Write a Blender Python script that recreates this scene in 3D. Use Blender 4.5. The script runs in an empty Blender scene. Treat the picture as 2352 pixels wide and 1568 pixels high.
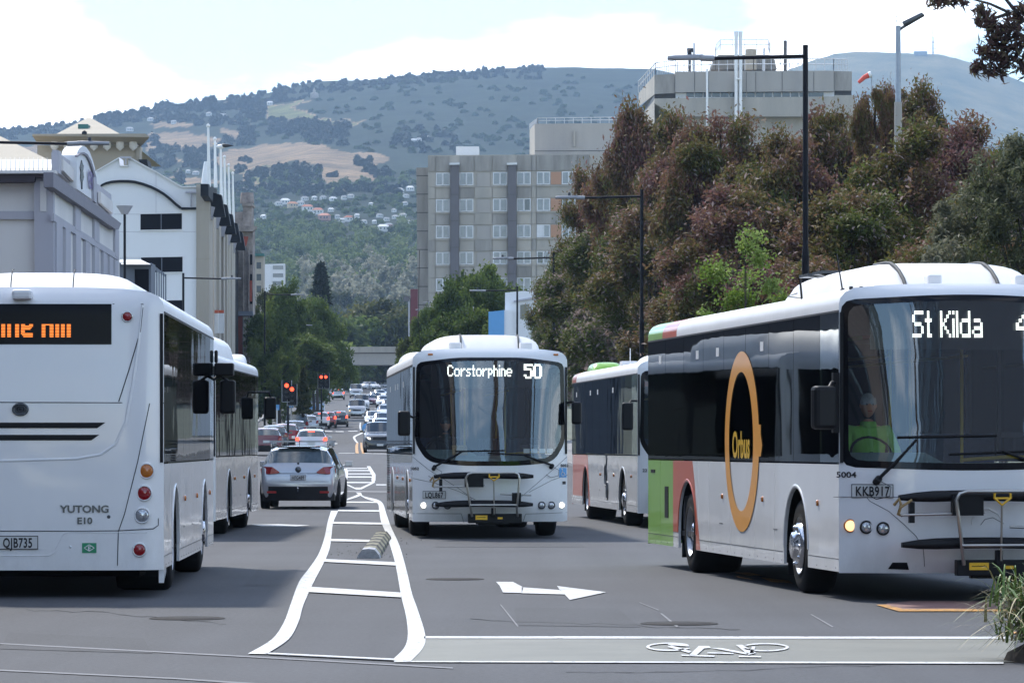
import bpy, bmesh, math, random
import numpy as np
from mathutils import Vector, Matrix, noise as mnoise
random.seed(7); RNG = np.random.default_rng(7)
S = bpy.context.scene
COL = S.collection
R = math.radians

# ------------------------------------------------------------------ camera
# measurements: x,y in a 2352 x 1568 grid, focal length F in the same unit, eye 1.5 m over the road, horizon row HY
F, CX, HY, EYE = 9100.0, 1176.0, 1022.0, 1.5
cam_d = bpy.data.cameras.new('camera'); cam = bpy.data.objects.new('camera', cam_d); COL.objects.link(cam)
cam.location = (0, 0, EYE); cam.rotation_euler = (R(90), 0, 0)
cam_d.sensor_width = 36; cam_d.lens = 36 * F / 2352; cam_d.shift_y = (HY - 784) / 2352
cam_d.clip_start = 0.5; cam_d.clip_end = 40000
S.camera = cam

# ------------------------------------------------------------------ world, sun, exposure
SUN_EL, SUN_AZ = R(47), R(-27)            # azimuth from +Y (view direction), negative = left
world = bpy.data.worlds.new('World'); S.world = world; world.use_nodes = True
wn, wl = world.node_tree.nodes, world.node_tree.links
wn.clear()
w_out = wn.new('ShaderNodeOutputWorld'); w_bg = wn.new('ShaderNodeBackground'); w_bg.inputs[1].default_value = 0.14
sky = wn.new('ShaderNodeTexSky'); sky.sky_type = 'NISHITA'; sky.sun_disc = False
sky.sun_elevation = SUN_EL; sky.sun_rotation = SUN_AZ; sky.air_density = 0.9; sky.dust_density = 0.0; sky.ozone_density = 2.4; sky.altitude = 20
tc = wn.new('ShaderNodeTexCoord')
mp = wn.new('ShaderNodeMapping'); mp.inputs['Scale'].default_value = (1, 1, 2.6); mp.inputs['Location'].default_value = (0.32, 0, 0.05)
wl.new(tc.outputs['Generated'], mp.inputs[0])
nz = wn.new('ShaderNodeTexNoise'); nz.inputs['Scale'].default_value = 9.0; nz.inputs['Detail'].default_value = 8; nz.inputs['Roughness'].default_value = .52
wl.new(mp.outputs[0], nz.inputs['Vector'])
rp = wn.new('ShaderNodeValToRGB'); rp.color_ramp.elements[0].position = .50; rp.color_ramp.elements[1].position = .64
wl.new(nz.outputs['Fac'], rp.inputs[0])
# more cloud low over the hills ahead (down-sun), open blue behind the camera
sep = wn.new('ShaderNodeSeparateXYZ'); wl.new(tc.outputs['Generated'], sep.inputs[0])
mr = wn.new('ShaderNodeMapRange'); mr.inputs[1].default_value = -.4; mr.inputs[2].default_value = .9; mr.inputs[3].default_value = .5; mr.inputs[4].default_value = 1.0
wl.new(sep.outputs['Y'], mr.inputs[0])
mu = wn.new('ShaderNodeMath'); mu.operation = 'MULTIPLY'; wl.new(rp.outputs[0], mu.inputs[0]); wl.new(mr.outputs[0], mu.inputs[1])
cm = wn.new('ShaderNodeMix'); cm.data_type = 'RGBA'
cm.inputs['B'].default_value = (14.0, 14.2, 14.6, 1)
wl.new(mu.outputs[0], cm.inputs['Factor']); wl.new(sky.outputs[0], cm.inputs['A'])
wl.new(cm.outputs['Result'], w_bg.inputs[0]); wl.new(w_bg.outputs[0], w_out.inputs[0])

sun_d = bpy.data.lights.new('sun', 'SUN'); sun = bpy.data.objects.new('sun', sun_d); COL.objects.link(sun)
sun_d.energy = 2.5; sun_d.angle = R(4.5); sun_d.color = (1, .95, .87)
sv = Vector((math.sin(SUN_AZ) * math.cos(SUN_EL), math.cos(SUN_AZ) * math.cos(SUN_EL), math.sin(SUN_EL)))
sun.rotation_euler = sv.to_track_quat('Z', 'Y').to_euler()
S.view_settings.view_transform = 'Standard'; S.view_settings.look = 'None'
S.view_settings.gamma = 1; S.view_settings.use_curve_mapping = False
S.view_settings.exposure = 0.92
try:
    S.cycles.use_denoising = True; S.cycles.max_bounces = 6; S.cycles.diffuse_bounces = 2; S.cycles.glossy_bounces = 3
    S.cycles.transparent_max_bounces = 10; S.cycles.volume_bounces = 0; S.cycles.caustics_reflective = False; S.cycles.caustics_refractive = False
    S.cycles.sample_clamp_indirect = 6
except Exception: pass

# ------------------------------------------------------------------ helpers
def P(xd, yd, Z): return Vector(((xd - CX) * Z / F, Z, EYE + (HY - yd) * Z / F))
GZ = [(-5000, 0), (110, 0), (150, .25), (207, .86), (300, 2.1), (364, 3.2), (413, 4.45), (535, 7.6), (640, 10.1), (760, 13.0), (900, 15)]
def gz(Z):
    for (a, za), (b, zb) in zip(GZ, GZ[1:]):
        if Z <= b: return za + (zb - za) * (Z - a) / (b - a)
    return 15.0
def xc(Z): return .155 - .0393 * Z        # street centre line
ST_ANG = math.atan(.0393)                 # street direction, rotation about z
def gp(xd, yd, lift=0):                   # point of the near flat road seen at xd,yd
    Z = EYE * F / (yd - HY); return Vector(((xd - CX) * Z / F, Z, lift))

def newmat(name):
    m = bpy.data.materials.new(name); m.use_nodes = True
    n = m.node_tree.nodes; return m, n, m.node_tree.links, n['Principled BSDF']
def mat(name, c, rough=.6, metal=0, coat=0, var=.12, scale=3., bump=0, bscale=40., spec=.5, dirt=None, emit=None, estr=1, streak=False):
    m, n, l, b = newmat(name)
    b.inputs['Roughness'].default_value = rough; b.inputs['Metallic'].default_value = metal
    b.inputs['Coat Weight'].default_value = coat; b.inputs['Coat Roughness'].default_value = .04
    b.inputs['Specular IOR Level'].default_value = spec
    t = n.new('ShaderNodeTexCoord')
    if var > 0 or dirt:
        z = n.new('ShaderNodeTexNoise'); z.inputs['Scale'].default_value = scale; z.inputs['Detail'].default_value = 6; z.inputs['Roughness'].default_value = .65
        if streak:
            mm = n.new('ShaderNodeMapping'); mm.inputs['Scale'].default_value = (1, 1, .18); l.new(t.outputs['Object'], mm.inputs[0]); l.new(mm.outputs[0], z.inputs[0])
        else: l.new(t.outputs['Object'], z.inputs[0])
        r = n.new('ShaderNodeValToRGB'); r.color_ramp.elements[0].position = .3; r.color_ramp.elements[1].position = .7
        d = dirt if dirt else tuple(x * (1 - var) for x in c)
        r.color_ramp.elements[0].color = (*d, 1); r.color_ramp.elements[1].color = (*[min(1, x * (1 + var * .6)) for x in c], 1)
        l.new(z.outputs['Fac'], r.inputs[0]); l.new(r.outputs[0], b.inputs['Base Color'])
    else: b.inputs['Base Color'].default_value = (*c, 1)
    if bump:
        z2 = n.new('ShaderNodeTexNoise'); z2.inputs['Scale'].default_value = bscale; z2.inputs['Detail'].default_value = 4
        l.new(t.outputs['Object'], z2.inputs[0]); bp = n.new('ShaderNodeBump'); bp.inputs['Strength'].default_value = bump; bp.inputs['Distance'].default_value = .02
        l.new(z2.outputs['Fac'], bp.inputs['Height']); l.new(bp.outputs[0], b.inputs['Normal'])
    if emit: b.inputs['Emission Color'].default_value = (*emit, 1); b.inputs['Emission Strength'].default_value = estr
    return m
def glassmat(name, tint, refl=.08, maxr=.9, rough=.015, wave=.0, wscale=2.5):
    m, n, l, b = newmat(name); n.remove(b); o = n['Material Output']
    tr = n.new('ShaderNodeBsdfTransparent'); tr.inputs[0].default_value = (*tint, 1)
    gl = n.new('ShaderNodeBsdfGlossy'); gl.inputs['Roughness'].default_value = rough; gl.inputs[0].default_value = (.9, .95, 1, 1)
    fr = n.new('ShaderNodeLayerWeight'); fr.inputs[0].default_value = .25
    mr = n.new('ShaderNodeMapRange'); mr.inputs[3].default_value = refl; mr.inputs[4].default_value = maxr
    l.new(fr.outputs['Fresnel'], mr.inputs[0]); mx = n.new('ShaderNodeMixShader')
    l.new(mr.outputs[0], mx.inputs[0]); l.new(tr.outputs[0], mx.inputs[1]); l.new(gl.outputs[0], mx.inputs[2]); l.new(mx.outputs[0], o.inputs[0])
    if wave:
        t = n.new('ShaderNodeTexCoord'); z = n.new('ShaderNodeTexNoise'); z.inputs['Scale'].default_value = wscale; z.inputs['Detail'].default_value = 1
        l.new(t.outputs['Object'], z.inputs[0]); bp = n.new('ShaderNodeBump'); bp.inputs['Strength'].default_value = 1; bp.inputs['Distance'].default_value = wave
        l.new(z.outputs['Fac'], bp.inputs['Height']); l.new(bp.outputs[0], gl.inputs['Normal']); l.new(bp.outputs[0], fr.inputs['Normal'])
    return m

def ftri(*a): return a
class MB:
    def __init__(s): s.v = []; s.f = []; s.sm = []
    def add(s, vs, fs, smooth=False):
        o = len(s.v); s.v += [tuple(v) for v in vs]; s.f += [tuple(i + o for i in f) for f in fs]; s.sm += [smooth] * len(fs); return s
    def box(s, x0, y0, z0, x1, y1, z1):
        return s.add([(x0,y0,z0),(x1,y0,z0),(x1,y1,z0),(x0,y1,z0),(x0,y0,z1),(x1,y0,z1),(x1,y1,z1),(x0,y1,z1)],
                     [(0,3,2,1),(4,5,6,7),(0,1,5,4),(1,2,6,5),(2,3,7,6),(3,0,4,7)])
    def cbox(s, c, d, M=None):
        hx, hy, hz = d[0]/2, d[1]/2, d[2]/2
        vs = [Vector((x*hx, y*hy, z*hz)) for z in (-1,1) for x, y in ((-1,-1),(1,-1),(1,1),(-1,1))]
        if M: vs = [M @ v for v in vs]
        return s.add([v + Vector(c) for v in vs], [(0,3,2,1),(4,5,6,7),(0,1,5,4),(1,2,6,5),(2,3,7,6),(3,0,4,7)])
    def ext(s, pts, d):                     # polygon (3D points, planar) extruded by vector d
        n = len(pts); d = Vector(d); a = [Vector(p) for p in pts]
        nn = sum(((a[i]).cross(a[(i+1) % n]) for i in range(n)), Vector())
        if nn.dot(d) > 0: a = a[::-1]
        return s.add(a + [p + d for p in a], [tuple(range(n)), tuple(range(2*n-1, n-1, -1))] + [(i, i+n, (i+1) % n + n, (i+1) % n) for i in range(n)])
    def tube(s, pts, r, n=8, cap=True, r2=None):
        pts = [Vector(p) for p in pts]; m = len(pts); vs = []; 
        for i, p in enumerate(pts):
            d = (pts[min(i+1, m-1)] - pts[max(i-1, 0)]).normalized()
            u = d.orthogonal().normalized() if i == 0 else (u - d * u.dot(d)).normalized()
            w = d.cross(u); rr = r if r2 is None else r + (r2 - r) * i / (m - 1)
            vs += [p + (u * math.cos(2*math.pi*k/n) + w * math.sin(2*math.pi*k/n)) * rr for k in range(n)]
        fs = [(i*n+k, i*n+(k+1) % n, (i+1)*n+(k+1) % n, (i+1)*n+k) for i in range(m-1) for k in range(n)]
        s.add(vs, fs, True)
        if cap: s.add(vs[:n], [tuple(range(n-1, -1, -1))]); s.add(vs[-n:], [tuple(range(n))])
        return s
    def lathe(s, prof, c, axis='X', n=24, smooth=True):   # prof: (radius, offset along axis)
        vs = []
        for r, a in prof:
            for k in range(n):
                t = 2*math.pi*k/n; p = (a, r*math.cos(t), r*math.sin(t)); 
                if axis == 'Y': p = (p[2], p[0], p[1])
                if axis == 'Z': p = (p[1], p[2], p[0])
                vs.append((p[0]+c[0], p[1]+c[1], p[2]+c[2]))
        fs = [(i*n+k, i*n+(k+1) % n, (i+1)*n+(k+1) % n, (i+1)*n+k) for i in range(len(prof)-1) for k in range(n)]
        return s.add(vs, fs, smooth)
    def grid(s, rows, smooth=True, closed=False):
        m, n = len(rows), len(rows[0]); k = n if closed else n-1
        return s.add([p for r in rows for p in r], [(i*n+j, i*n+(j+1) % n, (i+1)*n+(j+1) % n, (i+1)*n+j) for i in range(m-1) for j in range(k)], smooth)
    def build(s, name, m, parent=None, kind=None, label=None, bevel=0, recalc=False):
        me = bpy.data.meshes.new(name); me.from_pydata(s.v, [], s.f); me.validate()
        if len(me.polygons) == len(s.sm): me.polygons.foreach_set('use_smooth', s.sm)
        if recalc:
            b = bmesh.new(); b.from_mesh(me); bmesh.ops.remove_doubles(b, verts=b.verts, dist=.0005); bmesh.ops.recalc_face_normals(b, faces=b.faces); b.to_mesh(me); b.free()
        if m: me.materials.append(m)
        o = bpy.data.objects.new(name, me); COL.objects.link(o)
        if parent: o.parent = parent
        if kind: o['kind'] = kind
        if label: o['label'] = label
        if bevel:
            md = o.modifiers.new('bevel', 'BEVEL'); md.width = bevel; md.segments = 2; md.limit_method = 'ANGLE'
        return o
def tag(o, label, cat, group=None):
    o['label'] = label; o['category'] = cat
    if group: o['group'] = group
    return o
def thing(name, label, cat, loc=(0,0,0), rz=0, group=None):
    o = bpy.data.objects.new(name, None); COL.objects.link(o); o.location = loc; o.rotation_euler = (0,0,rz); o.empty_display_size = .2
    return tag(o, label, cat, group)
def copy_tree(o, parent=None):
    c = o.copy(); COL.objects.link(c)
    if parent: c.parent = parent
    for ch in list(o.children): copy_tree(ch, c)
    return c
def text_mb(txt, size, tf, squash=1.0, bold=0.0, align='CENTER', spacing=1.0):
    """flat lettering; tf maps (u, v) to a 3D point"""
    cu = bpy.data.curves.new('t', 'FONT'); cu.body = txt; cu.size = size; cu.align_x = align; cu.resolution_u = 3; cu.offset = bold; cu.space_character = spacing
    o = bpy.data.objects.new('t', cu); COL.objects.link(o)
    dg = bpy.context.evaluated_depsgraph_get(); me = bpy.data.meshes.new_from_object(o.evaluated_get(dg))
    b = MB(); b.add([tf(v.co.x * squash, v.co.y) for v in me.vertices], [tuple(p.vertices) for p in me.polygons])
    bpy.data.objects.remove(o); bpy.data.curves.remove(cu); bpy.data.meshes.remove(me); return b
def rounded(pts, radii, n=6):
    out = []; m = len(pts)
    for i in range(m):
        p = Vector((*pts[i], 0)); a = Vector((*pts[i-1], 0)); b = Vector((*pts[(i+1) % m], 0)); r = radii[i] if isinstance(radii, (list, tuple)) else radii
        da, db = (a-p), (b-p); r = min(r, da.length*.49, db.length*.49); da.normalize(); db.normalize()
        if r < 1e-4: out.append((p.x, p.y)); continue
        for k in range(n+1):
            t = k/n; q = p + da*r*(1-t)**2 + db*r*t**2; out.append((q.x, q.y))
    return out
def raycontour(poly, c, ang):
    best = None; d = (math.cos(ang), math.sin(ang)); m = len(poly)
    for i in range(m):
        ax, az = poly[i][0]-c[0], poly[i][1]-c[1]; bx, bz = poly[(i+1) % m][0]-c[0], poly[(i+1) % m][1]-c[1]
        ex, ez = bx-ax, bz-az; den = d[0]*ez - d[1]*ex
        if abs(den) < 1e-9: continue
        t = (ax*ez - az*ex)/den; u = (ax*d[1] - az*d[0])/den
        if t > 0 and -1e-6 <= u <= 1+1e-6 and (best is None or t > best): best = t
    best = best or .01
    return (c[0]+d[0]*best, c[1]+d[1]*best)
# ------------------------------------------------------------------ materials
M = {}
def grimy(name, c, rough, metal, coat):
    """coach paint with road film that thickens towards the skirt"""
    m, n, l, b = newmat(name); t = n.new('ShaderNodeTexCoord'); b.inputs['Roughness'].default_value = rough; b.inputs['Metallic'].default_value = metal; b.inputs['Coat Weight'].default_value = coat; b.inputs['Coat Roughness'].default_value = .05
    sp = n.new('ShaderNodeSeparateXYZ'); l.new(t.outputs['Object'], sp.inputs[0]); mr = n.new('ShaderNodeMapRange'); mr.inputs[1].default_value = 1.0; mr.inputs[2].default_value = .25; mr.inputs[3].default_value = 0; mr.inputs[4].default_value = .22; l.new(sp.outputs['Z'], mr.inputs[0])
    z = n.new('ShaderNodeTexNoise'); z.inputs['Scale'].default_value = 2.2; z.inputs['Detail'].default_value = 9; z.inputs['Roughness'].default_value = .75; mp = n.new('ShaderNodeMapping'); mp.inputs['Scale'].default_value = (1, 1, .45); l.new(t.outputs['Object'], mp.inputs[0]); l.new(mp.outputs[0], z.inputs[0])
    r = n.new('ShaderNodeValToRGB'); r.color_ramp.elements[0].position = .35; r.color_ramp.elements[1].position = .72; l.new(z.outputs['Fac'], r.inputs[0])
    ad = n.new('ShaderNodeMath'); ad.operation = 'MULTIPLY_ADD'; ad.inputs[2].default_value = 0; l.new(mr.outputs[0], ad.inputs[0]); l.new(r.outputs[0], ad.inputs[1])
    a2 = n.new('ShaderNodeMath'); a2.operation = 'MULTIPLY_ADD'; a2.inputs[1].default_value = .04; l.new(r.outputs[0], a2.inputs[0]); l.new(ad.outputs[0], a2.inputs[2])
    mx = n.new('ShaderNodeMix'); mx.data_type = 'RGBA'; mx.inputs['A'].default_value = (*c, 1); mx.inputs['B'].default_value = (.22, .20, .17, 1); l.new(a2.outputs[0], mx.inputs['Factor']); l.new(mx.outputs['Result'], b.inputs['Base Color'])
    z3 = n.new('ShaderNodeTexNoise'); z3.inputs['Scale'].default_value = 1.1; z3.inputs['Detail'].default_value = 2; l.new(t.outputs['Object'], z3.inputs[0]); bp = n.new('ShaderNodeBump'); bp.inputs['Distance'].default_value = .006; l.new(z3.outputs['Fac'], bp.inputs['Height']); l.new(bp.outputs[0], b.inputs['Coat Normal']); l.new(bp.outputs[0], b.inputs['Normal'])
    return m
M['bus_white'] = grimy('bus_white', (.86, .865, .87), .26, 0, .6)
M['bus_roof'] = mat('bus_roof', (.8, .8, .8), .45, var=.06, scale=2)
M['pearl'] = grimy('bus_pearl', (.60, .61, .62), .22, .35, .7)
M['black'] = mat('black_plastic', (.006, .006, .008), .45, var=.1, spec=.25)
M['rubber'] = mat('rubber', (.012, .012, .013), .85, var=.25, scale=12, spec=.2)
M['under'] = mat('underbody', (.005, .005, .005), .95, var=.1, spec=.1)
M['seam'] = mat('panel_seam', (.06, .065, .07), .7, var=0)
M['chrome'] = mat('chrome', (.7, .7, .72), .16, metal=1, var=.06, scale=8)
M['alloy'] = mat('rim_metal', (.42, .43, .45), .35, metal=.9, var=.15, scale=10)
M['steel'] = mat('stainless_tube', (.5, .49, .46), .3, metal=1, var=.1)
M['glass_front'] = glassmat('windscreen_glass', (.80, .85, .83), .10, wave=.0015, wscale=1.1)
M['glass_side'] = glassmat('tinted_side_glass', (.05, .055, .055), .05, .5, wave=.0012, wscale=1.3)
M['glass_side2'] = glassmat('tinted_side_glass_b', (.06, .065, .065), .05, .5, wave=.0018, wscale=1.0)
M['glass_cab'] = glassmat('cab_side_glass', (.45, .5, .48), .10, wave=.002)
M['frit'] = mat('black_glass_border', (.004, .004, .006), .08, var=0, spec=.3); M['sign_black'] = mat('sign_black', (.004, .004, .007), .15, var=.2, spec=.1)
M['dark_int'] = mat('interior_dark', (.05, .052, .055), .8, var=.2)
M['dash'] = mat('dashboard', (.17, .23, .23), .7, var=.15)
M['seat_blue'] = mat('seat_fabric', (.05, .07, .16), .9, var=.3, scale=20)
M['yellow'] = mat('yellow_rail', (.75, .5, .02), .4, var=.05)
M['green'] = mat('livery_green', (.24, .5, .06), .3, coat=.5, var=.06)
M['red'] = mat('livery_orange_red', (.62, .11, .045), .3, coat=.5, var=.06)
M['orange'] = mat('livery_orange', (.92, .40, .05), .3, coat=.4, var=.05)
M['yellow_l'] = mat('livery_yellow', (.85, .5, .02), .3, coat=.4, var=.03)
M['amber'] = mat('amber_lens', (.55, .16, .01), .15, coat=1, var=.1, scale=60)
M['redlens'] = mat('red_lens', (.32, .006, .01), .12, coat=1, var=.2, scale=60)
M['clear'] = mat('clear_lens', (.5, .52, .54), .1, metal=.6, coat=1, var=.35, scale=60)
M['lit_white'] = mat('lit_lamp', (.9, .9, .8), .3, var=0, emit=(1, .97, .85), estr=1.4)
M['lit_amber'] = mat('lit_amber_lamp', (.9, .6, .3), .3, var=0, emit=(1, .62, .3), estr=.8)
M['lit_red'] = mat('lit_red_lamp', (.6, .02, .01), .3, var=0, emit=(1, .07, .03), estr=2.2)
M['led_w'] = mat('led_white', (.3, .3, .3), .5, var=0, emit=(.95, 1, .95), estr=1.6)
M['led_o'] = mat('led_orange', (.3, .1, .02), .5, var=0, emit=(1, .24, .035), estr=.95)
M['plate'] = mat('plate_white', (.62, .63, .62), .4, var=.06, scale=30)
M['ink'] = mat('ink_black', (.012, .012, .015), .5, var=0)
M['ink_grey'] = mat('badge_grey', (.10, .11, .12), .25, metal=.6, var=.1)
M['bluedecal'] = mat('blue_decal', (.12, .36, .68), .4, var=.05)
M['white'] = mat('white_decal', (.8, .8, .8), .4, var=.03)
M['greendecal'] = mat('green_decal', (.02, .28, .13), .4, var=.05)
M['brown'] = mat('bracket_tan', (.35, .24, .10), .6, var=.4, scale=30)
M['skin'] = mat('skin', (.50, .23, .14), .55, var=.08, scale=20)
M['hair_grey'] = mat('grey_hair', (.36, .36, .37), .7, var=.3, scale=40)
M['shirt_green'] = mat('green_shirt', (.20, .46, .07), .8, var=.12, scale=20)
M['trouser'] = mat('dark_trousers', (.02, .02, .025), .9, var=.1)

SIDE_X = 1.25
ROOFP = [(-1.25, 2.80), (-1.25, 2.86), (-1.235, 2.92), (-1.19, 2.975), (-1.1, 3.015), (-.85, 3.045), (-.4, 3.06), (0, 3.065)]
ROOFP = ROOFP + [(-x, z) for x, z in ROOFP[-2::-1]]
def fy(x, z, st):
    b = .30 * min(1, abs(x) / 1.25) ** 3.4
    lean = max(0, z - 1.25) * .075 * (1 - min(1, abs(x) / 1.25) ** 6)
    top = max(0, z - 2.86) ** 2 * 3.2 * (1 - min(1, abs(x) / 1.25) ** 6)
    low = (max(0, .62 - z) ** 2 * .9) * (1 - min(1, abs(x) / 1.25) ** 8)
    return b + lean + top + low
def ry(x, z, st, L):
    b = .16 * min(1, abs(x) / 1.25) ** 9
    top = (max(0, z - 2.84) ** 2) * 2.6 * (1 - min(1, abs(x) / 1.25) ** 6)
    lean = max(0, z - 1.9) * .03 * (1 - min(1, abs(x) / 1.25) ** 8)
    return L - b - top - lean
def sideouter(z0):
    return [(-1.25, z0), (-1.25, 2.80)] + ROOFP[1:-1] + [(1.25, 2.80), (1.25, z0)]
def rings(contours, c, n, yf):
    """contours: list of polygons outer -> inner in (x, z); returns rows of points"""
    outer = contours[0]; L = [0]
    pts = outer + [outer[0]]
    for a, b in zip(pts, pts[1:]): L.append(L[-1] + math.dist(a, b))
    angs = []
    for k in range(n):
        t = L[-1] * k / n; i = max(j for j in range(len(L)-1) if L[j] <= t + 1e-9)
        u = (t - L[i]) / max(1e-9, L[i+1] - L[i]); x = pts[i][0] + (pts[i+1][0]-pts[i][0])*u; z = pts[i][1] + (pts[i+1][1]-pts[i][1])*u
        angs.append(math.atan2(z - c[1], x - c[0]))
    return angs, [[raycontour(cn, c, a) for a in angs] for cn in contours]
def ringsurf(mb, r0, r1, steps, yf, flip=False):
    rows = []
    for i in range(steps + 1):
        t = i / steps; rows.append([(p[0]+(q[0]-p[0])*t, 0, p[1]+(q[1]-p[1])*t) for p, q in zip(r0, r1)])
    rows = [[(x, yf(x, z), z) for x, _, z in r] for r in rows]
    if flip: rows = rows[::-1]
    mb.grid(rows, True, True)
def wheel(parent, x, y, r, side, rear=False, hubbed=False, w=.28, name='wheel'):
    """side -1: outer face towards -x"""
    s = side; t = MB()
    t.lathe([(r*.60, s*.02), (r*.62, 0), (r*.74, s*.02), (r*.93, 0), (r*.985, -s*.03), (r, -s*.07), (r, -s*(w-.06)), (r*.96, -s*w), (r*.5, -s*w)], (x, y, r), n=40)
    tyre = t.build('wheel', M['rubber'], parent)
    q = MB(); q.lathe([(r*.61, s*.015), (r*.575, 0), (r*.55, -s*.05), (r*.5, -s*(.11 if rear else .06)), (r*.42, -s*(.12 if rear else .03)), (r*.3, -s*(.12 if rear else .0)), (.001, -s*.12 if rear else 0)], (x, y, r), n=40)
    rim = q.build('rim', M['alloy'], tyre)
    h = MB()
    if rear: h.lathe([(r*.24, -s*.11), (r*.22, -s*.02), (r*.12, s*.0), (.001, s*.0)], (x, y, r), n=20)
    elif hubbed: h.lathe([(r*.5, s*.0), (r*.47, s*.04), (r*.4, s*.05), (r*.3, s*.05), (r*.27, s*.09), (r*.2, s*.10), (.001, s*.10)], (x, y, r), n=24)
    else: h.lathe([(r*.26, 0), (r*.24, s*.05), (r*.14, s*.06), (.001, s*.06)], (x, y, r), n=20)
    nn = 10
    for k in range(nn):
        a = 2*math.pi*k/nn; rr = r*.40
        h.lathe([(r*.04, -s*.12 if rear else -s*.02), (r*.04, -s*.095 if rear else s*(.062 if hubbed else .012)), (.001, -s*.09 if rear else s*(.068 if hubbed else .016))], (x, y + rr*math.cos(a), r + rr*math.sin(a)), n=8)
    h.build('hub', M['chrome'], tyre)
    return tyre
def sidepoly(y0, y1, z0, z1, arches, ra=.62):
    """polygon in (y,z) with wheel arch bites along the bottom"""
    pts = [(y0, z1), (y0, z0)]
    for a in arches:
        if a + ra <= y0 or a - ra >= y1: continue
        lo, hi = max(y0, a-ra), min(y1, a+ra); arc = []
        for k in range(15):
            t = math.pi * k / 14; yy = a - ra*math.cos(t); zz = .46 + ra*math.sin(t)*.98
            if lo - 1e-6 <= yy <= hi + 1e-6: arc.append((yy, zz))
        if lo > y0: arc = [(lo, z0)] + arc
        else: pts = [(y0, z1)]
        if hi < y1: arc = arc + [(hi, z0)]
        pts += arc
        if hi >= y1: return pts + [(y1, z1)]
    return pts + [(y1, z0), (y1, z1)]
FONT = {'C': ".###.|#...#|#....|#....|#....|#...#|.###.", 'o': ".....|.....|.###.|#...#|#...#|#...#|.###.", 'r': "....|....|#.##|##..|#...|#...|#...",
 's': "....|....|.###|#...|.##.|...#|###.", 't': ".#.|.#.|###|.#.|.#.|.#.|.##", 'p': "....|....|###.|#..#|#..#|###.|#...|#...", 'h': "#...|#...|###.|#..#|#..#|#..#|#..#",
 'i': "#|.|#|#|#|#|#", 'n': "....|....|###.|#..#|#..#|#..#|#..#", 'e': ".....|.....|.###.|#...#|#####|#....|.###.", 'S': ".####|#....|#....|.###.|....#|....#|####.",
 'K': "#...#|#..#.|#.#..|##...|#.#..|#..#.|#...#", 'l': "#|#|#|#|#|#|#", 'd': "....#|....#|.####|#...#|#...#|#...#|.####", 'a': ".....|.....|.###.|....#|.####|#...#|.####",
 '5': "#####|#....|####.|....#|....#|#...#|.###.", '0': ".###.|#...#|#...#|#...#|#...#|#...#|.###.", '4': "...#.|..##.|.#.#.|#..#.|#####|...#.|...#.", ' ': "..|..|..|..|..|..|..", '6': ".###.|#....|#....|####.|#...#|#...#|.###."}
def led_text(mb, txt, x0, z1, ch, cw, tf, sub=2):
    """x0 left, z1 top; ch/cw cell size; each font cell is drawn as `sub` thin lit rows"""
    x = x0
    for c in txt:
        rows = FONT[c].split('|'); w = max(len(r) for r in rows)
        for j, r in enumerate(rows):
            i = 0
            while i < len(r):
                if r[i] != '#': i += 1; continue
                k = i
                while k < len(r) and r[k] == '#': k += 1
                for q in range(sub):
                    zt = z1 - (j + q/sub)*ch; zb = zt - ch/sub*.74
                    xa, xb = x + i*cw, x + (k-i)*cw + i*cw
                    mb.add([tf(xa, zt), tf(xb, zt), tf(xb, zb), tf(xa, zb)], [(0, 1, 2, 3)])
                i = k
        x += (w + .75) * cw
    return x
def led_word(par, txt, x0, z1, ch, cw, tf):
    x = x0
    for c in txt:
        b = MB(); x = led_text(b, c, x, z1, ch, cw, tf); b.build('sign_letter', M['led_w'], par)
def pod(mb, x0, x1, y0, y1, z0, z1, r=.18, top=.82, ends=.35):
    cy = (y0+y1)/2; rows = []
    for k in range(13):
        u = k/12; y = y0 + (y1-y0)*u
        e = min(1, min(u, 1-u)*(y1-y0)/ends); h = z0 + (z1-z0)*(math.sin(e*math.pi/2))**.7 if e < 1 else z1
        wx = (x1-x0)/2 * (.93 + .07*e); c = (x0+x1)/2; row = []
        for j in range(17):
            t = math.pi*j/16; cx_, sz = -math.cos(t), math.sin(t)
            sx = math.copysign(abs(cx_)**.55, cx_); sz = sz**.5 if sz > 0 else 0
            row.append((c + wx*sx*(1-(1-top)*sz*.4), y, z0 + (h-z0)*sz))
        rows.append(row)
    mb.grid(rows, True)
def plate(parent, c, tf, w, h, txt, lab=None, tsize=None, squash=.66):
    b = MB(); q = [(-w/2, -h/2), (w/2, -h/2), (w/2, h/2), (-w/2, h/2)]
    o = Vector(tf(0, 0)); nrm = (Vector(tf(.1, 0))-o).cross(Vector(tf(0, .1))-o).normalized()
    b.ext([Vector(tf(*p)) for p in q], nrm*.006); pl = b.build('number_plate', M['ink'], parent, label=lab)
    b = MB(); k = [(p[0]*.965, p[1]*.88) for p in q]; b.ext([Vector(tf(*p))+nrm*.004 for p in k], nrm*.005); b.build('plate_face', M['plate'], pl)
    ts = tsize or h*.98
    text_mb(txt, ts, lambda u, v: Vector(tf(u, v - ts*.36)) + nrm*.012, squash, bold=.003, spacing=1.08).build('lettering', M['ink'], pl)
    return pl

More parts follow.
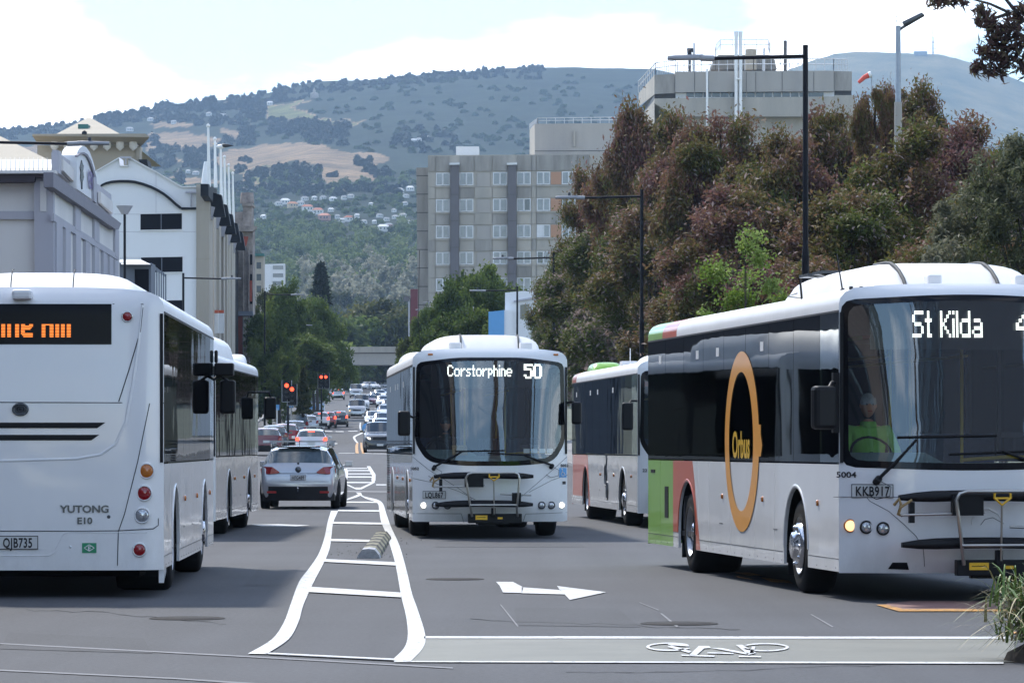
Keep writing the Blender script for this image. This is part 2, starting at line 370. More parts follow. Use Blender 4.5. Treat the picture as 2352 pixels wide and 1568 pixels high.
def make_bus(name, label, loc, rz, L, wheels, group, style, side_glass='glass_side', lower='bus_white', win=(1.32, 2.78), panes=9, livery=None, rear_detail=False, interior=True, fdoor=None):
    t = thing(name, label, 'bus', loc, rz, group)
    f_ = lambda x, z: fy(x, z, style); r_ = lambda x, z: ry(x, z, style, L)
    zb, zt = win; skirt = .28; y0, y1 = .30, L - .16
    # ---- sides
    for s in (-1, 1):
        X = s*1.25
        def pan(ya, yb, za, zb_, m, nm='side_panel', lab=None, arch=True):
            b = MB(); pl = sidepoly(ya, yb, za, zb_, wheels if arch else [])
            b.ext([(X, y, z) for y, z in pl], (-s*.03, 0, 0)); return b.build(nm, m, t, label=lab)
        cuts = [y0] + (livery['cuts'] if livery else [wheels[0]+.9, wheels[0]+2.6, wheels[0]+4.3, wheels[1]-.9, wheels[1]+.95]) + [y1]
        cuts = sorted(c for c in cuts if y0 <= c <= y1)
        for i, (a, b_) in enumerate(zip(cuts, cuts[1:])):
            mm = M[lower]
            if livery and a >= livery['green'] - .01: mm = M['green']
            pan(a + .006, b_ - .006, skirt, zb - .015, mm)
        if livery and livery.get('sweep'):
            # orange-red band between white and green, with the arch cut out of it
            g = livery['green']; wc = wheels[1]; b = MB(); pts = []
            ztop = zb - .016
            pl = [(g-.006, ztop)] + [(g-.006, .285)]
            arc = [(wc - .62*math.cos(math.pi*k/20), .46+.608*math.sin(math.pi*k/20)) for k in range(21)]
            arc = [(y, z) for y, z in arc if y < g-.02][::-1]
            pl = [(g-.006, ztop), (g-.006, arc[0][1])] + arc + [(wc-.62, .285), (wc-.90, .285), (wc-.62, .8), (wc-.5, 1.08), (wc-.36, ztop)]
            b.ext([(X + s*.0005, y, z) for y, z in pl], (s*.0025, 0, 0)); b.build('livery_stripe', M['red'], t)
        # backing strip of the window band + panes
        b = MB(); b.ext([(X - s*.006, y, z) for y, z in ((y0, zb), (y1, zb), (y1, zb+.06), (y0, zb+.06))], (-s*.03, 0, 0))
        b.ext([(X - s*.006, y, z) for y, z in ((y0, zt-.05), (y1, zt-.05), (y1, 2.80), (y0, 2.80))], (-s*.03, 0, 0))
        pane_edges = [y0 + .9] + [y0 + .9 + (y1-y0-.9)*k/panes for k in range(1, panes+1)]
        for e in [y0] + pane_edges:
            b.box(min(X - s*.036, X - s*.006), e-.04, zb, max(X - s*.036, X - s*.006), e+.04, zt)
        b.build('window_band', M['black'], t)
        ed = [y0] + pane_edges
        for i, (a, c) in enumerate(zip(ed, ed[1:])):
            q = MB(); q.ext([(X + s*.002, y, z) for y, z in ((a+.006, zb+.004), (c-.006, zb+.004), (c-.006, zt), (a+.006, zt))], (-s*.006, 0, 0))
            gm = M['glass_cab'] if i == 0 else (M[side_glass] if i % 2 else M['glass_side2'])
            w = q.build('side_window', gm, t)
            if i in (3, 5, 6, 8) and s == -1 and style != 'rear':
                k = MB(); k.ext([(X + s*.0022, y, z) for y, z in ((a+.3, zt-.28), (a+.48, zt-.28), (a+.48, zt-.18), (a+.3, zt-.18))], (s*.002, 0, 0)); k.build('sticker', M['white'], w)
        # gutters and seams
        b = MB(); b.box(min(X, X+s*.008), y0, zt+.004, max(X, X+s*.008), y1, zt+.022); b.build('rain_gutter', M['seam'], t)
        b = MB(); zl = .40
        for ya, yb in ((y0, wheels[0]-.66), (wheels[0]+.66, wheels[1]-.66), (wheels[1]+.66, y1)): b.box(min(X, X+s*.003), ya, zl, max(X, X+s*.003), yb, zl+.006)
        b.build('hinge_line', M['seam'], t)
        b = MB(); yy = y0 + .15
        while yy < y1:
            if all(abs(yy-w) > .68 for w in wheels): b.box(min(X, X+s*.003), yy, .31, max(X, X+s*.003), yy+.010, .320)
            yy += .45
        rv = b.build('rivets', M['ink_grey'], t, kind='stuff')
        # side marker lamps and catches
        for yy in (1.2, 4.1, 6.5):
            b = MB(); b.lathe([(.032, 0), (.028, s*.018), (.001, s*.02)], (X, yy + .1, .93), n=12); b.build('marker_lamp', M['amber'], t)
        b = MB()
        for yy in (3.4, 5.0, 6.6): b.box(min(X, X+s*.004), yy, .62, max(X, X+s*.004), yy+.2, .628)
        b.build('panel_catch', M['seam'], t)
        for wy, rear in ((wheels[0], False), (wheels[1], True)):
            wheel(t, s*1.2, wy, .48, s, rear, hubbed=(s == -1 and style == 'volg'), w=.3 if not rear else .55)
            # arch liner
            b = MB(); rows = []
            for xx in (1.222, .55):
                rows.append([(s*xx, wy - .63*math.cos(math.pi*k/16), .46 + .63*math.sin(math.pi*k/16)) for k in range(17)])
            b.grid(rows); b.build('wheel_arch', M['under'], t)
            b = MB(); rows = [[(s*(1.251 + dx), wy - rr*math.cos(math.pi*k/20), .46 + rr*.985*math.sin(math.pi*k/20)) for k in range(21)] for rr, dx in ((.62, 0), (.625, .008), (.65, .008), (.655, 0))]
            b.grid(rows); b.build('arch_lip', M['bus_white'] if not (livery and rear) else M['red'], t)
            b = MB(); b.box(min(s*1.2, s*.9), wy+.64, .16, max(s*1.2, s*.9), wy+.66, .5); b.build('mud_flap', M['rubber'], t)
    # ---- roof
    b = MB(); ys = 14
    if livery and livery.get('roofband'):
        g0, g1 = livery['roofband']
        segs = [('roof', M['bus_roof'], None, g0), ('roof_band', M['red'], g0, g1), ('roof_band', M['green'], g1, None)]
    else: segs = [('roof', M['bus_roof'], None, None)]
    for nm, mm, a, c in segs:
        b = MB(); rows = []
        for i in range(ys+1):
            u = i/ys; row = []
            for x, z in ROOFP:
                ya = f_(x, z) if a is None else a; yb = r_(x, z) if c is None else c
                row.append((x, ya + (yb-ya)*u, z))
            rows.append(row)
        b.grid(rows, True); b.build(nm, mm, t)
    # underbody and interior floor
    b = MB(); b.box(-1.15, .55, .30, 1.15, wheels[0]-.66, .42); b.box(-.5, wheels[0]-.66, .30, .5, wheels[0]+.66, .42)
    b.box(-1.15, wheels[0]+.66, .28, 1.15, wheels[1]-.66, .40); b.box(-.5, wheels[1]-.66, .26, .5, wheels[1]+.66, .45); b.box(-1.15, wheels[1]+.66, .36, 1.15, L-.3, .5)
    b.box(-1.0, wheels[0]-.06, .44, 1.0, wheels[0]+.06, .52); b.box(-.9, wheels[1]-.1, .38, .9, wheels[1]+.1, .58)
    b.build('underbody', M['under'], t)
    if interior:
        b = MB(); b.box(-1.2, .7, .42, 1.2, L-.4, .48); b.box(-1.2, L-2.6, .5, 1.2, L-2.5, 2.7); b.box(-1.2, .4, 2.84, 1.2, L-.4, 2.88)
        b.build('interior', M['dark_int'], t)
        for k in range(7):
            for sx in (-1, 1):
                q = MB(); yy = 3.3 + k*.85
                if yy > L-2.7: continue
                q.box(sx*.3 if sx > 0 else -1.15, yy, .85, 1.15 if sx > 0 else -.3, yy+.42, .97); q.box(sx*.3 if sx > 0 else -1.15, yy+.4, .85, 1.15 if sx > 0 else -.3, yy+.5, 1.62)
                q.build('seat', M['seat_blue'], t, bevel=.03)
        q = MB()
        for xx, yy in ((.35, 1.9), (-.3, 2.3), (.35, 4.2), (-.35, 5.6)): q.tube([(xx, yy, .5), (xx, yy, 2.75)], .018, 6)
        q.tube([(.35, 1.9, 1.35), (.7, 1.55, 1.38), (1.05, 1.4, 1.38)], .02, 6); q.tube([(-.4, 1.9, 2.4), (-.4, 8, 2.4)], .016, 6); q.tube([(.4, 1.9, 2.4), (.4, 8, 2.4)], .016, 6)
        q.build('grab_rail', M['yellow'], t)
    # ---- front
    outer = sideouter(.27); c = (0, 1.95)
    if style == 'volg2': wsc = rounded([(-1.215, 1.55), (-1.19, 2.83), (-.55, 2.91), (.55, 2.91), (1.19, 2.83), (1.215, 1.55), (1.02, 1.23), (.5, 1.17), (-.5, 1.17), (-1.02, 1.23)], [.12, .10, .2, .2, .10, .12, .16, .3, .3, .16])
    else: wsc = rounded([(-1.235, 1.29), (-1.235, 2.90), (0, 2.965), (1.235, 2.90), (1.235, 1.29), (0, 1.25)], [.13, .13, .5, .13, .13, .5])
    ins = [(x*.945, 2.16 + (z-2.16)*.925) for x, z in wsc]
    angs, (ro, rw, ri) = rings([outer, wsc, ins], c, 144, f_)
    b = MB(); ringsurf(b, ro, rw, 7, f_, True); b.build('front_panel', M['bus_white'], t)
    b = MB(); ringsurf(b, rw, ri, 2, lambda x, z: f_(x, z) - .002, True); b.build('windscreen_surround', M['frit'], t)
    b = MB(); rc = [(c[0], c[1])]*len(ri); ringsurf(b, ri, rc, 9, lambda x, z: f_(x, z) - .002, True); b.build('windscreen', M['glass_front'], t)
    b = MB()   # dash under the windscreen
    rows = []
    for k in range(13):
        x = -1.17 + 2.34*k/12; y = f_(x, 1.3) + .05
        rows.append([(x, y, 1.12), (x, y+.03, 1.27), (x, y+.32, 1.33 + (.10 if x < -.25 else 0)), (x, y+.55, 1.28), (x, y+.6, .5)])
    b.grid(rows, False); b.build('dashboard', M['dash'], t)
    # ---- rear
    angs, (qo, qi) = rings([outer, [(c[0]+(x-c[0])*.02, c[1]+(z-c[1])*.02) for x, z in outer]], c, 144, r_); qi = [c]*144
    b = MB(); ringsurf(b, qo, qi, 22, r_); b.build('rear_panel', M[livery.get('tail', 'green')] if livery else M['bus_white'], t)
    # roof gear
    return t, f_, r_
def front_y(f_, x, z, off): return (x, f_(x, z) - off, z)

def roof_pod(t, x0, x1, y0, y1, z1, seams=(), nm='roof_unit', z0=2.98, mtl='bus_roof', ends=.35):
    b = MB(); pod(b, x0, x1, y0, y1, z0, z1, ends=ends); o = b.build(nm, M[mtl], t)
    for (xa, w) in seams:
        b = MB(); rows = []
        b.box(xa-w, y0+.02, z0+.08, xa+w, y0+.35, z1-.02); 
        b = MB()
        for k in range(2):
            pass
        cx_, hw = (x0+x1)/2, (x1-x0)/2
        pts = []
        for k in range(9):
            u = k/24; y = y0 + (y1-y0)*u; e = min(1, min(u, 1-u)*(y1-y0)/ends); h = z0 + (z1-z0)*(math.sin(e*math.pi/2))**.7 if e < 1 else z1
            sx = abs((xa-cx_)/hw); sz = math.sqrt(max(0, 1-min(1, sx)**(2/.55)))**.5
            pts.append((xa, y, z0 + (h-z0)*sz + .004))
        b.tube(pts, w, 5); b.build('unit_strap', M['seam'], o)
    return o

def lens(t, c, r, m, nm='lamp', axis=-1, ring='chrome', depth=.02):
    """round lamp facing -y (axis=-1) or +y (axis=+1)"""
    b = MB(); b.lathe([(r*1.25, -axis*.01), (r*1.25, axis*depth*.5), (r*1.05, axis*depth), (r, axis*depth*.6), (r, -axis*.01)], c, axis='Y', n=24); o = b.build('lamp_ring', M[ring], t)
    b = MB(); b.lathe([(r, axis*depth*.5), (r*.8, axis*depth*.9), (r*.4, axis*depth*1.15), (.001, axis*depth*1.2)], c, axis='Y', n=24); b.build('lamp_lens', m, o)
    return o
def wiper(t, f_, pivot, tip, mid=None, blade=None):
    b = MB(); g = lambda x, z, o: Vector(front_y(f_, x, z, o))
    px, pz = pivot; tx, tz = tip
    b.tube([g(px, pz, .05), g(px+(tx-px)*.35, pz+(tz-pz)*.35, .07), g(px+(tx-px)*.7, pz+(tz-pz)*.7, .055), g(tx, tz, .04)], .018, 6, r2=.012)
    b.tube([g(px-.02, pz-.04, .0), g(px, pz, .06)], .035, 8)
    a = b.build('wiper', M['black'], t)
    if blade:
        q = MB(); n = 8; q.tube([g(blade[0][0]+(blade[1][0]-blade[0][0])*k/n, blade[0][1]+(blade[1][1]-blade[0][1])*k/n, .018) for k in range(n+1)], .013, 5); q.build('wiper_blade', M['black'], a)
    # washer hose
    h = MB(); h.tube([g(px, pz-.02, .05), g(px+.11, pz-.08, .05), g(px+.1, pz-.17, .045), g(px-.02, pz-.2, .03), g(px-.1, pz-.15, .03)], .004, 4); h.build('washer_hose', M['black'], a)
def bike_rack(t, f_, x0=0):
    r = bpy.data.objects.new('bike_rack', None); COL.objects.link(r); r.parent = t; r['label'] = 'folded front bicycle rack with two black trays and a bent steel frame'
    g = lambda x, z, o: Vector(front_y(f_, 0, z, o)) + Vector((x + x0, 0, 0))
    for (xa, xb, z, o) in ((-.66, .94, 1.0, .16), (-.64, .93, .55, .20)):
        b = MB(); pts = []; n = 10
        rows = []
        for k in range(n+1):
            u = k/n; x = xa + (xb-xa)*u; e = min(1, min(u, 1-u)*7); h = .025 + .028*e
            p = g(x, z + .02*math.sin(u*3.14), o)
            rows.append([p + Vector((0, -.05*e-.01, -h)), p + Vector((0, -.07*e-.01, 0)), p + Vector((0, -.04*e, h)), p + Vector((0, .05, h*.9)), p + Vector((0, .05, -h))])
        b.grid(rows, True, True); b.add(rows[0], [(4, 3, 2, 1, 0)]); b.add(rows[-1], [(0, 1, 2, 3, 4)]); b.build('wheel_tray', M['black'], r)
    for c_, d_ in ((g(-.02, .93, .25), (.30, .09, .20)), (g(.66, .66, .25), (.14, .1, .16)), (g(-.55, .86, .2), (.05, .06, .2))): b = MB(); b.cbox(c_, d_); b.build('tray_bracket', M['black'], r)
    b = MB(); b.tube([g(-.72, .93, .2), g(-.68, .99, .24), g(-.66, .93, .24), g(-.68, .84, .2), g(-.64, .83, .2)], .016, 6); b.tube([g(-.56, .98, .26), g(-.68, .90, .25)], .014, 6)
    b.build('wheel_hook', M['brown'], r)
    b = MB(); b.tube([g(-.66, .835, .22), g(-.2, .845, .24), (g(.15, .86, .24))], .014, 6); b.tube([g(.4, .72, .24), g(.9, .70, .22)], .014, 6); b.build('support_arm', M['steel'], r)
    b = MB(); pts = [g(-.05, .36, .30), g(-.10, .62, .33), g(-.14, .88, .36), g(-.155, .98, .37), g(-.12, 1.04, .37), g(-.05, 1.06, .37), g(.5, 1.06, .37), g(.62, 1.06, .37), g(.68, 1.04, .37), g(.70, .97, .37), g(.68, .7, .34), g(.66, .5, .33), g(.68, .36, .3)]
    b.tube(pts, .019, 8); b.tube([g(-.09, .545, .34), g(.66, .545, .34)], .017, 8); b.build('frame_tube', M['steel'], r)
    b = MB(); b.tube([g(.29, .94, .37), g(.30, .40, .34)], .011, 6); b.build('release_rod', M['steel'], r)
    b = MB(); b.tube([g(.22, 1.045, .37), g(.215, 1.0, .37), g(.29, .93, .37), g(.375, 1.0, .37), g(.37, 1.045, .37)], .013, 6); b.tube([g(.215, .995, .37), g(.375, .995, .37)], .011, 6); b.build('release_handle', M['yellow_l'], r)
    b = MB(); b.cbox(g(.32, .33, .24), (.86, .12, .15)); b.cbox(g(.3, .25, .2), (.5, .1, .05)); b.cbox(g(.29, .43, .28), (.07, .06, .14)); b.build('mount_box', M['black'], r, bevel=.008)
    b = MB(); b.cbox(g(.10, .345, .303), (.19, .006, .07)); o = b.build('rack_label', M['yellow_l'], r)
    text_mb('sportworks', .034, lambda u, v: g(.10 + u, .335 + v, .308), .9, bold=.001).build('lettering', M['ink'], o)
    b = MB(); b.cbox(g(.40, .335, .303), (.08, .006, .03)); b.build('rack_label', M['yellow_l'], r)
    return r
def mirror(t, arm, c, size, rz=0):
    b = MB(); b.tube(arm, .02, 6); a = b.build('mirror_arm', M['black'], t)
    b = MB(); Mx = Matrix.Rotation(rz, 3, 'Z'); b.cbox(c, size, Mx); m = b.build('mirror_head', M['black'], a, bevel=min(size)*.3)
    return a

# ------------------------------------------------------------------ driver
def skin_mesh(name, verts, edges, radii, m, parent, sub=1):
    me = bpy.data.meshes.new(name); me.from_pydata([tuple(v) for v in verts], edges, [])
    me.materials.append(m); o = bpy.data.objects.new(name, me); COL.objects.link(o); o.parent = parent
    k = o.modifiers.new('skin', 'SKIN'); k.use_smooth_shade = True
    for i, r in enumerate(radii): me.skin_vertices[0].data[i].radius = (r, r) if not isinstance(r, tuple) else r
    me.skin_vertices[0].data[0].use_root = True
    k = o.modifiers.new("sub", 'SUBSURF'); k.levels = sub; k.render_levels = sub
    return o
def driver(loc, rz, label, shirt, hair):
    """seated, facing -y, hip at z=0 of the thing"""
    p = thing('person', label, 'person', loc, rz)
    V = [(0,0,0), (0,.0,.2), (0,.0,.40), (0,0,.52), (0,-.01,.60),  # pelvis..neck
         (-.19,0,.47), (-.27,-.08,.22), (-.2,-.34,.18), (.19,0,.47), (.27,-.08,.22), (.2,-.34,.18),
         (-.1,-.05,-.02), (-.12,-.42,0), (-.12,-.46,-.42), (.1,-.05,-.02), (.12,-.42,0), (.12,-.46,-.42)]
    E = [(0,1),(1,2),(2,3),(3,4),(2,5),(5,6),(6,7),(2,8),(8,9),(9,10),(0,11),(11,12),(12,13),(0,14),(14,15),(15,16)]
    Rr = [(.16,.12),(.15,.115),(.155,.11),(.07,.07),(.06,.06),.062,.045,.028,.062,.045,.028,.085,.065,.05,.085,.065,.05]
    # hands
    for s, w in ((-1, 7), (1, 10)):
        wx, wy, wz = V[w]; b0 = len(V); V.append((wx - s*.02, wy-.06, wz+.02)); E.append((w, b0)); Rr.append((.035,.02))
        for k in range(4):
            a = (wx - s*(.02-.018*(k-1.5)), wy-.10, wz+.035-.004*k); i = len(V)
            V.append(a); V.append((a[0], a[1]-.035+.004*abs(k-1), a[2]-.005)); V.append((a[0], a[1]-.045, a[2]-.035)); E += [(b0,i),(i,i+1),(i+1,i+2)]; Rr += [.010,.009,.008]
        i = len(V); V.append((wx - s*.055, wy-.07, wz+.03)); V.append((wx - s*.06, wy-.11, wz+.02)); E += [(b0,i),(i,i+1)]; Rr += [.011,.009]
    skin_mesh('body', V, E, Rr, M['skin'], p)
    SV = V[:4] + V[5:7] + [V[7]] + V[8:11]
    n = [0,1,2,3]; 
    sv = [V[0], V[1], V[2], (0,0,.50), V[5], V[6], tuple((np.array(V[6])+np.array(V[7]))/2), V[8], V[9], tuple((np.array(V[9])+np.array(V[10]))/2)]
    se = [(0,1),(1,2),(2,3),(2,4),(4,5),(5,6),(2,7),(7,8),(8,9)]
    skin_mesh('shirt', sv, se, [(.18,.14),(.17,.135),(.175,.13),(.085,.085),.08,.062,.05,.08,.062,.05], shirt, p)
    tv = [(0,0,-.02), V[11], V[12], V[13], V[14], V[15], V[16]]
    skin_mesh('trousers', tv, [(0,1),(1,2),(2,3),(0,4),(4,5),(5,6)], [(.17,.14),.1,.08,.06,.1,.08,.06], M['trouser'], p)
    # collar
    b = MB(); b.lathe([(.085,.50),(.075,.54),(.07,.565),(.078,.56),(.095,.51)], (0,0,0), axis='Z', n=16); b.build('collar', shirt, p)
    # head
    b = MB(); rows = []
    for i in range(17):
        th = math.pi*i/16; rows.append([])
        for k in range(20):
            ph = 2*math.pi*k/20; x = .076*math.sin(th)*math.cos(ph); y = .096*math.sin(th)*math.sin(ph); z = .118*math.cos(th)
            if z < 0: x *= 1 - .25*(-z/.118)**2; y *= 1 - .10*(-z/.118)
            if y < 0 and abs(x) < .03:                        # nose, brow, chin
                w = 1 - abs(x)/.03; y -= .022*w*math.exp(-((z+.012)/.022)**2) + .006*w*math.exp(-((z+.085)/.02)**2)
                y += .006*math.exp(-((z-.012)/.012)**2)
            if y < 0 and .018 < abs(x) < .05: y += .008*math.exp(-((z-.012)/.013)**2)
            rows[-1].append((x, y, z + .72))
    b.grid(rows, True, True); b.build('head', M['skin'], p)
    b = MB(); rows = []
    for i in range(10):
        th = math.pi*i/16
        rows.append([(.082*math.sin(th)*math.cos(2*math.pi*k/20), .103*math.sin(th)*math.sin(2*math.pi*k/20)+.008, .125*math.cos(th)+.722 + (.03 if math.sin(2*math.pi*k/20) < -.3 and i > 5 else 0)) for k in range(20)])
    b.grid(rows, True, True); b.build('hair', hair, p)
    for s in (-1, 1):
        b = MB(); b.lathe([(.022, 0), (.024, s*.008), (.012, s*.012), (.001, s*.006)], (s*.074, 0, .72), n=10); b.build('ear', M['skin'], p)
        b = MB(); b.lathe([(.009, 0), (.006, -.004), (.001, -.005)], (s*.031, -.088, .732), axis='Y', n=8); b.build('eye', M['ink'], p)
    b = MB(); b.cbox((0, -.093, .665), (.045, .006, .007)); b.build('mouth', M['redlens'], p)
    return p
# ------------------------------------------------------------------ ground, road
def asphalt(name, c, patch):
    m, n, l, b = newmat(name); t = n.new('ShaderNodeTexCoord')
    a = n.new('ShaderNodeTexNoise'); a.inputs['Scale'].default_value = .35; a.inputs['Detail'].default_value = 5; l.new(t.outputs['Object'], a.inputs[0])
    f = n.new('ShaderNodeTexNoise'); f.inputs['Scale'].default_value = 22; f.inputs['Detail'].default_value = 5; f.inputs['Roughness'].default_value = .8; l.new(t.outputs['Object'], f.inputs[0])
    s = n.new('ShaderNodeTexVoronoi'); s.inputs['Scale'].default_value = 2.6; l.new(t.outputs['Object'], s.inputs['Vector'])
    # long wear streaks along the traffic direction
    mp = n.new('ShaderNodeMapping'); mp.inputs['Scale'].default_value = (1.4, .05, 1); mp.inputs['Rotation'].default_value = (0, 0, -.04); l.new(t.outputs['Object'], mp.inputs[0])
    w = n.new('ShaderNodeTexNoise'); w.inputs['Scale'].default_value = 1.3; w.inputs['Detail'].default_value = 4; l.new(mp.outputs[0], w.inputs[0])
    r1 = n.new('ShaderNodeValToRGB'); r1.color_ramp.elements[0].position = .3; r1.color_ramp.elements[1].position = .7
    r1.color_ramp.elements[0].color = (*[x*.70 for x in c], 1); r1.color_ramp.elements[1].color = (*[x*1.22 for x in c], 1)
    ad = n.new('ShaderNodeMath'); ad.operation = 'ADD'; l.new(a.outputs['Fac'], ad.inputs[0]); l.new(w.outputs['Fac'], ad.inputs[1])
    hf = n.new('ShaderNodeMath'); hf.operation = 'MULTIPLY'; hf.inputs[1].default_value = .5; l.new(ad.outputs[0], hf.inputs[0]); l.new(hf.outputs[0], r1.inputs[0])
    mx = n.new('ShaderNodeMix'); mx.data_type = 'RGBA'; mx.blend_type = 'MULTIPLY'; mx.inputs['Factor'].default_value = .85; l.new(r1.outputs[0], mx.inputs['A'])
    r2 = n.new('ShaderNodeValToRGB'); r2.color_ramp.elements[0].position = .3; r2.color_ramp.elements[0].color = (.45, .45, .45, 1); r2.color_ramp.elements[1].position = .72; r2.color_ramp.elements[1].color = (1.5, 1.5, 1.5, 1)
    l.new(f.outputs['Fac'], r2.inputs[0]); l.new(r2.outputs[0], mx.inputs['B'])
    # small dark blobs (gum, pits)
    r3 = n.new('ShaderNodeValToRGB'); r3.color_ramp.elements[0].position = .035; r3.color_ramp.elements[0].color = (.12, .12, .12, 1); r3.color_ramp.elements[1].position = .06; r3.color_ramp.elements[1].color = (1, 1, 1, 1)
    l.new(s.outputs['Distance'], r3.inputs[0]); m2 = n.new('ShaderNodeMix'); m2.data_type = 'RGBA'; m2.blend_type = 'MULTIPLY'; m2.inputs['Factor'].default_value = .8
    l.new(mx.outputs['Result'], m2.inputs['A']); l.new(r3.outputs[0], m2.inputs['B']); l.new(m2.outputs['Result'], b.inputs['Base Color'])
    b.inputs['Roughness'].default_value = .82
    bp = n.new('ShaderNodeBump'); bp.inputs['Strength'].default_value = .5; bp.inputs['Distance'].default_value = .006; l.new(f.outputs['Fac'], bp.inputs['Height']); l.new(bp.outputs[0], b.inputs['Normal'])
    return m
def paint(name, c, worn=.62):
    m, n, l, b = newmat(name); o = n['Material Output']; t = n.new('ShaderNodeTexCoord')
    f = n.new('ShaderNodeTexNoise'); f.inputs['Scale'].default_value = 9; f.inputs['Detail'].default_value = 8; f.inputs['Roughness'].default_value = .75; l.new(t.outputs['Object'], f.inputs[0])
    r = n.new('ShaderNodeValToRGB'); r.color_ramp.elements[0].position = worn; r.color_ramp.elements[1].position = worn + .06
    l.new(f.outputs['Fac'], r.inputs[0]); b.inputs['Roughness'].default_value = .6
    f2 = n.new('ShaderNodeTexNoise'); f2.inputs['Scale'].default_value = 1.4; f2.inputs['Detail'].default_value = 5; l.new(t.outputs['Object'], f2.inputs[0])
    r2 = n.new('ShaderNodeValToRGB'); r2.color_ramp.elements[0].position = .3; r2.color_ramp.elements[0].color = (*[x*.78 for x in c], 1); r2.color_ramp.elements[1].position = .65; r2.color_ramp.elements[1].color = (*c, 1)
    l.new(f2.outputs['Fac'], r2.inputs[0]); mx = n.new('ShaderNodeMix'); mx.data_type = 'RGBA'; mx.inputs['B'].default_value = (.07, .07, .075, 1)
    l.new(r.outputs[0], mx.inputs['Factor']); l.new(r2.outputs[0], mx.inputs['A']); l.new(mx.outputs['Result'], b.inputs['Base Color'])
    return m
M['asphalt'] = asphalt('asphalt', (.054, .0565, .065), 0)
M['pave'] = mat('concrete_paving', (.22, .21, .2), .85, var=.2, scale=.8)
M['kerb'] = mat('kerb_stone', (.28, .27, .26), .8, var=.2, scale=3)
M['roadpaint'] = paint('road_paint_white', (.66, .66, .65), .565)
M['roadpaint_y'] = paint('road_paint_orange', (.62, .30, .06), .52)
M['bikebox'] = paint('cycle_box_surface', (.165, .16, .125), .60)
M['redsurf'] = paint('bus_bay_red_surface', (.27, .15, .13), .58)
M['faint'] = mat('faint_seal_line', (.22, .22, .23), .85, var=.2, scale=8)
M['earth'] = mat('city_ground', (.12, .13, .09), .95, var=.3, scale=.05)
ZR = [-500, -300, -100, 0, 40, 80, 110, 130, 150, 180, 207, 240, 270, 300, 330, 364, 390, 413, 450, 490, 535, 590, 640, 700, 760, 830]
b = MB(); b.grid([[(x, z, gz(z) - .14) for x in (-4000, -900, -300, -100, 0, 100, 300, 900, 4000)] for z in ZR], True); b.build('ground', M['earth'], kind='structure')
# road strip with its profile; wide at the near crossing
ZR2 = [-300, -60, 10, 40, 62, 86, 100, 110, 130, 150, 180, 207, 240, 270, 300, 330, 364, 390, 413, 450, 490, 535, 590, 640, 700, 760]
def rw(z): return 120 if z <= 62 else (11.4 if z > 86 else 12)
b = MB(); b.grid([[(-120 if z <= 62 else xc(z) - rw(z), z, gz(z)), (120 if z <= 62 else xc(z) + rw(z), z, gz(z))] for z in [-300, -60, 10, 40, 62]], True)
b.grid([[(xc(z) - 9.6, z, gz(z)), (xc(z) + 9.6, z, gz(z))] for z in [62, 86, 100, 110, 130, 150, 180, 207, 240, 270, 300, 330, 364, 390, 413, 450, 490, 535, 590, 640, 700, 760]], True)
b.build('road', M['asphalt'], kind='structure')
# side street crossing further up
b = MB(); b.grid([[(x, 118 + q + x*.0393, gz(118) + .004) for q in (0, 14)] for x in (-90, -14, 6, 60)]); b.build('side_road', M['asphalt'], kind='structure')
for s, nm in ((-1, 'left'), (1, 'right')):
    for z0, z1 in ((63, 117), (134, 700)):
        zz = [z for z in ([z0] + [q for q in ZR2 if z0 < q < z1] + [z1])]
        b = MB(); rows = []
        for z in zz:
            e = xc(z) + s*9.6; g_ = gz(z); rows.append([(e, z, g_-.05), (e, z, g_+.12), (e + s*.16, z, g_+.13)])
        b.grid(rows if s < 0 else [r[::-1] for r in rows], False); b.build('kerb', M['kerb'], kind='structure')
        b = MB(); b.grid([[(xc(z) + s*9.76, z, gz(z)+.126), (xc(z) + s*14.5, z, gz(z)+.14)] for z in zz], False); b.build('pavement', M['pave'], kind='structure')

M['iron_tar'] = mat('tar_seal', (.03, .03, .034), .95, var=.2, spec=.1)
# ------------------------------------------------------------------ road markings
def zm(zx, zy): return (525.2 + .3661*zx, 994 + .3661*zy)       # measured sheet -> grid
def rg(xd, yd, lift):                                            # road point (profile aware)
    lo, hi = 15, 745
    for _ in range(50):
        m_ = (lo+hi)/2
        if HY + (EYE-gz(m_))*F/m_ > yd: lo = m_
        else: hi = m_
    return Vector(((xd-CX)*lo/F, lo, gz(lo)+lift))
LIFT = [.004]
def marks(nm, polys, m, lift=.005):
    b = MB()
    for p in polys:
        q = [rg(x, y, lift) for x, y in p]; nrm = sum(((q[i]-q[0]).cross(q[i+1]-q[0]) for i in range(1, len(q)-1)), Vector())
        if nrm.z < 0: q = q[::-1]
        b.add(q, [tuple(range(len(q)))])
    return b.build(nm, m, kind='structure')
def strip(nm, A, B, m, lift=.005, sub=4):
    def dens(L): 
        out = []
        # Catmull-Rom for hand-painted curves
        n = len(L)
        for i in range(n-1):
            p0, p1, p2, p3 = L[max(i-1,0)], L[i], L[i+1], L[min(i+2,n-1)]
            for k in range(sub):
                t = k/sub; out.append(tuple(.5*((2*p1[j]) + (-p0[j]+p2[j])*t + (2*p0[j]-5*p1[j]+4*p2[j]-p3[j])*t*t + (-p0[j]+3*p1[j]-3*p2[j]+p3[j])*t**3) for j in (0,1)))
        return out + [L[-1]]
    A, B = dens(A), dens(B); b = MB(); b.grid([[rg(*a, lift), rg(*c, lift)] for a, c in zip(A, B)], False); return b.build(nm, m, kind='structure')
Z_ = lambda L: [zm(*p) for p in L]
LO = [(120,1390),(270,1300),(345,1195),(388,1080),(440,940),(500,858),(560,770),(598,670),(620,565),(642,490)]
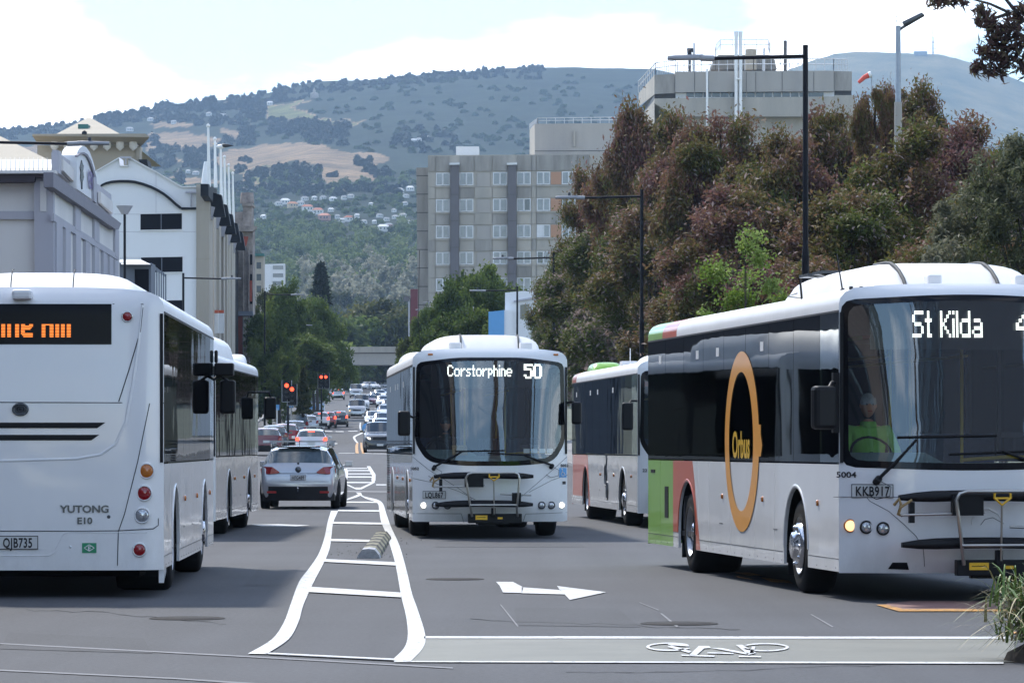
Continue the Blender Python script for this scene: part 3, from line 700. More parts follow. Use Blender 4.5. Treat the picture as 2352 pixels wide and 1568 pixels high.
LI = [(235,1392),(375,1300),(438,1190),(468,1085),(528,950),(588,835),(630,740),(645,650),(656,565),(688,489)]
strip('median_line', Z_(LO), Z_(LI), M['roadpaint'], .009)
RO = [(1140,1439),(1218,1355),(1234,1275),(1192,1130),(1150,1010),(1120,880),(1072,710),(1018,590),(988,505),(968,445),(930,418),(848,398),(826,374)]
RI = [(1022,1432),(1100,1355),(1124,1270),(1112,1150),(1082,1025),(1057,880),(1032,770),(990,640),(957,560),(945,492),(932,440),(858,412),(797,374)]
strip('median_line', Z_(RO), Z_(RI), M['roadpaint'], .009)
strip('median_line', Z_([(735,418),(800,392),(826,374)]), Z_([(735,426),(812,402),(836,384)]), M['roadpaint'], .013)
bars = [[(505,970),(1082,1007),(1082,1037),(500,1003)], [(598,795),(1050,815),(1050,836),(592,812)], [(640,668),(1015,677),(1020,690),(638,682)], [(652,560),(972,566),(975,578),(650,572)],
        [(686,484),(948,487),(948,497),(686,493)], [(735,432),(934,433),(936,441),(735,440)], [(740,234),(896,234),(897,240),(742,240)], [(745,255),(896,255),(896,261),(746,261)], [(746,273),(897,274),(898,281),(746,281)],
        [(740,308),(900,309),(898,316),(742,316)], [(225,1385),(1035,1424),(1035,1433),(250,1394)], [(735,222),(870,220),(870,225),(735,227)]]
marks('median_bar', [Z_(p) for p in bars], M['roadpaint'], .013)
marks('median_line', [Z_([(866,209),(888,209),(922,262),(921,300),(898,313),(896,290),(900,268)]), Z_([(722,224),(740,222),(750,240),(745,290),(735,302),(733,262)]), Z_([(735,318),(795,345),(800,356),(735,326)]), Z_([(822,346),(915,304),(918,312),(830,356)]), Z_([(795,343),(828,343),(826,356),(798,356)])], M['roadpaint'], .009)
marks('limit_line', [Z_([(925,322),(990,322),(990,328),(925,328)]), Z_([(850,126),(990,128),(990,131),(850,129)]), Z_([(690,126),(790,126),(790,128),(690,128)])], M['roadpaint'], .005)
marks('faint_crossing_line', [Z_([(730,362),(992,366),(992,372),(730,370)])], M['faint'], .005)
# further median with wavy line and orange ends
w7 = lambda L: [(562.7+.1435*x, 844+.1435*y) for x, y in L]
strip('median_line', w7([(1838,880),(1830,940),(1840,1010),(1850,1045),(1735,1100),(1740,1150),(1785,1205)]), w7([(1860,880),(1852,940),(1870,1010),(1885,1050),(1775,1105),(1775,1150),(1815,1205)]), M['roadpaint'], .009)
strip('median_line', w7([(1785,1205),(1765,1260),(1770,1370)]), w7([(1815,1205),(1810,1290),(1822,1375)]), M['roadpaint_y'], .009)
strip('median_line', w7([(1845,1200),(1850,1290),(1875,1375)]), w7([(1875,1200),(1885,1290),(1915,1380)]), M['roadpaint_y'], .009)
marks('lane_dash', [w7([(1280,1010),(1400,1016),(1400,1024),(1280,1020)]), w7([(1450,1018),(1580,1018),(1580,1028),(1450,1026)]), w7([(1650,1012),(1800,1008),(1800,1018),(1650,1020)]), w7([(1370,1215),(1480,1208),(1480,1220),(1375,1232)])], M['roadpaint'], .005)
# seal joint lines across the junction
marks('seal_joint', [[(0,1477),(520,1504),(1040,1533),(1040,1536),(520,1507),(0,1479.5)], [(0,1538),(400,1557),(600,1570),(600,1574),(400,1560),(0,1541)]], M['faint'], .005)
# cycle box and its lines
w3 = lambda L: [(1012.8+.5694*x, 1200.4+.5694*y) for x, y in L]
marks('cycle_box', [[(974,1466),(2330,1466),(2330,1521),(940,1521),(962,1495)]], M['bikebox'], .005)
marks('box_line', [[(974,1462.5),(2322,1463.5),(2322,1468.5),(974,1467.5)], [(905,1519.5),(2305,1522),(2305,1526),(905,1522)]], M['roadpaint'], .009)
# bicycle symbol lying along the box
def ring2(cx0, cy0, rx, ry, w0, a0=0, a1=360, n=22):
    A = []; B_ = []
    for k in range(n+1):
        a = R(a0+(a1-a0)*k/n); A.append((cx0+rx*math.cos(a), cy0+ry*math.sin(a))); B_.append((cx0+(rx-w0*2.6)*math.cos(a), cy0+(ry-w0)*math.sin(a)))
    return A, B_
for args in ((920,505,92,17,5, 20, 330), (1308,507,96,17,5, -150, 160)):
    A, B_ = ring2(*args); strip('cycle_symbol', w3(A), w3(B_), M['roadpaint'], .013, sub=1)
marks('cycle_symbol', [w3(p) for p in ([(912,505),(930,500),(1010,524),(1000,530)], [(1040,502),(1080,502),(1090,510),(1062,512),(1030,540),(1000,540)], [(968,537),(1105,541),(1102,546),(972,542)],
     [(920,492),(1000,499),(1000,504),(915,498)], [(1090,510),(1130,510),(1245,532),(1230,536)], [(1075,527),(1180,530),(1180,535),(1075,532)], [(1190,498),(1215,497),(1272,530),(1240,538)], [(1255,504),(1268,504),(1262,530),(1245,532)], [(1200,541),(1292,543),(1290,548),(1202,547)])], M['roadpaint'], .013)
marks('turn_arrow', [w3([(222,240),(290,240),(332,262),(326,285),(250,283),(237,256)]), w3([(326,262),(478,273),(500,291),(326,286)]), w3([(468,257),(666,282),(520,313),(498,290),(480,273)])], M['roadpaint'], .009)
marks('tyre_scrape', [w3(p) for p in ([(238,330),(242,330),(314,418),(308,420)], [(798,322),(804,322),(880,352),(876,354)], [(884,366),(892,366),(958,418),(950,422)], [(1490,370),(1496,370),(1584,420),(1578,422)])], M['faint'], .005)
marks('bus_bay_surface', [w3([(1790,335),(1850,352),(2352,352),(2352,318),(1900,316),(1800,326)])], M['redsurf'], .005)
marks('bus_bay_line', [w3([(1755,333),(1795,332),(1865,350),(2352,350),(2352,359),(1845,359)]), w3([(2280,452),(2352,432),(2352,441),(2300,452)])], M['roadpaint_y'], .009)
marks('bus_bay_line', [w3([(1180,202),(1240,202),(1300,214),(1240,214)]), w3([(1290,222),(1400,234),(1420,246),(1330,240)]), w3([(1190,216),(1240,226),(1260,232),(1200,224)])], M['roadpaint_y'], .009)
marks('manhole_line', [[(578,1204.5),(640,1203.5),(712,1206),(680,1208.5),(600,1208)]], M['roadpaint'], .005)
# rubber lane separator, worn yellow and black segments
sep_b = thing('lane_separator', 'worn black and yellow rubber separator kerb bolted down inside the painted median', 'separator', tuple(gp(846, 1282)))
M['sep_y'] = mat('worn_yellow_rubber', (.27, .255, .17), .85, var=.45, scale=9, dirt=(.12, .11, .08)); M['sep_k'] = mat('worn_black_rubber', (.05, .047, .042), .9, var=.3, scale=9); M['sep_g'] = mat('separator_end_cap', (.42, .42, .45), .6, var=.3, scale=20)
A0, A1 = gp(846, 1281), gp(877, 1236); dvec = (A1-A0); ln = dvec.length; dvec.normalize(); nrm = Vector((dvec.y, -dvec.x, 0)); nseg = 13
for k in range(nseg):
    b = MB(); rows = []
    for u in (0, .99):
        q = dvec*(ln*(k+u)/nseg); rows.append([tuple(q + nrm*x + Vector((0, 0, z))) for x, z in ((-.155, 0), (-.14, .045), (-.08, .12), (0, .13), (.08, .12), (.14, .045), (.155, 0))])
    b.grid(rows, False); b.add(rows[0], [(6,5,4,3,2,1,0)]); b.add(rows[1], [tuple(range(7))])
    b.build('segment', M['sep_g'] if k == 0 else M['sep_y' if k % 2 else 'sep_k'], sep_b)
# grit round the separator
M['patch'] = asphalt('asphalt_repair', (.045, .047, .054), 0); M['iron'] = mat('cast_iron', (.04, .038, .038), .85, metal=.1, spec=.2, var=.3, scale=12)
marks('repair_patch', [[(1180,1395),(1420,1397),(1470,1440),(1190,1436)], [(20,1452),(330,1466),(350,1500),(0,1490)], [(1000,1245),(1330,1246),(1345,1256),(1000,1256)], [(600,1300),(690,1300),(660,1345),(560,1345)]], M['patch'], .003)
for xd, yd in ((1560, 1432), (430, 1420), (1045, 1330)):
    c0 = gp(xd, yd, .004); b = MB(); b.lathe([(.33, 0), (.32, .004), (.29, .004), (.285, .0), (.27, .0), (.265, .004), (.001, .004)], tuple(c0), axis='Z', n=28); b.build('manhole_cover', M['iron'], kind='structure')
# tar-filled cracks
for (x0, y0, x1, y1, sd) in ((1080,1420,1700,1452,1),(60,1400,520,1440,4),(1300,1545,2200,1538,5)):
    g_ = np.random.default_rng(sd); n_ = 26; A_ = []; B_ = []
    oy = 0
    for k in range(n_+1):
        u = k/n_; oy += g_.normal()*1.6; xx, yy = x0+(x1-x0)*u, y0+(y1-y0)*u+oy; w_ = .15+.25*g_.random(); A_.append((xx, yy-w_)); B_.append((xx, yy+w_))
    strip('tar_crack', A_, B_, M['iron_tar'], .0035, sub=1)
b = MB()
for k in range(150):
    u = RNG.random()*ln; v = RNG.normal()*.32; c0 = A0 + dvec*u + nrm*v; s_ = .005 + .010*RNG.random()
    b.add([c0+Vector((s_*math.cos(a), s_*math.sin(a), .002)) for a in (0, 2.1, 4.2)] + [c0+Vector((0, 0, s_))], [(0,1,3),(1,2,3),(2,0,3)])
b.build('grit', M['sep_k'], kind='stuff')
# ------------------------------------------------------------------ facades: vertical planes seen from the eye point
class Plane:
    def __init__(s, A, B): s.A = Vector((A[0], A[1], 0)); s.d = (Vector((B[0], B[1], 0)) - s.A); s.n = Vector((s.d.y, -s.d.x, 0)).normalized(); s.n *= -1 if s.n.dot(s.A) > 0 else 1
    def pt(s, xd, yd, off=0):                 # grid position -> point on this wall (or `off` metres in front of it)
        k = (xd - CX)/F; den = s.n.x*k + s.n.y; Z = (s.n.dot(s.A) + off)/den
        return P(xd, yd, Z)
def cam_plane(Z): return Plane((0, Z), (1, Z))
def px(pl, pts, out, back, nm, m, par, lab=None):
    """polygon measured on the wall, from `out` metres proud to `back` metres behind"""
    b = MB(); q = [pl.pt(*p, out) for p in pts]; b.ext(q, -pl.n*(out+back)); return b.build(nm, m, par, label=lab)
def rect(x0, y0, x1, y1): return [(x0, y0), (x1, y0), (x1, y1), (x0, y1)]
def root(nm, lab, cat, pl, xd, group=None, Z=None):
    p = pl.pt(xd, HY); return thing(nm, lab, cat, (0, 0, 0), 0, group)
M['w_cream'] = mat('rendered_wall_cream', (.76, .74, .71), .8, var=.07, scale=.5, dirt=(.68,.66,.64), streak=True)
M['w_lilac'] = mat('painted_trim_lilac_grey', (.46, .455, .50), .7, var=.08, scale=.6, streak=True)
M['w_dkgrey'] = mat('cornice_dark_grey', (.24, .23, .26), .7, var=.1)
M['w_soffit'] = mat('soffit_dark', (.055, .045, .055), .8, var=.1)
M['iron_roof'] = mat('painted_iron_roof', (.62, .62, .60), .5, var=.08, scale=.7)
M['w_white'] = mat('white_painted_wall', (.8, .81, .83), .7, var=.05, scale=.4, streak=True)
M['w_black'] = mat('black_trim', (.008, .009, .014), .6, var=.1, spec=.2)
M['w_open'] = mat('dark_opening', (.004, .004, .008), .7, var=.1, spec=.1)
M['w_beige'] = mat('beige_pier', (.42, .38, .32), .8, var=.1, scale=.5, dirt=(.34,.30,.25), streak=True)
M['w_tan'] = mat('tan_wall', (.42, .37, .29), .85, var=.06, scale=.2)
M['w_tan2'] = mat('tan_eaves', (.36, .32, .26), .85, var=.08, scale=.2)
M['w_teal'] = mat('teal_vent', (.03, .14, .13), .6, var=.05)
M['purple'] = mat('sign_purple', (.16, .11, .30), .5, var=.05)
M['w_slate'] = mat('slate_blue_wall', (.14, .16, .20), .6, var=.1)
M['stone'] = mat('weathered_stone', (.34, .30, .27), .9, var=.3, scale=1.2, dirt=(.12,.10,.10), bump=.6, bscale=3)
M['brick'] = mat('red_brick', (.33, .075, .05), .9, var=.2, scale=2)
M['conc'] = mat('precast_concrete', (.45, .41, .35), .88, var=.14, scale=.35, dirt=(.34, .32, .285), streak=True)
M['conc2'] = mat('precast_concrete_stained', (.38, .355, .325), .88, var=.2, scale=.6, dirt=(.22, .205, .18), streak=True)
M['conc3'] = mat('precast_concrete_smooth', (.43, .40, .36), .88, var=.1, scale=.2, dirt=(.34,.32,.30), streak=True)
M['shaft'] = mat('dark_service_shaft', (.15, .14, .15), .8, var=.1, scale=.3)
M['peach'] = mat('peach_panel', (.48, .27, .17), .8, var=.05)
M['winframe'] = mat('white_window_frame', (.72, .73, .74), .5, var=.03)
M['pane'] = mat('curtained_pane', (.22, .25, .28), .12, var=.3, scale=.8, coat=.5)
M['pane2'] = mat('dark_pane', (.05, .07, .09), .08, var=.3, scale=.8, coat=.5)
M['louvre'] = mat('louvre', (.09, .085, .085), .6, var=.1)
M['rail'] = mat('galvanised_rail', (.62, .63, .65), .5, metal=.2, var=.05)
M['pipe'] = mat('bright_flue', (.78, .78, .78), .35, metal=.2, var=.05)
# ---- L1: lilac and cream building, left
w1x = lambda *L: [(.2691*x, 234.5+.2691*y) for x, y in L]
b1 = thing('shop_building', 'cream and lilac-grey building with an arched parapet sign, far left behind the buses', 'building')
F1 = cam_plane(111.0); S1 = Plane(((122-CX)*111/F, 111.0), ((278-CX)*134/F, 134.0))
px(F1, w1x((-900,680),(440,680),(440,3000),(-900,3000)), 0, .5, 'wall', M['w_cream'], b1)
px(S1, w1x((455,700),(1020,1080),(1025,2900),(455,2900)), 0, .5, 'wall', M['w_cream'], b1)
px(F1, w1x((290,640),(455,640),(465,3000),(305,3000)), .25, .1, 'corner_pilaster', M['w_lilac'], b1)
px(F1, w1x((342,675),(395,680),(395,932),(342,930)), .28, -.24, 'pilaster_panel', M['w_cream'], b1)
px(F1, w1x((-900,930),(290,930),(292,1000),(-900,1000)), .12, .05, 'string_course', M['w_lilac'], b1)
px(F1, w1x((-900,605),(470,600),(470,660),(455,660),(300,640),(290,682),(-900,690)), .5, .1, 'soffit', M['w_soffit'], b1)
px(F1, w1x((-900,590),(472,582),(472,607),(-900,614)), .62, .1, 'fascia', M['w_cream'], b1)
# ribbed roof between front eave and parapet
A_, B_, C_, D_ = P(-240, 395, 110.5), P(119, 391, 110.5), P(119, 366, 118), P(-240, 367, 118)
for k in range(34):
    u0, u1 = k/34, (k+.94)/34; b = MB(); q = [A_.lerp(B_, u0), A_.lerp(B_, u1), D_.lerp(C_, u1), D_.lerp(C_, u0)]
    b.add(q, [(0,1,2,3)]); r0, r1 = A_.lerp(B_, u1), D_.lerp(C_, u1); r2, r3 = A_.lerp(B_, u1+.05/34), D_.lerp(C_, u1+.05/34)
    up = Vector((0, 0, .06)); b.add([r0+up, r2+up, r3+up, r1+up, r0, r1], [(0,1,2,3), (4,0,3,5)]); b.build('roof_sheet', M['iron_roof'], b1)
px(F1, w1x((445,408),(497,410),(500,606),(470,606),(445,585)), .1, .6, 'parapet_post', M['w_lilac'], b1)
# side parapet, cornice, bands, pilasters
px(S1, w1x((497,430),(655,545),(655,740),(500,600)), -.1, .3, 'parapet', M['w_lilac'], b1)
px(S1, w1x((512,490),(640,600),(640,715),(512,585)), -.08, -.02, 'parapet_panel', M['w_cream'], b1)
px(S1, w1x((820,690),(950,790),(955,980),(825,880)), -.1, .3, 'parapet', M['w_lilac'], b1)
px(S1, w1x((835,765),(938,850),(940,955),(836,860)), -.08, -.02, 'parapet_panel', M['w_cream'], b1)
arch = [(612,445)] + [(612+ (820-612)*k/14, 445 - 175*math.sin(math.pi*k/14*.86+.22)*1.0 + 95*(k/14) + 28) for k in range(1, 14)] 
arch = [(655,455),(662,420),(680,392),(705,375),(735,385),(765,425),(790,490),(810,560),(822,640),(825,860),(655,740)]
px(S1, w1x(*arch), .1, .35, 'arched_parapet', M['w_white'], b1)
oc = [(662,455),(690,432),(720,430),(750,448),(780,500),(802,570),(822,640)]; ic = [(662,470),(690,448),(718,446),(744,464),(770,515),(791,580),(808,645)]
for p0, p1, p2, p3 in zip(oc, oc[1:], ic[1:], ic): px(S1, w1x(p0, p1, p2, p3), .16, -.08, 'arch_moulding', M['w_dkgrey'], b1)
px(S1, w1x((800,640),(825,640),(828,865),(804,845)), .18, -.08, 'arch_moulding', M['w_lilac'], b1)
o_, ux = S1.pt(*w1x((712,740))[0]), (S1.pt(*w1x((770,780))[0]) - S1.pt(*w1x((712,740))[0])); ux.z = 0; ux.normalize()
o2 = S1.pt(*w1x((738,735))[0])
text_mb('NERS', .72, lambda u, v: o2 + ux*u*1.0 + Vector((0, 0, v+.0)) + S1.n*.14, 1.2, bold=.02).build('lettering', M['purple'], b1)
px(S1, w1x((700,495),(708,530),(716,545),(711,590),(718,640),(708,680),(706,745),(700,745),(698,690),(690,650),(694,600),(687,560),(694,530)), .13, -.09, 'thistle_emblem', M['ink_grey'], b1)
px(S1, w1x((455,600),(1035,1035),(1012,1088),(985,1085),(455,725)), .22, .05, 'cornice', M['w_dkgrey'], b1)
px(S1, w1x((462,950),(1015,1305),(1015,1352),(462,1015)), .07, .02, 'string_course', M['w_lilac'], b1)
for x0, x1, y0, y1 in ((645,692,820,1080),(808,850,940,1180),(985,1016,1070,1310)):
    px(S1, w1x((x0,y0),(x1,y0+32),(x1,y1+30),(x0,y1)), .08, .02, 'pilaster', M['w_lilac'], b1)
for i, (x0, x1) in enumerate(((485,535),(562,605),(650,692),(735,773),(810,850),(885,918),(938,966),(985,1012))):
    y = 1015 + (x0-462)*.62; px(S1, w1x((x0,y),(x1,y+24),(x1,2900),(x0,2900)), .10, .02, 'pilaster', M['w_lilac'], b1)
# ---- low slate shed with cone lamp, between L1 and L2
b1b = thing('low_building', 'low slate-blue building with a pale ribbed roof in front of the white gable', 'building')
Fb = cam_plane(170.0)
px(Fb, w1x((960,1372),(1290,1372),(1290,3000),(960,3000)), 0, 2, 'wall', M['w_slate'], b1b)
px(Fb, w1x((1150,1425),(1270,1425),(1270,1700),(1150,1700)), .03, 0, 'window', M['w_open'], b1b)
b = MB(); b.add([P(*w1x((1000,1345))[0], 172), P(*w1x((1205,1345))[0], 172), P(*w1x((1290,1385))[0], 169), P(*w1x((1040,1385))[0], 169)], [(3,2,1,0)]); b.build('roof', M['iron_roof'], b1b)
px(Fb, w1x((1000,1368),(1300,1378),(1300,1396),(1000,1390)), .1, .05, 'gutter', M['w_slate'], b1b)
Sb = Plane((Fb.pt(*w1x((1290,1372))[0]).x, 170), (Fb.pt(*w1x((1290,1372))[0]).x - .0, 196))
for k in range(7):
    x0 = 1295 + k*19; px(cam_plane(171+k*4.0), w1x((x0,1385+k*14),(x0+9,1385+k*14),(x0+9,1700),(x0,1700)), 0, .2, 'post', M['w_slate'], b1b)
b = MB(); b.add([P(*w1x((1290,1375))[0], 170), P(*w1x((1420,1475))[0], 198), P(*w1x((1420,1500))[0], 198), P(*w1x((1290,1410))[0], 170)], [(0,1,2,3)]); b.build('gutter', M['w_slate'], b1b)
lp = thing('cone_lamp', 'street lamp with an inverted glass cone on a black post before the white wall', 'lamp')
c0 = P(*w1x((1066,1335))[0], 168.0); c1 = P(*w1x((1064,958))[0], 168.0)
b = MB(); b.tube([(c0.x, c0.y, 0), c1], .055, 8); b.build('post', M['w_black'], lp)
b = MB(); b.lathe([(.12, 0), (.14, .01), (.35, .34), (.36, .36), (.001, .37)], tuple(c1), axis='Z', n=8, smooth=False); b.build('cone_shade', M['w_lilac'], lp)
# ---- L2: white gabled car park with black arch
Z2 = 255.0; F2 = cam_plane(Z2); S2 = Plane(((481-CX)*Z2/F, Z2), ((548-CX)*326/F, 326.0))
b2 = thing('car_park_building', 'white gabled parking building with a black arched band and dark openings', 'building')
gable = [(760,640),(825,580),(1015,470),(1022,540),(1093,540),(1100,466),(1330,590),(1555,720),(1675,716)]
px(F2, w1x(*gable, (1675,3600),(760,3600)), 0, 3.0, 'wall', M['w_white'], b2)
for A_, B_ in zip(gable[1:], gable[2:]):
    px(F2, w1x(A_, B_, (B_[0], B_[1]+9), (A_[0], A_[1]+9)), .22, 0, 'coping', M['bus_roof'], b2)
pts = [(860,715),(900,695),(950,682),(1020,676),(1090,676),(1150,682),(1220,700),(1290,725),(1350,755),(1400,785),(1450,825),(1500,870),(1545,905)]
b = MB(); rows = []
for p in pts: rows.append([F2.pt(*w1x((p[0]+dx, p[1]+dy))[0]) + F2.n*o for dx, dy, o in ((-4,12,0),(-4,12,.25),(5,-9,.25),(5,-9,0))])
b.grid(rows, False); b.build('arch_band', M['w_black'], b2)
px(F2, w1x((1540,898),(1785,898),(1785,916),(1548,918)), .22, 0, 'arch_band', M['w_black'], b2)
for y0, y1, xa, xb in ((950,1097,1199,1552),(1320,1460,1204,1558),(1690,1830,1204,1560)):
    px(F2, w1x((xa,y0+6),(xb,y0),(xb,y1-6),(xa,y1)), .02, 0, 'opening', M['w_open'], b2)
    for xm in ((xa+xb)/2-4,): px(F2, w1x((xm,y0+4),(xm+7,y0+4),(xm+7,y1-3),(xm,y1-3)), .06, 0, 'mullion', M['w_slate'], b2)
    px(F2, w1x((xa-2,y1-6),(xb+2,y1-12),(xb+2,y1-4),(xa-2,y1+3)), .12, 0, 'sill', M['bus_roof'], b2)
for y in (955, 1105, 1325, 1475): px(F2, w1x((975,y),(1196,y),(1196,y+3),(975,y+3)), .015, 0, 'panel_joint', M['w_lilac'], b2)
for x in (1330,): px(F2, w1x((x,590),(x+3,590),(x+3,945),(x,945)), .015, 0, 'panel_joint', M['w_lilac'], b2)
px(F2, w1x((1560,1105),(1675,1105),(1675,1108),(1560,1108)), .015, 0, 'panel_joint', M['w_lilac'], b2)
for x, y0, y1 in ((1633,770,895),(1075,475,535)):
    b = MB(); b.tube([F2.pt(*w1x((x,y1))[0])+F2.n*.2, F2.pt(*w1x((x,y0))[0])+F2.n*.2], .06, 6); c0 = F2.pt(*w1x((x,y0))[0])+F2.n*.2; b.cbox(c0, (.7,.2,.12)); b.build('wall_bracket', M['w_lilac'], b2)
px(F2, w1x((1675,700),(1785,700),(1790,3600),(1680,3600)), .25, 3, 'pier', M['w_beige'], b2)
for y in (915, 1335): px(F2, w1x((1675,y),(1788,y),(1788,y+4),(1675,y+4)), .262, -.24, 'panel_joint', M['w_tan2'], b2)
# street side: piers and bays
side = [(1785,1825,'w_open'),(1825,1846,'w_beige'),(1846,1872,'w_open'),(1872,1888,'w_beige'),(1888,1908,'w_open'),(1908,1922,'w_beige'),(1922,1936,'w_open'),(1936,1948,'w_beige'),(1948,1958,'w_open'),(1958,1968,'w_beige'),(1968,1980,'w_open'),(1980,2008,'w_beige'),(2008,2035,'w_open')]
slope = lambda x, y0: y0 + (x-1785)*1.9
for x0, x1, m in side:
    px(S2, w1x((x0,slope(x0,800)),(x1,slope(x1,800)),(x1,3600),(x0,3600)), .1 if m == 'w_beige' else -.25, .5, 'pier' if m == 'w_beige' else 'bay', M[m], b2)
px(S2, w1x((1780,700),(1850,745),(1850,900),(1780,800)), .2, .3, 'roof_plant', M['w_black'], b2)
for k in range(5):
    x = 1795 + k*52 - k*k*1.2; y = 800 + (x-1785)*1.62; Zk = S2.pt(*w1x((x, y))[0]).y
    c0 = P(*w1x((x+28, y+42))[0], Zk-.5)
    b = MB(); b.ext([c0 + Vector((-.6, 0, .8)), c0 + Vector((.5, 0, .5)), c0 + Vector((.75, 0, -.9)), c0 + Vector((.0, 0, -.9)), c0 + Vector((-.5, 0, .1))], (0, .8, 0)); b.build('awning_box', M['w_black'], b2)
    b = MB(); b.ext([c0 + Vector((-.6, -.05, -.1)), c0 + Vector((.1, -.05, -.3)), c0 + Vector((-.1, -.05, -1.1)), c0 + Vector((-.6, -.05, -1.0))], (0, .8, 0)); b.build('downlight_box', M['w_lilac'], b2)
for k, (x, yt, yb) in enumerate(((1777,210,705),(1834,322,710),(1884,395,870),(1916,475,930),(1951,545,985),(1986,615,1040))):
    Zk = 250 + k*13.0; fp = thing('flagpole', ['tallest bare white flagpole on the parking building roof', 'second bare white flagpole from the left on the roof', 'white flagpole with a gull perched on its tip', 'fourth bare white flagpole from the left', 'fifth bare white flagpole from the left', 'rightmost and shortest of the bare white flagpoles'][k], 'flagpole', (0,0,0), 0, 'flagpoles on the parking building')
    b = MB(); b.tube([P(*w1x((x+7, yb+20))[0], Zk), P(*w1x((x, yt))[0], Zk)], .13, 7, r2=.07); b.build('pole', M['pipe'], fp)
    b = MB(); c0 = P(*w1x((x, yt))[0], Zk); b.lathe([(.01,.2),(.12,.1),(.12,0),(.001,-.1)], tuple(c0), axis='Z', n=8); b.build('finial', M['pipe'], fp)
b = MB(); b.tube([P(*w1x((1755,700))[0], 252), P(*w1x((1764,560))[0], 252), P(*w1x((1764,508))[0], 252)], .30, 8, r2=.16); tag(b.build('roof_spike', M['pipe']), 'short thick white spike beside the tallest flagpole', 'roof spike')
# gull
gl = thing('gull', 'seagull perched on top of the third flagpole', 'bird'); c0 = P(*w1x((1880,380))[0], 276)
b = MB(); b.lathe([(.001,-.42),(.08,-.3),(.17,-.05),(.17,.1),(.1,.25),(.001,.32)], tuple(c0+Vector((.05,0,0))), axis='X', n=10); b.lathe([(.001,-.1),(.08,-.03),(.08,.03),(.001,.1)], tuple(c0+Vector((-.3,0,.2))), axis='X', n=8); b.build('body', M['white'], gl)
b = MB(); b.lathe([(.001,-.2),(.14,0),(.1,.35),(.001,.75)], tuple(c0+Vector((.2,-.06,.06))), axis='X', n=8); b.build('wing', M['ink'], gl)
b = MB(); b.tube([c0+Vector((-.38,0,.2)), c0+Vector((-.5,0,.17))], .025, 5); b.build('beak', M['yellow_l'], gl)
# ---- L0: large tan building with pyramid roofs
Z0 = 345.0; F0 = cam_plane(Z0); b0 = thing('tan_building', 'big tan building with a flared cornice and pyramid roof behind the white gable', 'building')
px(F0, w1x((318,370),(1195,375),(1180,2600),(318,2600)), 0, 2, 'wall', M['w_tan'], b0)
px(F0, w1x((1163,372),(1192,390),(1190,520),(1166,520)), .3, 0, 'pier', M['w_tan2'], b0)
b = MB(); q0 = [P(*p, Z0-.2) for p in w1x((318,352),(1163,352))]; q1 = [P(*p, Z0-2.6) for p in w1x((275,287),(1278,300))]; q2 = [P(*p, Z0-2.6) for p in w1x((275,272),(1240,270))]; q4 = [P(*p, Z0+22) for p in w1x((290,285),(1200,285))]; q5 = P(*w1x((1198,384))[0], Z0+1)
b.add([q0[0], q0[1], q1[1], q1[0]], [(0,1,2,3)]); b.add([q0[1], q5, q1[1]], [(0,1,2)]); b.build('flared_eaves', M['w_tan'], b0)
b = MB(); b.add([q1[0], q1[1], q2[1], q2[0], q4[1], q4[0]], [(0,1,2,3), (3,2,4,5)]); b.build('cornice', M['w_tan2'], b0)
px(F0, w1x((318,350),(1165,350),(1198,384),(1165,362),(318,362)), .35, 0, 'string_course', M['w_tan2'], b0)
for k in range(7):
    x = 465 + k*112; b = MB(); b.lathe([(.001,-.6),(.35,-.3),(.35,.3),(.001,.6)], tuple(P(*w1x((x,360))[0], Z0-.6)), axis='Z', n=8); b.build('eaves_lamp', M['w_cream'], b0)
def pyramid(par, apex, L, Rr, Za, Zb, m, flat=None):
    a = P(*apex, Za+10); l = P(*L, Zb); r = P(*Rr, Zb); bl = l + Vector((0, 40, 0)); br = r + Vector((0, 40, 0)); pass
    b = MB(); b.add([a, l, r, br, bl], [(0,1,2), (0,2,3), (0,3,4), (0,4,1)]); return b.build('roof', m, par)
pyramid(b0, w1x((760,128))[0], w1x((455,285))[0], w1x((1030,275))[0], Z0+8, Z0, M['w_tan'])
pyramid(b0, w1x((-330,130))[0], w1x((-900,640))[0], w1x((400,485))[0], Z0-20, Z0-40, M['w_tan'])
b = MB(); b.ext([P(*p, Z0+9) for p in w1x((697,212),(780,212),(783,256),(697,256))], (0, -3, 0)); b.build('roof_vent', M['w_teal'], b0)
b = MB(); b.lathe([(.22,0),(.22,.2),(.1,.3),(.001,.34)], tuple(P(*w1x((720,276))[0], Z0-2.7)), axis='Z', n=10); b.build('roof_vent', M['w_black'], b0)
px(F0, w1x((1180,490),(1255,490),(1265,548),(1200,530)), .5, 3, 'roof_plant', M['w_black'], b0)
# ---- L3: old stone and brick building
z2x = lambda *L: [(525+.299*x, 375+.299*y) for x, y in L]
Z3 = 335.0; F3 = cam_plane(Z3); b3 = thing('stone_building', 'old soot-stained stone and red brick building with a chimney, left side of the street', 'building')
px(F3, z2x((-60,480),(185,480),(190,1800),(-60,1800)), 0, 3, 'wall', M['stone'], b3)
px(F3, z2x((0,375),(115,372),(115,485),(0,485)), -.5, 4, 'parapet', M['stone'], b3)
px(F3, z2x((110,325),(178,325),(178,480),(110,480)), -.3, 3, 'chimney', M['stone'], b3)
px(F3, z2x((105,308),(182,308),(184,328),(104,328)), -.1, 3.3, 'chimney_cap', M['stone'], b3)
for x in (120, 145, 166): 
    b = MB(); b.lathe([(.35,0),(.28,.9),(.001,.9)], tuple(P(*z2x((x,308))[0], Z3+1)), axis='Z', n=8); b.build('chimney_pot', M['stone'], b3)
px(F3, z2x((-10,482),(214,482),(210,500),(188,522),(-10,522)), .9, .2, 'cornice', M['stone'], b3)
px(F3, z2x((75,562),(152,562),(135,635),(70,635)), .2, 0, 'brick_panel', M['brick'], b3)
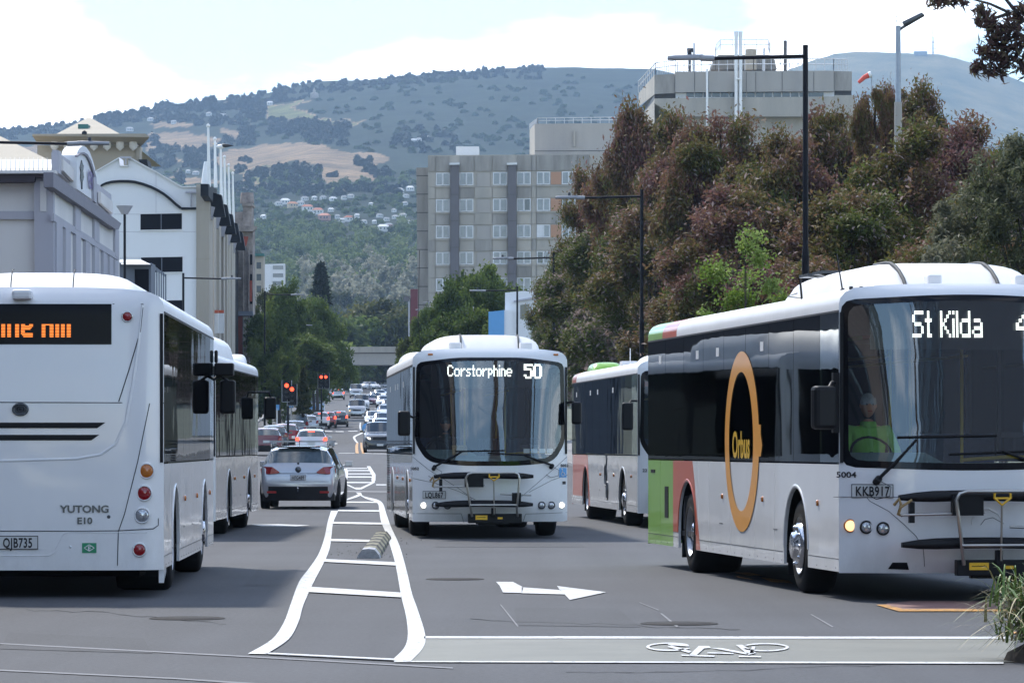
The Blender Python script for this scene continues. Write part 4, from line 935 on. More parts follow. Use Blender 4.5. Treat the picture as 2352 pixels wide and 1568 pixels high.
for y0, y1, x0, x1 in ((1170,1480,46,108),(900,1060,162,180),(1500,1700,60,108)): px(F3, z2x((x0,y0),(x1,y0),(x1,y1),(x0,y1)), .1, 0, 'brick_panel', M['brick'], b3)
for x0, x1 in ((108,114),(150,160)): px(F3, z2x((x0,640),(x1,640),(x1,1700),(x0,1700)), .35, 0, 'pilaster', M['stone'], b3)
for k in range(7): px(F3, z2x((112,1175+k*55),(158,1175+k*55),(158,1200+k*55),(112,1200+k*55)), .3, 0, 'quoin', M['w_beige'], b3)
px(F3, z2x((40,1135),(185,1135),(190,1170),(40,1170)), .6, 0, 'string_course', M['w_slate'], b3)
for k in range(5): px(F3, z2x((165,700+k*150),(182,700+k*150),(182,780+k*150),(165,780+k*150)), .02, 0, 'window', M['w_open'], b3)
b3b = thing('pale_building', 'pale building with a dark green eave just beyond the stone building', 'building'); Fx = cam_plane(430.0)
px(Fx, z2x((175,705),(270,712),(270,1500),(175,1500)), 0, 2, 'wall', M['w_beige'], b3b); px(Fx, z2x((175,693),(272,693),(272,712),(175,712)), .5, 1, 'eave', M['w_teal'], b3b)
for k in range(4): px(Fx, z2x((215,760+k*90),(250,760+k*90),(250,810+k*90),(215,810+k*90)), .03, 0, 'window', M['pane2'], b3b)
b3c = thing('white_building', 'small white flat-roofed building glimpsed above the left street trees', 'building'); Fx = cam_plane(520.0)
px(Fx, z2x((268,775),(430,770),(430,1400),(268,1400)), 0, 2, 'wall', M['w_white'], b3c)
for k in range(3): px(Fx, z2x((340,785+k*60),(420,785+k*60),(420,815+k*60),(340,815+k*60)), .03, 0, 'window', M['pane'], b3c)
# ---- hospital ward block
h_ = lambda *L: [(919+.3888*x, 46.9+.3888*y) for x, y in L]
ZH = 500.0; FH = cam_plane(ZH); bh = thing('hospital_building', 'concrete ward block with rows of paired white windows and two dark shafts', 'building')
px(FH, h_((165,797),(1300,790),(1300,2200),(165,2200)), 0, 22, 'wall', M['conc'], bh)
px(cam_plane(ZH+4), h_((95,870),(165,870),(165,2200),(110,2200)), 0, 14, 'wall', M['conc2'], bh)
for k in range(9): px(cam_plane(ZH+4), h_((97,915+k*109),(165,915+k*109),(165,920+k*109),(97,920+k*109)), .03, 0, 'panel_joint', M['louvre'], bh)
xcols = [(211,293),(350,433),(548,633),(690,772),(807,887),(955,1037)]
rows_ = [900+156*k for k in range(7)]
sl = lambda x, y: y - (x-211)*.010
def panel(x0, x1, y0, y1, out, m, nm='wall_panel'): return px(FH, h_((x0,sl(x0,y0)),(x1,sl(x1,y0)),(x1,sl(x1,y1)),(x0,sl(x0,y1))), out, 0, nm, m, bh)
pcols = [(167,207),(209,294),(350,437),(439,543),(546,632),(690,775),(777,803),(806,1045),(1048,1120)]
for r_, y0 in enumerate([805] + rows_):
    for i, (x0, x1) in enumerate(pcols):
        if r_ == 0: panel(x0+1, x1-1, 803, 893, .14, M['conc2'])
        else: panel(x0+1, x1-1, y0+86, y0+152, .14, M['conc2' if (r_+i) % 3 == 0 else 'conc'])
    if r_:
        panel(453, 531, y0+4, y0+84, .12, M['conc3']); panel(167, 206, y0-1, y0+83, .10, M['conc']); panel(777, 803, y0-1, y0+83, .10, M['conc'])
        panel(209, 294, y0+79, y0+87, .30, M['conc'], 'sill'); panel(350, 437, y0+79, y0+87, .30, M['conc'], 'sill'); panel(546, 632, y0+79, y0+87, .30, M['conc'], 'sill'); panel(690, 775, y0+79, y0+87, .30, M['conc'], 'sill'); panel(806, 1045, y0+79, y0+87, .30, M['conc'], 'sill')
        panel(890, 952, y0+2, y0+76, .1, M['peach'], 'infill_panel')
for r_, y0 in enumerate(rows_):
    for i, (x0, x1) in enumerate(xcols):
        fr = panel(x0, x1, y0, y0+76, .06, M['winframe'], 'window'); xm = (x0+x1)/2
        for (a, c) in ((x0+6, xm-5), (xm+5, x1-6)):
            m_ = M['pane'] if RNG.random() > .12 else M['pane2']
            if (r_, i) == (2, 4) and a < xm-6: m_ = M['winframe']
            q = px(FH, h_((a,sl(a,y0+6)),(c,sl(c,y0+6)),(c,sl(c,y0+70)),(a,sl(a,y0+70))), .075, -.05, 'pane', m_, fr)
        q = px(FH, h_((xm-2,sl(xm,y0)),(xm+2,sl(xm,y0)),(xm+2,sl(xm,y0+76)),(xm-2,sl(xm,y0+76))), .16, -.05, 'mullion', M['winframe'], fr)
for x0, x1 in ((297,347),(637,687)):
    px(FH, h_((x0,852),(x1,850),(x1,2100),(x0,2100)), .8, 0, 'service_shaft', M['shaft'], bh); px(FH, h_((x0-6,842),(x1+4,840),(x1+4,852),(x0-6,854)), 1.0, 0, 'shaft_cap', M['winframe'], bh)
    for k in range(1, 5): px(FH, h_((x0,870+k*156),(x1,870+k*156),(x1,874+k*156),(x0,874+k*156)), .83, -.8, 'shaft_joint', M['louvre'], bh)
px(cam_plane(ZH+6), h_((330,745),(466,745),(466,805),(330,805)), 0, 6, 'roof_plant', M['winframe'], bh)
bu = thing('hospital_stair_block', 'blank concrete upper block with a white roof railing beside the ward windows', 'building'); FU = cam_plane(ZH+8)
px(FU, h_((795,612),(1420,606),(1420,900),(795,900)), 0, 16, 'wall', M['conc3'], bu)
b = MB(); a = [FU.pt(*h_((795,612))[0]), FU.pt(*h_((795,900))[0])]; c = [P(*h_((765,648))[0], ZH+30), P(*h_((765,900))[0], ZH+30)]; b.add([a[0], a[1], c[1], c[0]], [(0,1,2,3)]); b.build('end_wall', M['conc'], bu)
px(FU, h_((1025,650),(1034,650),(1034,745),(1025,745)), .5, 0, 'corner_rib', M['conc'], bu); px(FU, h_((797,770),(1300,768),(1300,772),(797,774)), .05, 0, 'panel_joint', M['louvre'], bu)
def railing(par, pts, Z, n, h, m='rail', r=.05):
    b = MB(); V = [P(x, y, z) for x, y, z in pts]; up = Vector((0, 0, h))
    for k in (1, .55): b.tube([v + up*k for v in V], r, 4)
    for A_, B_ in zip(V, V[1:]):
        for k in range(n+1): p = A_.lerp(B_, k/n); b.tube([p, p+up], r, 4)
    return b.build('railing', M[m], par)
hz = lambda x, y, Z: (*h_((x,y))[0], Z)
railing(bu, [hz(765,648,ZH+29), hz(812,612,ZH+9), hz(1340,606,ZH+9)], None, 10, .75)
# ---- high tower of the hospital
k4 = lambda *L: [(1463+.3827*x, .3827*y) for x, y in L]
ZT = 540.0; FT = cam_plane(ZT); bt = thing('hospital_tower', 'concrete hospital tower with a window strip, roof railings and twin flues above the trees', 'building')
px(FT, k4((230,430),(1182,425),(1182,548),(230,555)), 0, 30, 'upper_wall', M['conc3'], bt)
px(cam_plane(ZT+.6), k4((105,450),(226,446),(226,560),(105,565)), 0, 30, 'upper_wall', M['conc2'], bt)
px(cam_plane(ZT+.8), k4((1184,428),(1290,430),(1290,545),(1184,545)), 0, 28, 'upper_wall', M['conc2'], bt)
for x in (345, 428, 590, 655, 712, 870, 1060): px(FT, k4((x,432),(x+3,432),(x+3,550),(x,550)), .04, 0, 'panel_joint', M['louvre'], bt)
px(cam_plane(ZT+1), k4((232,545),(1185,540),(1185,590),(232,590)), 0, 25, 'window_band', M['winframe'], bt)
for x0 in [297, 349, 400, 452, 505, 557, 609, 661, 714, 766, 819, 872, 925, 978, 1030, 1075]: px(cam_plane(ZT+1), k4((x0,556),(x0+45,556),(x0+45,584),(x0,584)), .06, 0, 'window', M['pane2'], bt)
for k in range(5):
    px(cam_plane(ZT+1.6), k4((106,567+k*5),(232,563+k*5),(232,566+k*5),(106,570+k*5)), .3, 25, 'louvre_blade', M['louvre'], bt); px(cam_plane(ZT+1.6), k4((1186,546+k*5),(1288,547+k*5),(1288,550+k*5),(1186,549+k*5)), .3, 25, 'louvre_blade', M['louvre'], bt)
px(FT, k4((105,592),(235,590),(1188,580),(1188,700),(240,700),(170,660),(105,620)), .1, 28, 'lower_wall', M['conc'], bt); px(FT, k4((1188,572),(1300,572),(1312,700),(1188,700)), .2, 28, 'lower_wall', M['conc'], bt)
px(cam_plane(ZT+2), k4((235,700),(1300,690),(1300,1100),(300,1100),(235,790)), 0, 20, 'lower_wall', M['conc'], bt)
b = MB(); b.add([P(*k4((105,450))[0], ZT+.6), P(*k4((10,560))[0], ZT+34), P(*k4((10,640))[0], ZT+34), P(*k4((105,568))[0], ZT+.6)], [(0,1,2,3)]); b.build('side_wall', M['conc'], bt)
b = MB(); b.add([P(*k4((105,568))[0], ZT+1), P(*k4((30,632))[0], ZT+30), P(*k4((45,665))[0], ZT+30), P(*k4((105,602))[0], ZT+1)], [(0,1,2,3)]); b.build('side_louvre', M['louvre'], bt)
b = MB(); b.add([P(*k4((105,600))[0], ZT+1), P(*k4((30,690))[0], ZT+30), P(*k4((30,1000))[0], ZT+30), P(*k4((105,900))[0], ZT+1)], [(0,1,2,3)]); b.build('side_wall', M['conc'], bt)
ap = [P(*p, ZT+14) for p in k4((440,415),(470,345),(490,330),(790,330),(820,345),(840,415))]
b = MB(); b.ext(ap, (0, 12, 0)); b.build('plant_room', M['conc2'], bt)
b = MB()
for k in range(40): 
    u = 452 + k*9.6; b.ext([P(*p, ZT+13.9) for p in k4((u,350),(u+3,350),(u+3,408),(u,408))], (0, -.15, 0))
b.build('cladding_rib', M['conc'], bt)
kz = lambda x, y, Z: (*k4((x,y))[0], Z)
railing(bt, [kz(8,558,ZT+33), kz(112,448,ZT+1), kz(230,432,ZT+.5), kz(700,424,ZT+.5), kz(1180,424,ZT+.5), kz(1265,430,ZT+1)], None, 9, 1.6, r=.07)
railing(bt, [kz(470,340,ZT+14), kz(500,306,ZT+20), kz(790,306,ZT+20), kz(800,330,ZT+14)], None, 4, 1.6, r=.06)
def vt(par, x, y0, y1, Z, r, m, nm, cap=None):
    b = MB(); b.tube([P(*k4((x,y1))[0], Z), P(*k4((x,y0))[0], Z)], r, 10); 
    if cap: b.tube([P(*k4((x,y0+28))[0], Z), P(*k4((x,y0))[0], Z)], r*1.18, 10)
    return b.build(nm, M[m], par)
vt(bt, 595, 190, 760, ZT-1, .24, 'pipe', 'flue', True); vt(bt, 622, 190, 760, ZT-1, .24, 'pipe', 'flue', True); vt(bt, 421, 415, 760, ZT-1, .17, 'pipe', 'flue')
px(FT, k4((592,470),(632,470),(632,478),(592,478)), 1.4, 0, 'flue_clamp', M['pipe'], bt)
vt(bt, 343, 258, 430, ZT+4, .14, 'rail', 'antenna'); vt(bt, 316, 300, 430, ZT+4, .2, 'louvre', 'antenna'); vt(bt, 890, 245, 430, ZT+4, .24, 'louvre', 'antenna'); vt(bt, 763, 290, 430, ZT+4, .14, 'rail', 'antenna'); vt(bt, 684, 298, 420, ZT+10, .8, 'w_tan', 'vent_stack'); vt(bt, 471, 285, 420, ZT+6, .05, 'louvre', 'antenna'); vt(bt, 243, 370, 440, ZT+2, .05, 'louvre', 'antenna')
b = MB(); b.ext([P(*p, ZT+4) for p in k4((302,290),(340,290),(340,312),(302,312))], (0, 1, 0)); b.build('antenna_head', M['w_black'], bt)
b = MB(); [b.tube([P(*k4(p)[0], ZT+4), P(*k4(q)[0], ZT+4)], .03, 3) for p, q in (((343,300),(375,425)),((343,300),(300,425)),((890,300),(925,425)),((890,300),(850,425)))]; b.build('guy_wire', M['louvre'], bt)
# ---- building right of centre, maroon sign block, footbridge
b5 = thing('white_blue_building', 'white building with a blue side wall half hidden by trees right of the middle bus', 'building'); F5 = cam_plane(262.0)
px(F5, [(1160,672),(1200,668),(1262,672),(1262,1000),(1160,1000)], 0, 10, 'wall', M['w_white'], b5); px(F5, [(1160,712),(1178,712),(1178,1000),(1122,1000),(1122,716)], .8, 0, 'wall', M['w_white'], b5)
px(F5, [(1122,716),(1158,712),(1158,1000),(1122,1000)], .9, 0, 'blue_wall', M['bluedecal'], b5); px(F5, [(1236,684),(1262,680),(1262,716),(1240,722)], .2, 0, 'blue_panel', M['bluedecal'], b5)
px(F5, [(1180,690),(1225,682),(1225,686),(1180,694)], .25, 0, 'trim', M['w_lilac'], b5); px(F5, [(1195,700),(1215,698),(1215,730),(1195,732)], .05, 0, 'window', M['pane2'], b5)
b6 = thing('maroon_sign_tower', 'narrow maroon panel with a grey post left of the ward block', 'sign'); F6 = cam_plane(440.0)
px(F6, z2x((1397,965),(1452,965),(1452,1700),(1397,1700)), 0, 2, 'panel', mat('maroon_panel', (.15, .035, .045), .6), b6); px(F6, z2x((1380,1045),(1392,1045),(1392,1700),(1380,1700)), 0, .5, 'post', M['w_lilac'], b6); px(F6, z2x((1345,1020),(1388,1020),(1388,1058),(1345,1058)), .1, 1, 'lamp_box', M['shaft'], b6)
bb = thing('footbridge', 'grey concrete bridge crossing over the far end of the street', 'bridge'); ZB = 600.0; FB = cam_plane(ZB)
z2 = lambda *L: z2x(*L)
px(FB, z2((620,1462),(1500,1462),(1500,1548),(620,1548)), 0, 6, 'deck', M['conc3'], bb)
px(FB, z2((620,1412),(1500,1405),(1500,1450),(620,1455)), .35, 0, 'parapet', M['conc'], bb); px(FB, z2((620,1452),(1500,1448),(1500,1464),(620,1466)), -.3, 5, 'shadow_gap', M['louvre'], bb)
for x in (700, 800, 900, 1000, 1100, 1200, 1300): px(FB, z2((x,1412),(x+4,1412),(x+4,1452),(x,1452)), .45, 0, 'parapet_joint', M['conc2'], bb)
for x in (660, 1400): px(FB, z2((x,1540),(x+40,1540),(x+40,1760),(x,1760)), -2, 4, 'pier', M['conc2'], bb)
px(FB, z2((560,1500),(690,1500),(690,1760),(560,1760)), 0, 6, 'abutment', M['conc2'], bb)
# ---- buildings behind the camera (they show in the windscreens) - plain street backdrop with a church spire
bk = mat('brick_dark', (.10, .07, .055), .85, var=.2)
for i, (x, y, w, d, h, m) in enumerate(((-30, -90, 22, 60, 24, 'stone'), (-30, -40, 16, 30, 8, 'stone'), (33, -50, 20, 60, 27, 'w_slate'), (30, -130, 20, 50, 16, 'stone'), (-28, -150, 14, 40, 15, 'w_slate'), (-25, 20, 18, 72, 13, 'shaft'), (-24.2, 85, 19, 42, 10, 'shaft'))):  # last entry: unseen dark row added to darken the right bus's window reflections
    g_ = thing('rear_street_building', ['long stone building left behind the viewpoint', 'low stone building left behind the viewpoint', 'tall slate building right behind the viewpoint', 'tall stone building right of the rear church', 'far slate building left behind the viewpoint', 'dark corner building beside the viewpoint outside the left edge', 'unseen dark low row added outside the left edge to darken window reflections'][i], 'building', (x, y, 0))
    b = MB(); b.box(-w/2, -d/2, 0, w/2, d/2, h); b.build('wall', M[m], g_); b = MB(); b.box(-w/2-.4, -d/2-.4, h, w/2+.4, d/2+.4, h+.5); b.build('cornice', M['w_dkgrey'], g_)
    sx = -1 if x > 0 else 1
    for a in range(int(d/4)):
        for f in range(int(h/3.6)):
            q = MB(); yy = -d/2+2+a*4; xx = sx*w/2; q.box(min(xx, xx+sx*.05), yy-.8, 1.2+f*3.5, max(xx, xx+sx*.05), yy+.8, 3.0+f*3.5); q.build('window', M['pane2'], g_)
ch = thing('church', 'dark stone church spire behind the viewpoint, reflected in the middle windscreen', 'church', (37, -210, 0))
b = MB(); b.box(-4, -4, 0, 4, 4, 22); b.build('tower', bk, ch); b = MB(); b.add([(-4,-4,22),(4,-4,22),(4,4,22),(-4,4,22),(0,0,56)], [(0,1,4),(1,2,4),(2,3,4),(3,0,4)]); b.build('spire', bk, ch)
b = MB(); b.box(-8, -34, 0, 8, -4, 11); b.add([(-8,-34,11),(8,-34,11),(8,-4,11),(-8,-4,11),(0,-34,19),(0,-4,19)], [(0,1,4),(3,5,2),(1,2,5,4),(0,4,5,3)]); b.build('nave', bk, ch)
# ------------------------------------------------------------------ bus A: rear view at the left edge
GB = 'white city buses in the street'
tA, fA, rA = make_bus('city_bus', 'white electric bus seen from behind with an orange rear sign, at the left edge', (-4.96, 49.4, 0), math.pi + .026, 10.4, (2.4, 8.2), GB, 'rear', lower='bus_white', win=(1.33, 2.80), panes=8, interior=False)
b = MB(); b.box(-1.2, .7, .42, 1.2, 10.0, .48); b.box(-1.2, 8.6, .5, 1.2, 8.7, 2.7); b.build('interior', M['dark_int'], tA)
def ra(xd, yd, off=0):                      # point on the rear face of bus A
    x = -1.25 + (378 - xd)/233; z = EYE + (HY - yd)/233; return Vector((x, rA(x, z) + off, z))
def rpoly(pts, off, d, nm, m, par=None, lab=None):
    b = MB(); V = [ra(x, y, off) for x, y in pts]; b.ext(V, (0, d, 0)); return b.build(nm, m, par or tA, label=lab)
def rline(pts, w, nm, m, off=.0005, par=None, n=6):
    # thin strip following the surface
    b = MB(); Q = []
    for (x0, y0), (x1, y1) in zip(pts, pts[1:]): Q += [(x0+(x1-x0)*k/n, y0+(y1-y0)*k/n) for k in range(n)]
    Q.append(pts[-1])
    b.tube([ra(x, y, off) for x, y in Q], w, 5); return b.build(nm, m, par or tA)
def rpatch(x0, y0, x1, y1, nm, m, off=.003, nx=16, ny=8):
    b = MB(); b.grid([[ra(x0+(x1-x0)*i/nx, y0+(y1-y0)*j/ny, off) for j in range(ny+1)] for i in range(nx+1)], True); return b.build(nm, m, tA)
sgn = rpatch(-204, 698, 260, 791, 'rear_sign', M['sign_black'])
rpoly([(262, 697), (332, 697), (332, 698.6), (262, 698.6)], 0, .001, 'panel_seam', M['seam'])
b = MB()
def zrow(y, runs):
    for a, c in runs:
        q = [ra(.1196*xx, 656.5+.1196*yy, .006) for xx, yy in ((a, y), (a, y+17), (c, y+17), (c, y))]; b.add(q, [(0, 1, 2, 3)])
for k in range(9):
    y = 738 + k*28.5
    e = {0: [(445,520),(598,672)], 1: [(445,670)], 2: [(445,645)], 3: [(445,622)], 4: [(440,515)], 5: [(445,515)], 6: [(440,668)], 7: [(465,668)], 8: [(487,668)]}[k]
    nn = [(838,1062)] if k == 0 else [(838,910),(990,1065)]
    zrow(y, [(65,140),(180,250),(330,405)] + e + nn + [(1100,1172),(1208,1280),(1318,1395)] + [(-250,-180),(-140,-20)])
b.build('sign_text', M['led_o'], sgn)
rline([(332, 698), (326, 760), (300, 850), (277, 922)], .006, 'panel_seam', M['seam'])
rline([(-204, 923), (379, 925)], .005, 'panel_seam', M['seam'])
rline([(347, 926), (320, 1060), (290, 1180), (276, 1220), (274, 1298)], .005, 'panel_seam', M['seam'])
rline([(-204, 1218), (180, 1219), (276, 1218), (355, 1214), (366, 1206), (366, 1190)], .005, 'panel_seam', M['seam'])
# moulded swage running down from the right shoulder
rline([(330, 700), (322, 780), (308, 880), (292, 970), (268, 1020), (236, 1043), (180, 1053), (0, 1058), (-204, 1058)], .022, 'body_swage', M['bus_white'], off=-.012, n=10)
rline([(-204, 1276), (118, 1275), (130, 1268), (150, 1226), (160, 1221), (340, 1222)], .016, 'body_swage', M['bus_white'], off=-.010)
for yy in (0, 28):
    b = MB(); n_ = 24; rows = []
    for i in range(n_+1):
        x = -200 + (446-yy*.5)*i/n_; y1_ = 983 if x < 236-yy*.5-4 else 983 - (x-(232-yy*.5))*.9
        rows.append([ra(x, 970+yy, .004), ra(x, y1_+yy, .004)])
    b.grid(rows, False); b.build('cooling_vent', M['black'], tA)
# roof-edge camera housing and reversing badge
b = MB(); b.grid([[ (x, y, z) for x, y, z in r] for r in [[(ra(56, 690).x + sx*w, 10.4 + dy, 3.03 - dz) for sx in (-1, -.7, 0, .7, 1)] for w, dy, dz in ((.07, -.05, 0), (.09, .02, .01), (.105, .05, .07), (.105, .055, .085))]]); b.build('camera_housing', M['bus_roof'], tA)
b = MB(); c0 = ra(56, 690); b.box(c0.x-.1, 10.30, 2.93, c0.x+.1, 10.46, 3.03); b.build('camera_housing', M['bus_roof'], tA, bevel=.03)
b = MB(); c0 = ra(52, 940)
for r, w in ((.068, .012), (.045, .008), (.022, .006)): 
    b.tube([c0 + Vector((r*math.cos(2*math.pi*k/20)*1.05, .012, r*.8*math.sin(2*math.pi*k/20))) for k in range(21)], w, 6, cap=False)
b.build('rear_badge', M['ink_grey'], tA)
b = MB(); b.lathe([(.05, 0), (.03, .012), (.001, .014)], (c0.x, c0.y, c0.z), axis='Y', n=18); b.build('rear_badge', M['black'], tA)
for (x, y, r, m, lb) in ((340, 1081, .066, 'amber', 'amber round tail lamp'), (335, 1132, .066, 'redlens', 'red round tail lamp'), (330, 1183, .066, 'clear', 'clear round reversing lamp'), (324, 1262, .058, 'redlens', 'low red round reflector'), (296, 727, .045, 'redlens', 'small high red lamp')):
    o = lens(tA, ra(x, y, .004), r, M[m], axis=1, ring='bus_white' if r > .05 else 'chrome'); o['label'] = lb
rt = lambda xd, yd: (lambda u, v: ra(xd + u*233, yd - v*233, .009))
text_mb('YUTONG', .098, rt(199, 1176), 1.15, bold=.003).build('lettering', M['ink_grey'], tA)
text_mb('E10', .088, rt(199, 1202), 1.15, bold=.003).build('lettering', M['ink_grey'], tA)
plate(tA, None, lambda u, v: ra(46 + u*233, 1245 - v*233, .006), .40, .135, 'QJB735')
o = rpoly([(193, 1246), (226, 1246), (226, 1269), (193, 1269)], 0, .004, 'green_label', M['greendecal'])
rline([(198, 1257.5), (209.5, 1250), (221, 1257.5), (209.5, 1265), (198, 1257.5)], .004, 'label_border', M['white'], .005, o)
text_mb('E', .055, rt(209.5, 1262.5), 1, bold=.002).build('lettering', M['white'], o)
b = MB(); b.lathe([(.018, 0), (.012, .006), (.001, .007)], tuple(ra(254, 1186)), axis='Y', n=10); b.build('keyhole', M['ink_grey'], tA)
for (x, y) in ((166, 1255), (311, 1256)):
    b = MB(); b.lathe([(.014, 0), (.01, .008), (.001, .009)], tuple(ra(x, y)), axis='Y', n=10); b.build('parking_sensor', M['bus_white'], tA)
# underside hint: rear axle and exhaust-side dark gear, flared corner behind the bumper
b = MB(); b.box(-1.0, 9.2, .2, 1.05, 10.1, .42); b.build('underbody', M['under'], tA)
b = MB(); b.ext([(-1.25, 10.24, .28), (-1.25, 10.24, .14), (-1.25, 9.85, .24), (-1.25, 9.85, .3)], (.05, 0, 0)); b.build('corner_flare', M['bus_white'], tA)
roof_pod(tA, -.95, .98, .9, 9.9, 3.25, ends=.5)
b = MB()
for xx in (-.32, .30, .62):
    b.tube([(xx, 9.86 - .35*k/8, 3.02 + .23*math.sin(min(1, k/6)*math.pi/2)**.7 + .012) for k in range(9)], .007, 5)
b.build('unit_strap', M['seam'], tA)
# front-side mirror seen beyond the bus flank
mirror(tA, [(-1.22, .3, 2.30), (-1.33, .2, 2.36), (-1.42, .15, 2.30), (-1.42, .14, 2.2)], (-1.42, .14, 2.10), (.20, .12, .42))
b = MB(); b.box(-1.5, .1, 2.36, -1.26, .3, 2.52); b.box(-1.30, .15, 2.52, -1.26, .3, 2.68); b.build('mirror_camera', M['black'], tA, bevel=.02)
# ------------------------------------------------------------------ bus B
tB, fB, rB = make_bus('city_bus', 'white bus with blue reflections in its windows, just ahead of the leftmost bus', (-6.05, 75.2, 0), math.pi, 11.2, (2.8, 7.9), GB, 'rear', lower='pearl', panes=8, interior=False)
roof_pod(tB, -1.16, 1.16, 5.2, 9.6, 3.44); roof_pod(tB, -1.1, -.7, .9, 1.5, 3.2)
roof_pod(tB, -.9, .9, 1.2, 5.4, 3.22)
mirror(tB, [(-1.22, .3, 2.5), (-1.45, .2, 2.5), (-1.47, .15, 2.42)], (-1.47, .15, 2.2), (.22, .12, .42))
b = MB(); b.box(-1.2, .7, .42, 1.2, 10.4, .48); b.box(-1.2, 3.6, .5, 1.2, 3.7, 2.7); b.build('interior', M['dark_int'], tB)
# ------------------------------------------------------------------ bus C: centre, oncoming
tC, fC, rC = make_bus('city_bus', 'white oncoming bus in the middle with CORSTORPHINE 50 on its destination sign', (-.335, 63.6, 0), .0675, 12.0, (2.35, 8.9), GB, 'volg2', lower='pearl', win=(1.36, 2.76), panes=9)
cx_ = lambda xd: (xd - 1128)/143.0
cz_ = lambda yd: EYE + (HY - yd)/143.0
def dest(t, f_, words, xa, xb, za, zc):
    b = MB(); rows = []
    for k in range(13):
        x = xa + (xb-xa)*k/12; rows.append([(x, f_(x, zc) + .06, za), (x, f_(x, zc) + .075, zc)])
    b.grid(rows); s = b.build('destination_sign', M['frit'], t)
    return s
sg = dest(tC, fC, None, -.95, .95, 2.42, 2.86)
tfC = lambda x, z: (x, fC(x, z) + .045, z)
led_word(sg, 'Corstorphine', cx_(1029), cz_(838), .0262, .0185, tfC)
for dx in (0, .016): led_word(sg, '50', cx_(1205)+dx, cz_(835.5), .0335, .0262, lambda x, z: (x, fC(x, z) + .045 + dx*.1, z))
bike_rack(tC, fC, -.27)
wiper(tC, fC, (cx_(999), cz_(1071)), (cx_(1062), cz_(1036)), blade=((cx_(1046), cz_(1036)), (cx_(1160), cz_(1034))))
wiper(tC, fC, (cx_(1270), cz_(1068)), (cx_(1205), cz_(1046)), blade=((cx_(1220), cz_(1045)), (cx_(1120), cz_(1040))))
mirror(tC, [(cx_(957), .35, cz_(955)), (cx_(948), .2, cz_(958)), (cx_(935), .12, cz_(950))], (cx_(930)-.01, .1, cz_(972)), (.20, .12, .40))
mirror(tC, [(cx_(1300), .35, cz_(925)), (cx_(1315), .2, cz_(922)), (cx_(1328), .12, cz_(925))], (cx_(1326), .1, cz_(948)), (.16, .12, .36))
plate(tC, None, lambda u, v: front_y(fC, cx_(998)+u, cz_(1136)+v, .012), .36, .125, 'LQL867')
for x, m in ((974, 'lit_white'), (1001, 'clear'), (1028, 'clear'), (1245, 'clear'), (1268, 'clear'), (1293, 'lit_white')):
    lens(tC, Vector(front_y(fC, cx_(x), cz_(1160), .004)), .05 if m == 'clear' else .045, M[m], ring='black' if m == 'clear' else 'bus_white', nm='headlight')
text_mb('5052', .062, lambda u, v: front_y(fC, cx_(951)+u+.02, cz_(1076)+v-.02, .008), 1.1, bold=.002).build('lettering', M['ink'], tC)
text_mb('5052', .062, lambda u, v: front_y(fC, cx_(1304)+u-.03, cz_(1069)+v-.02, .008), 1.1, bold=.002).build('lettering', M['ink'], tC)
def fdecal(t, f_, x0, x1, z0, z1, m, nm, off=.006, par=None):
    b = MB(); n = 4; b.grid([[front_y(f_, x0+(x1-x0)*k/n, z, off) for z in (z0, z1)] for k in range(n+1)][::1]); return b.build(nm, m, par or t)
o = fdecal(tC, fC, cx_(1287), cx_(1305), cz_(1096), cz_(1074), M['bluedecal'], 'wheelchair_sticker')
g = lambda x, y: Vector(front_y(fC, cx_(x), cz_(y), .012))
b = MB(); b.tube([g(1294.5, 1078), g(1295, 1085), g(1299, 1085.5), g(1301, 1091), g(1303, 1090)], .006, 5)
b.tube([g(1296 + 4.2*math.cos(a), 1088.5 + 4.2*math.sin(a)) for a in [2*math.pi*(.05 + .72*k/12) for k in range(13)]], .005, 5); b.lathe([(.011, 0), (.001, -.002)], tuple(g(1294.2, 1076.8)), axis='Y', n=8)
b.build('wheelchair_symbol', M['white'], o)
fdecal(tC, fC, cx_(1295), cx_(1303), cz_(1112), cz_(1105), M['ink'], 'sticker'); fdecal(tC, fC, cx_(1294), cx_(1304), cz_(1120), cz_(1113.5), M['white'], 'sticker')
def fline(t, f_, pts, w, m=None, nm='panel_seam', off=.001):
    b = MB(); Q = []
    for (x0, z0), (x1, z1) in zip(pts, pts[1:]): Q += [(x0+(x1-x0)*k/6, z0+(z1-z0)*k/6) for k in range(6)]
    Q.append(pts[-1]); b.tube([Vector(front_y(f_, x, z, off)) for x, z in Q], w, 5); b.build(nm, m or M['seam'], t)
dc = lambda *p: [(cx_(x), cz_(y)) for x, y in p]
fline(tC, fC, dc((950, 1049), (985, 1078), (1052, 1120), (1082, 1142), (1082, 1160)), .0035)
fline(tC, fC, dc((1306, 1049), (1272, 1078), (1210, 1130), (1190, 1146)), .0035)
fline(tC, fC, dc((950, 1098), (1000, 1109), (1055, 1128), (1092, 1147)), .0035)
fline(tC, fC, dc((1308, 1090), (1270, 1102), (1215, 1130)), .0035)
fline(tC, fC, dc((950, 1179), (1060, 1179), (1066, 1200)), .0035); fline(tC, fC, dc((1306, 1177), (1208, 1180), (1202, 1200)), .0035)
fdecal(tC, fC, cx_(1094), cx_(1164), cz_(1203), cz_(1190), M['under'], 'bumper_slot', .002)
for x in (990, 1280):
    b = MB(); b.cbox(Vector(front_y(fC, cx_(x), 2.96, .0)), (.08, .05, .03)); b.build('clearance_lamp', M['amber'], tC, bevel=.008)
roof_pod(tC, -.98, .88, .75, 4.6, 3.30, seams=((-.44, .016), (.5, .016))); roof_pod(tC, -.6, .7, 5.2, 8, 3.42); roof_pod(tC, -1.1, -.1, 9.2, 11.0, 3.22, z0=2.9)
b = MB()
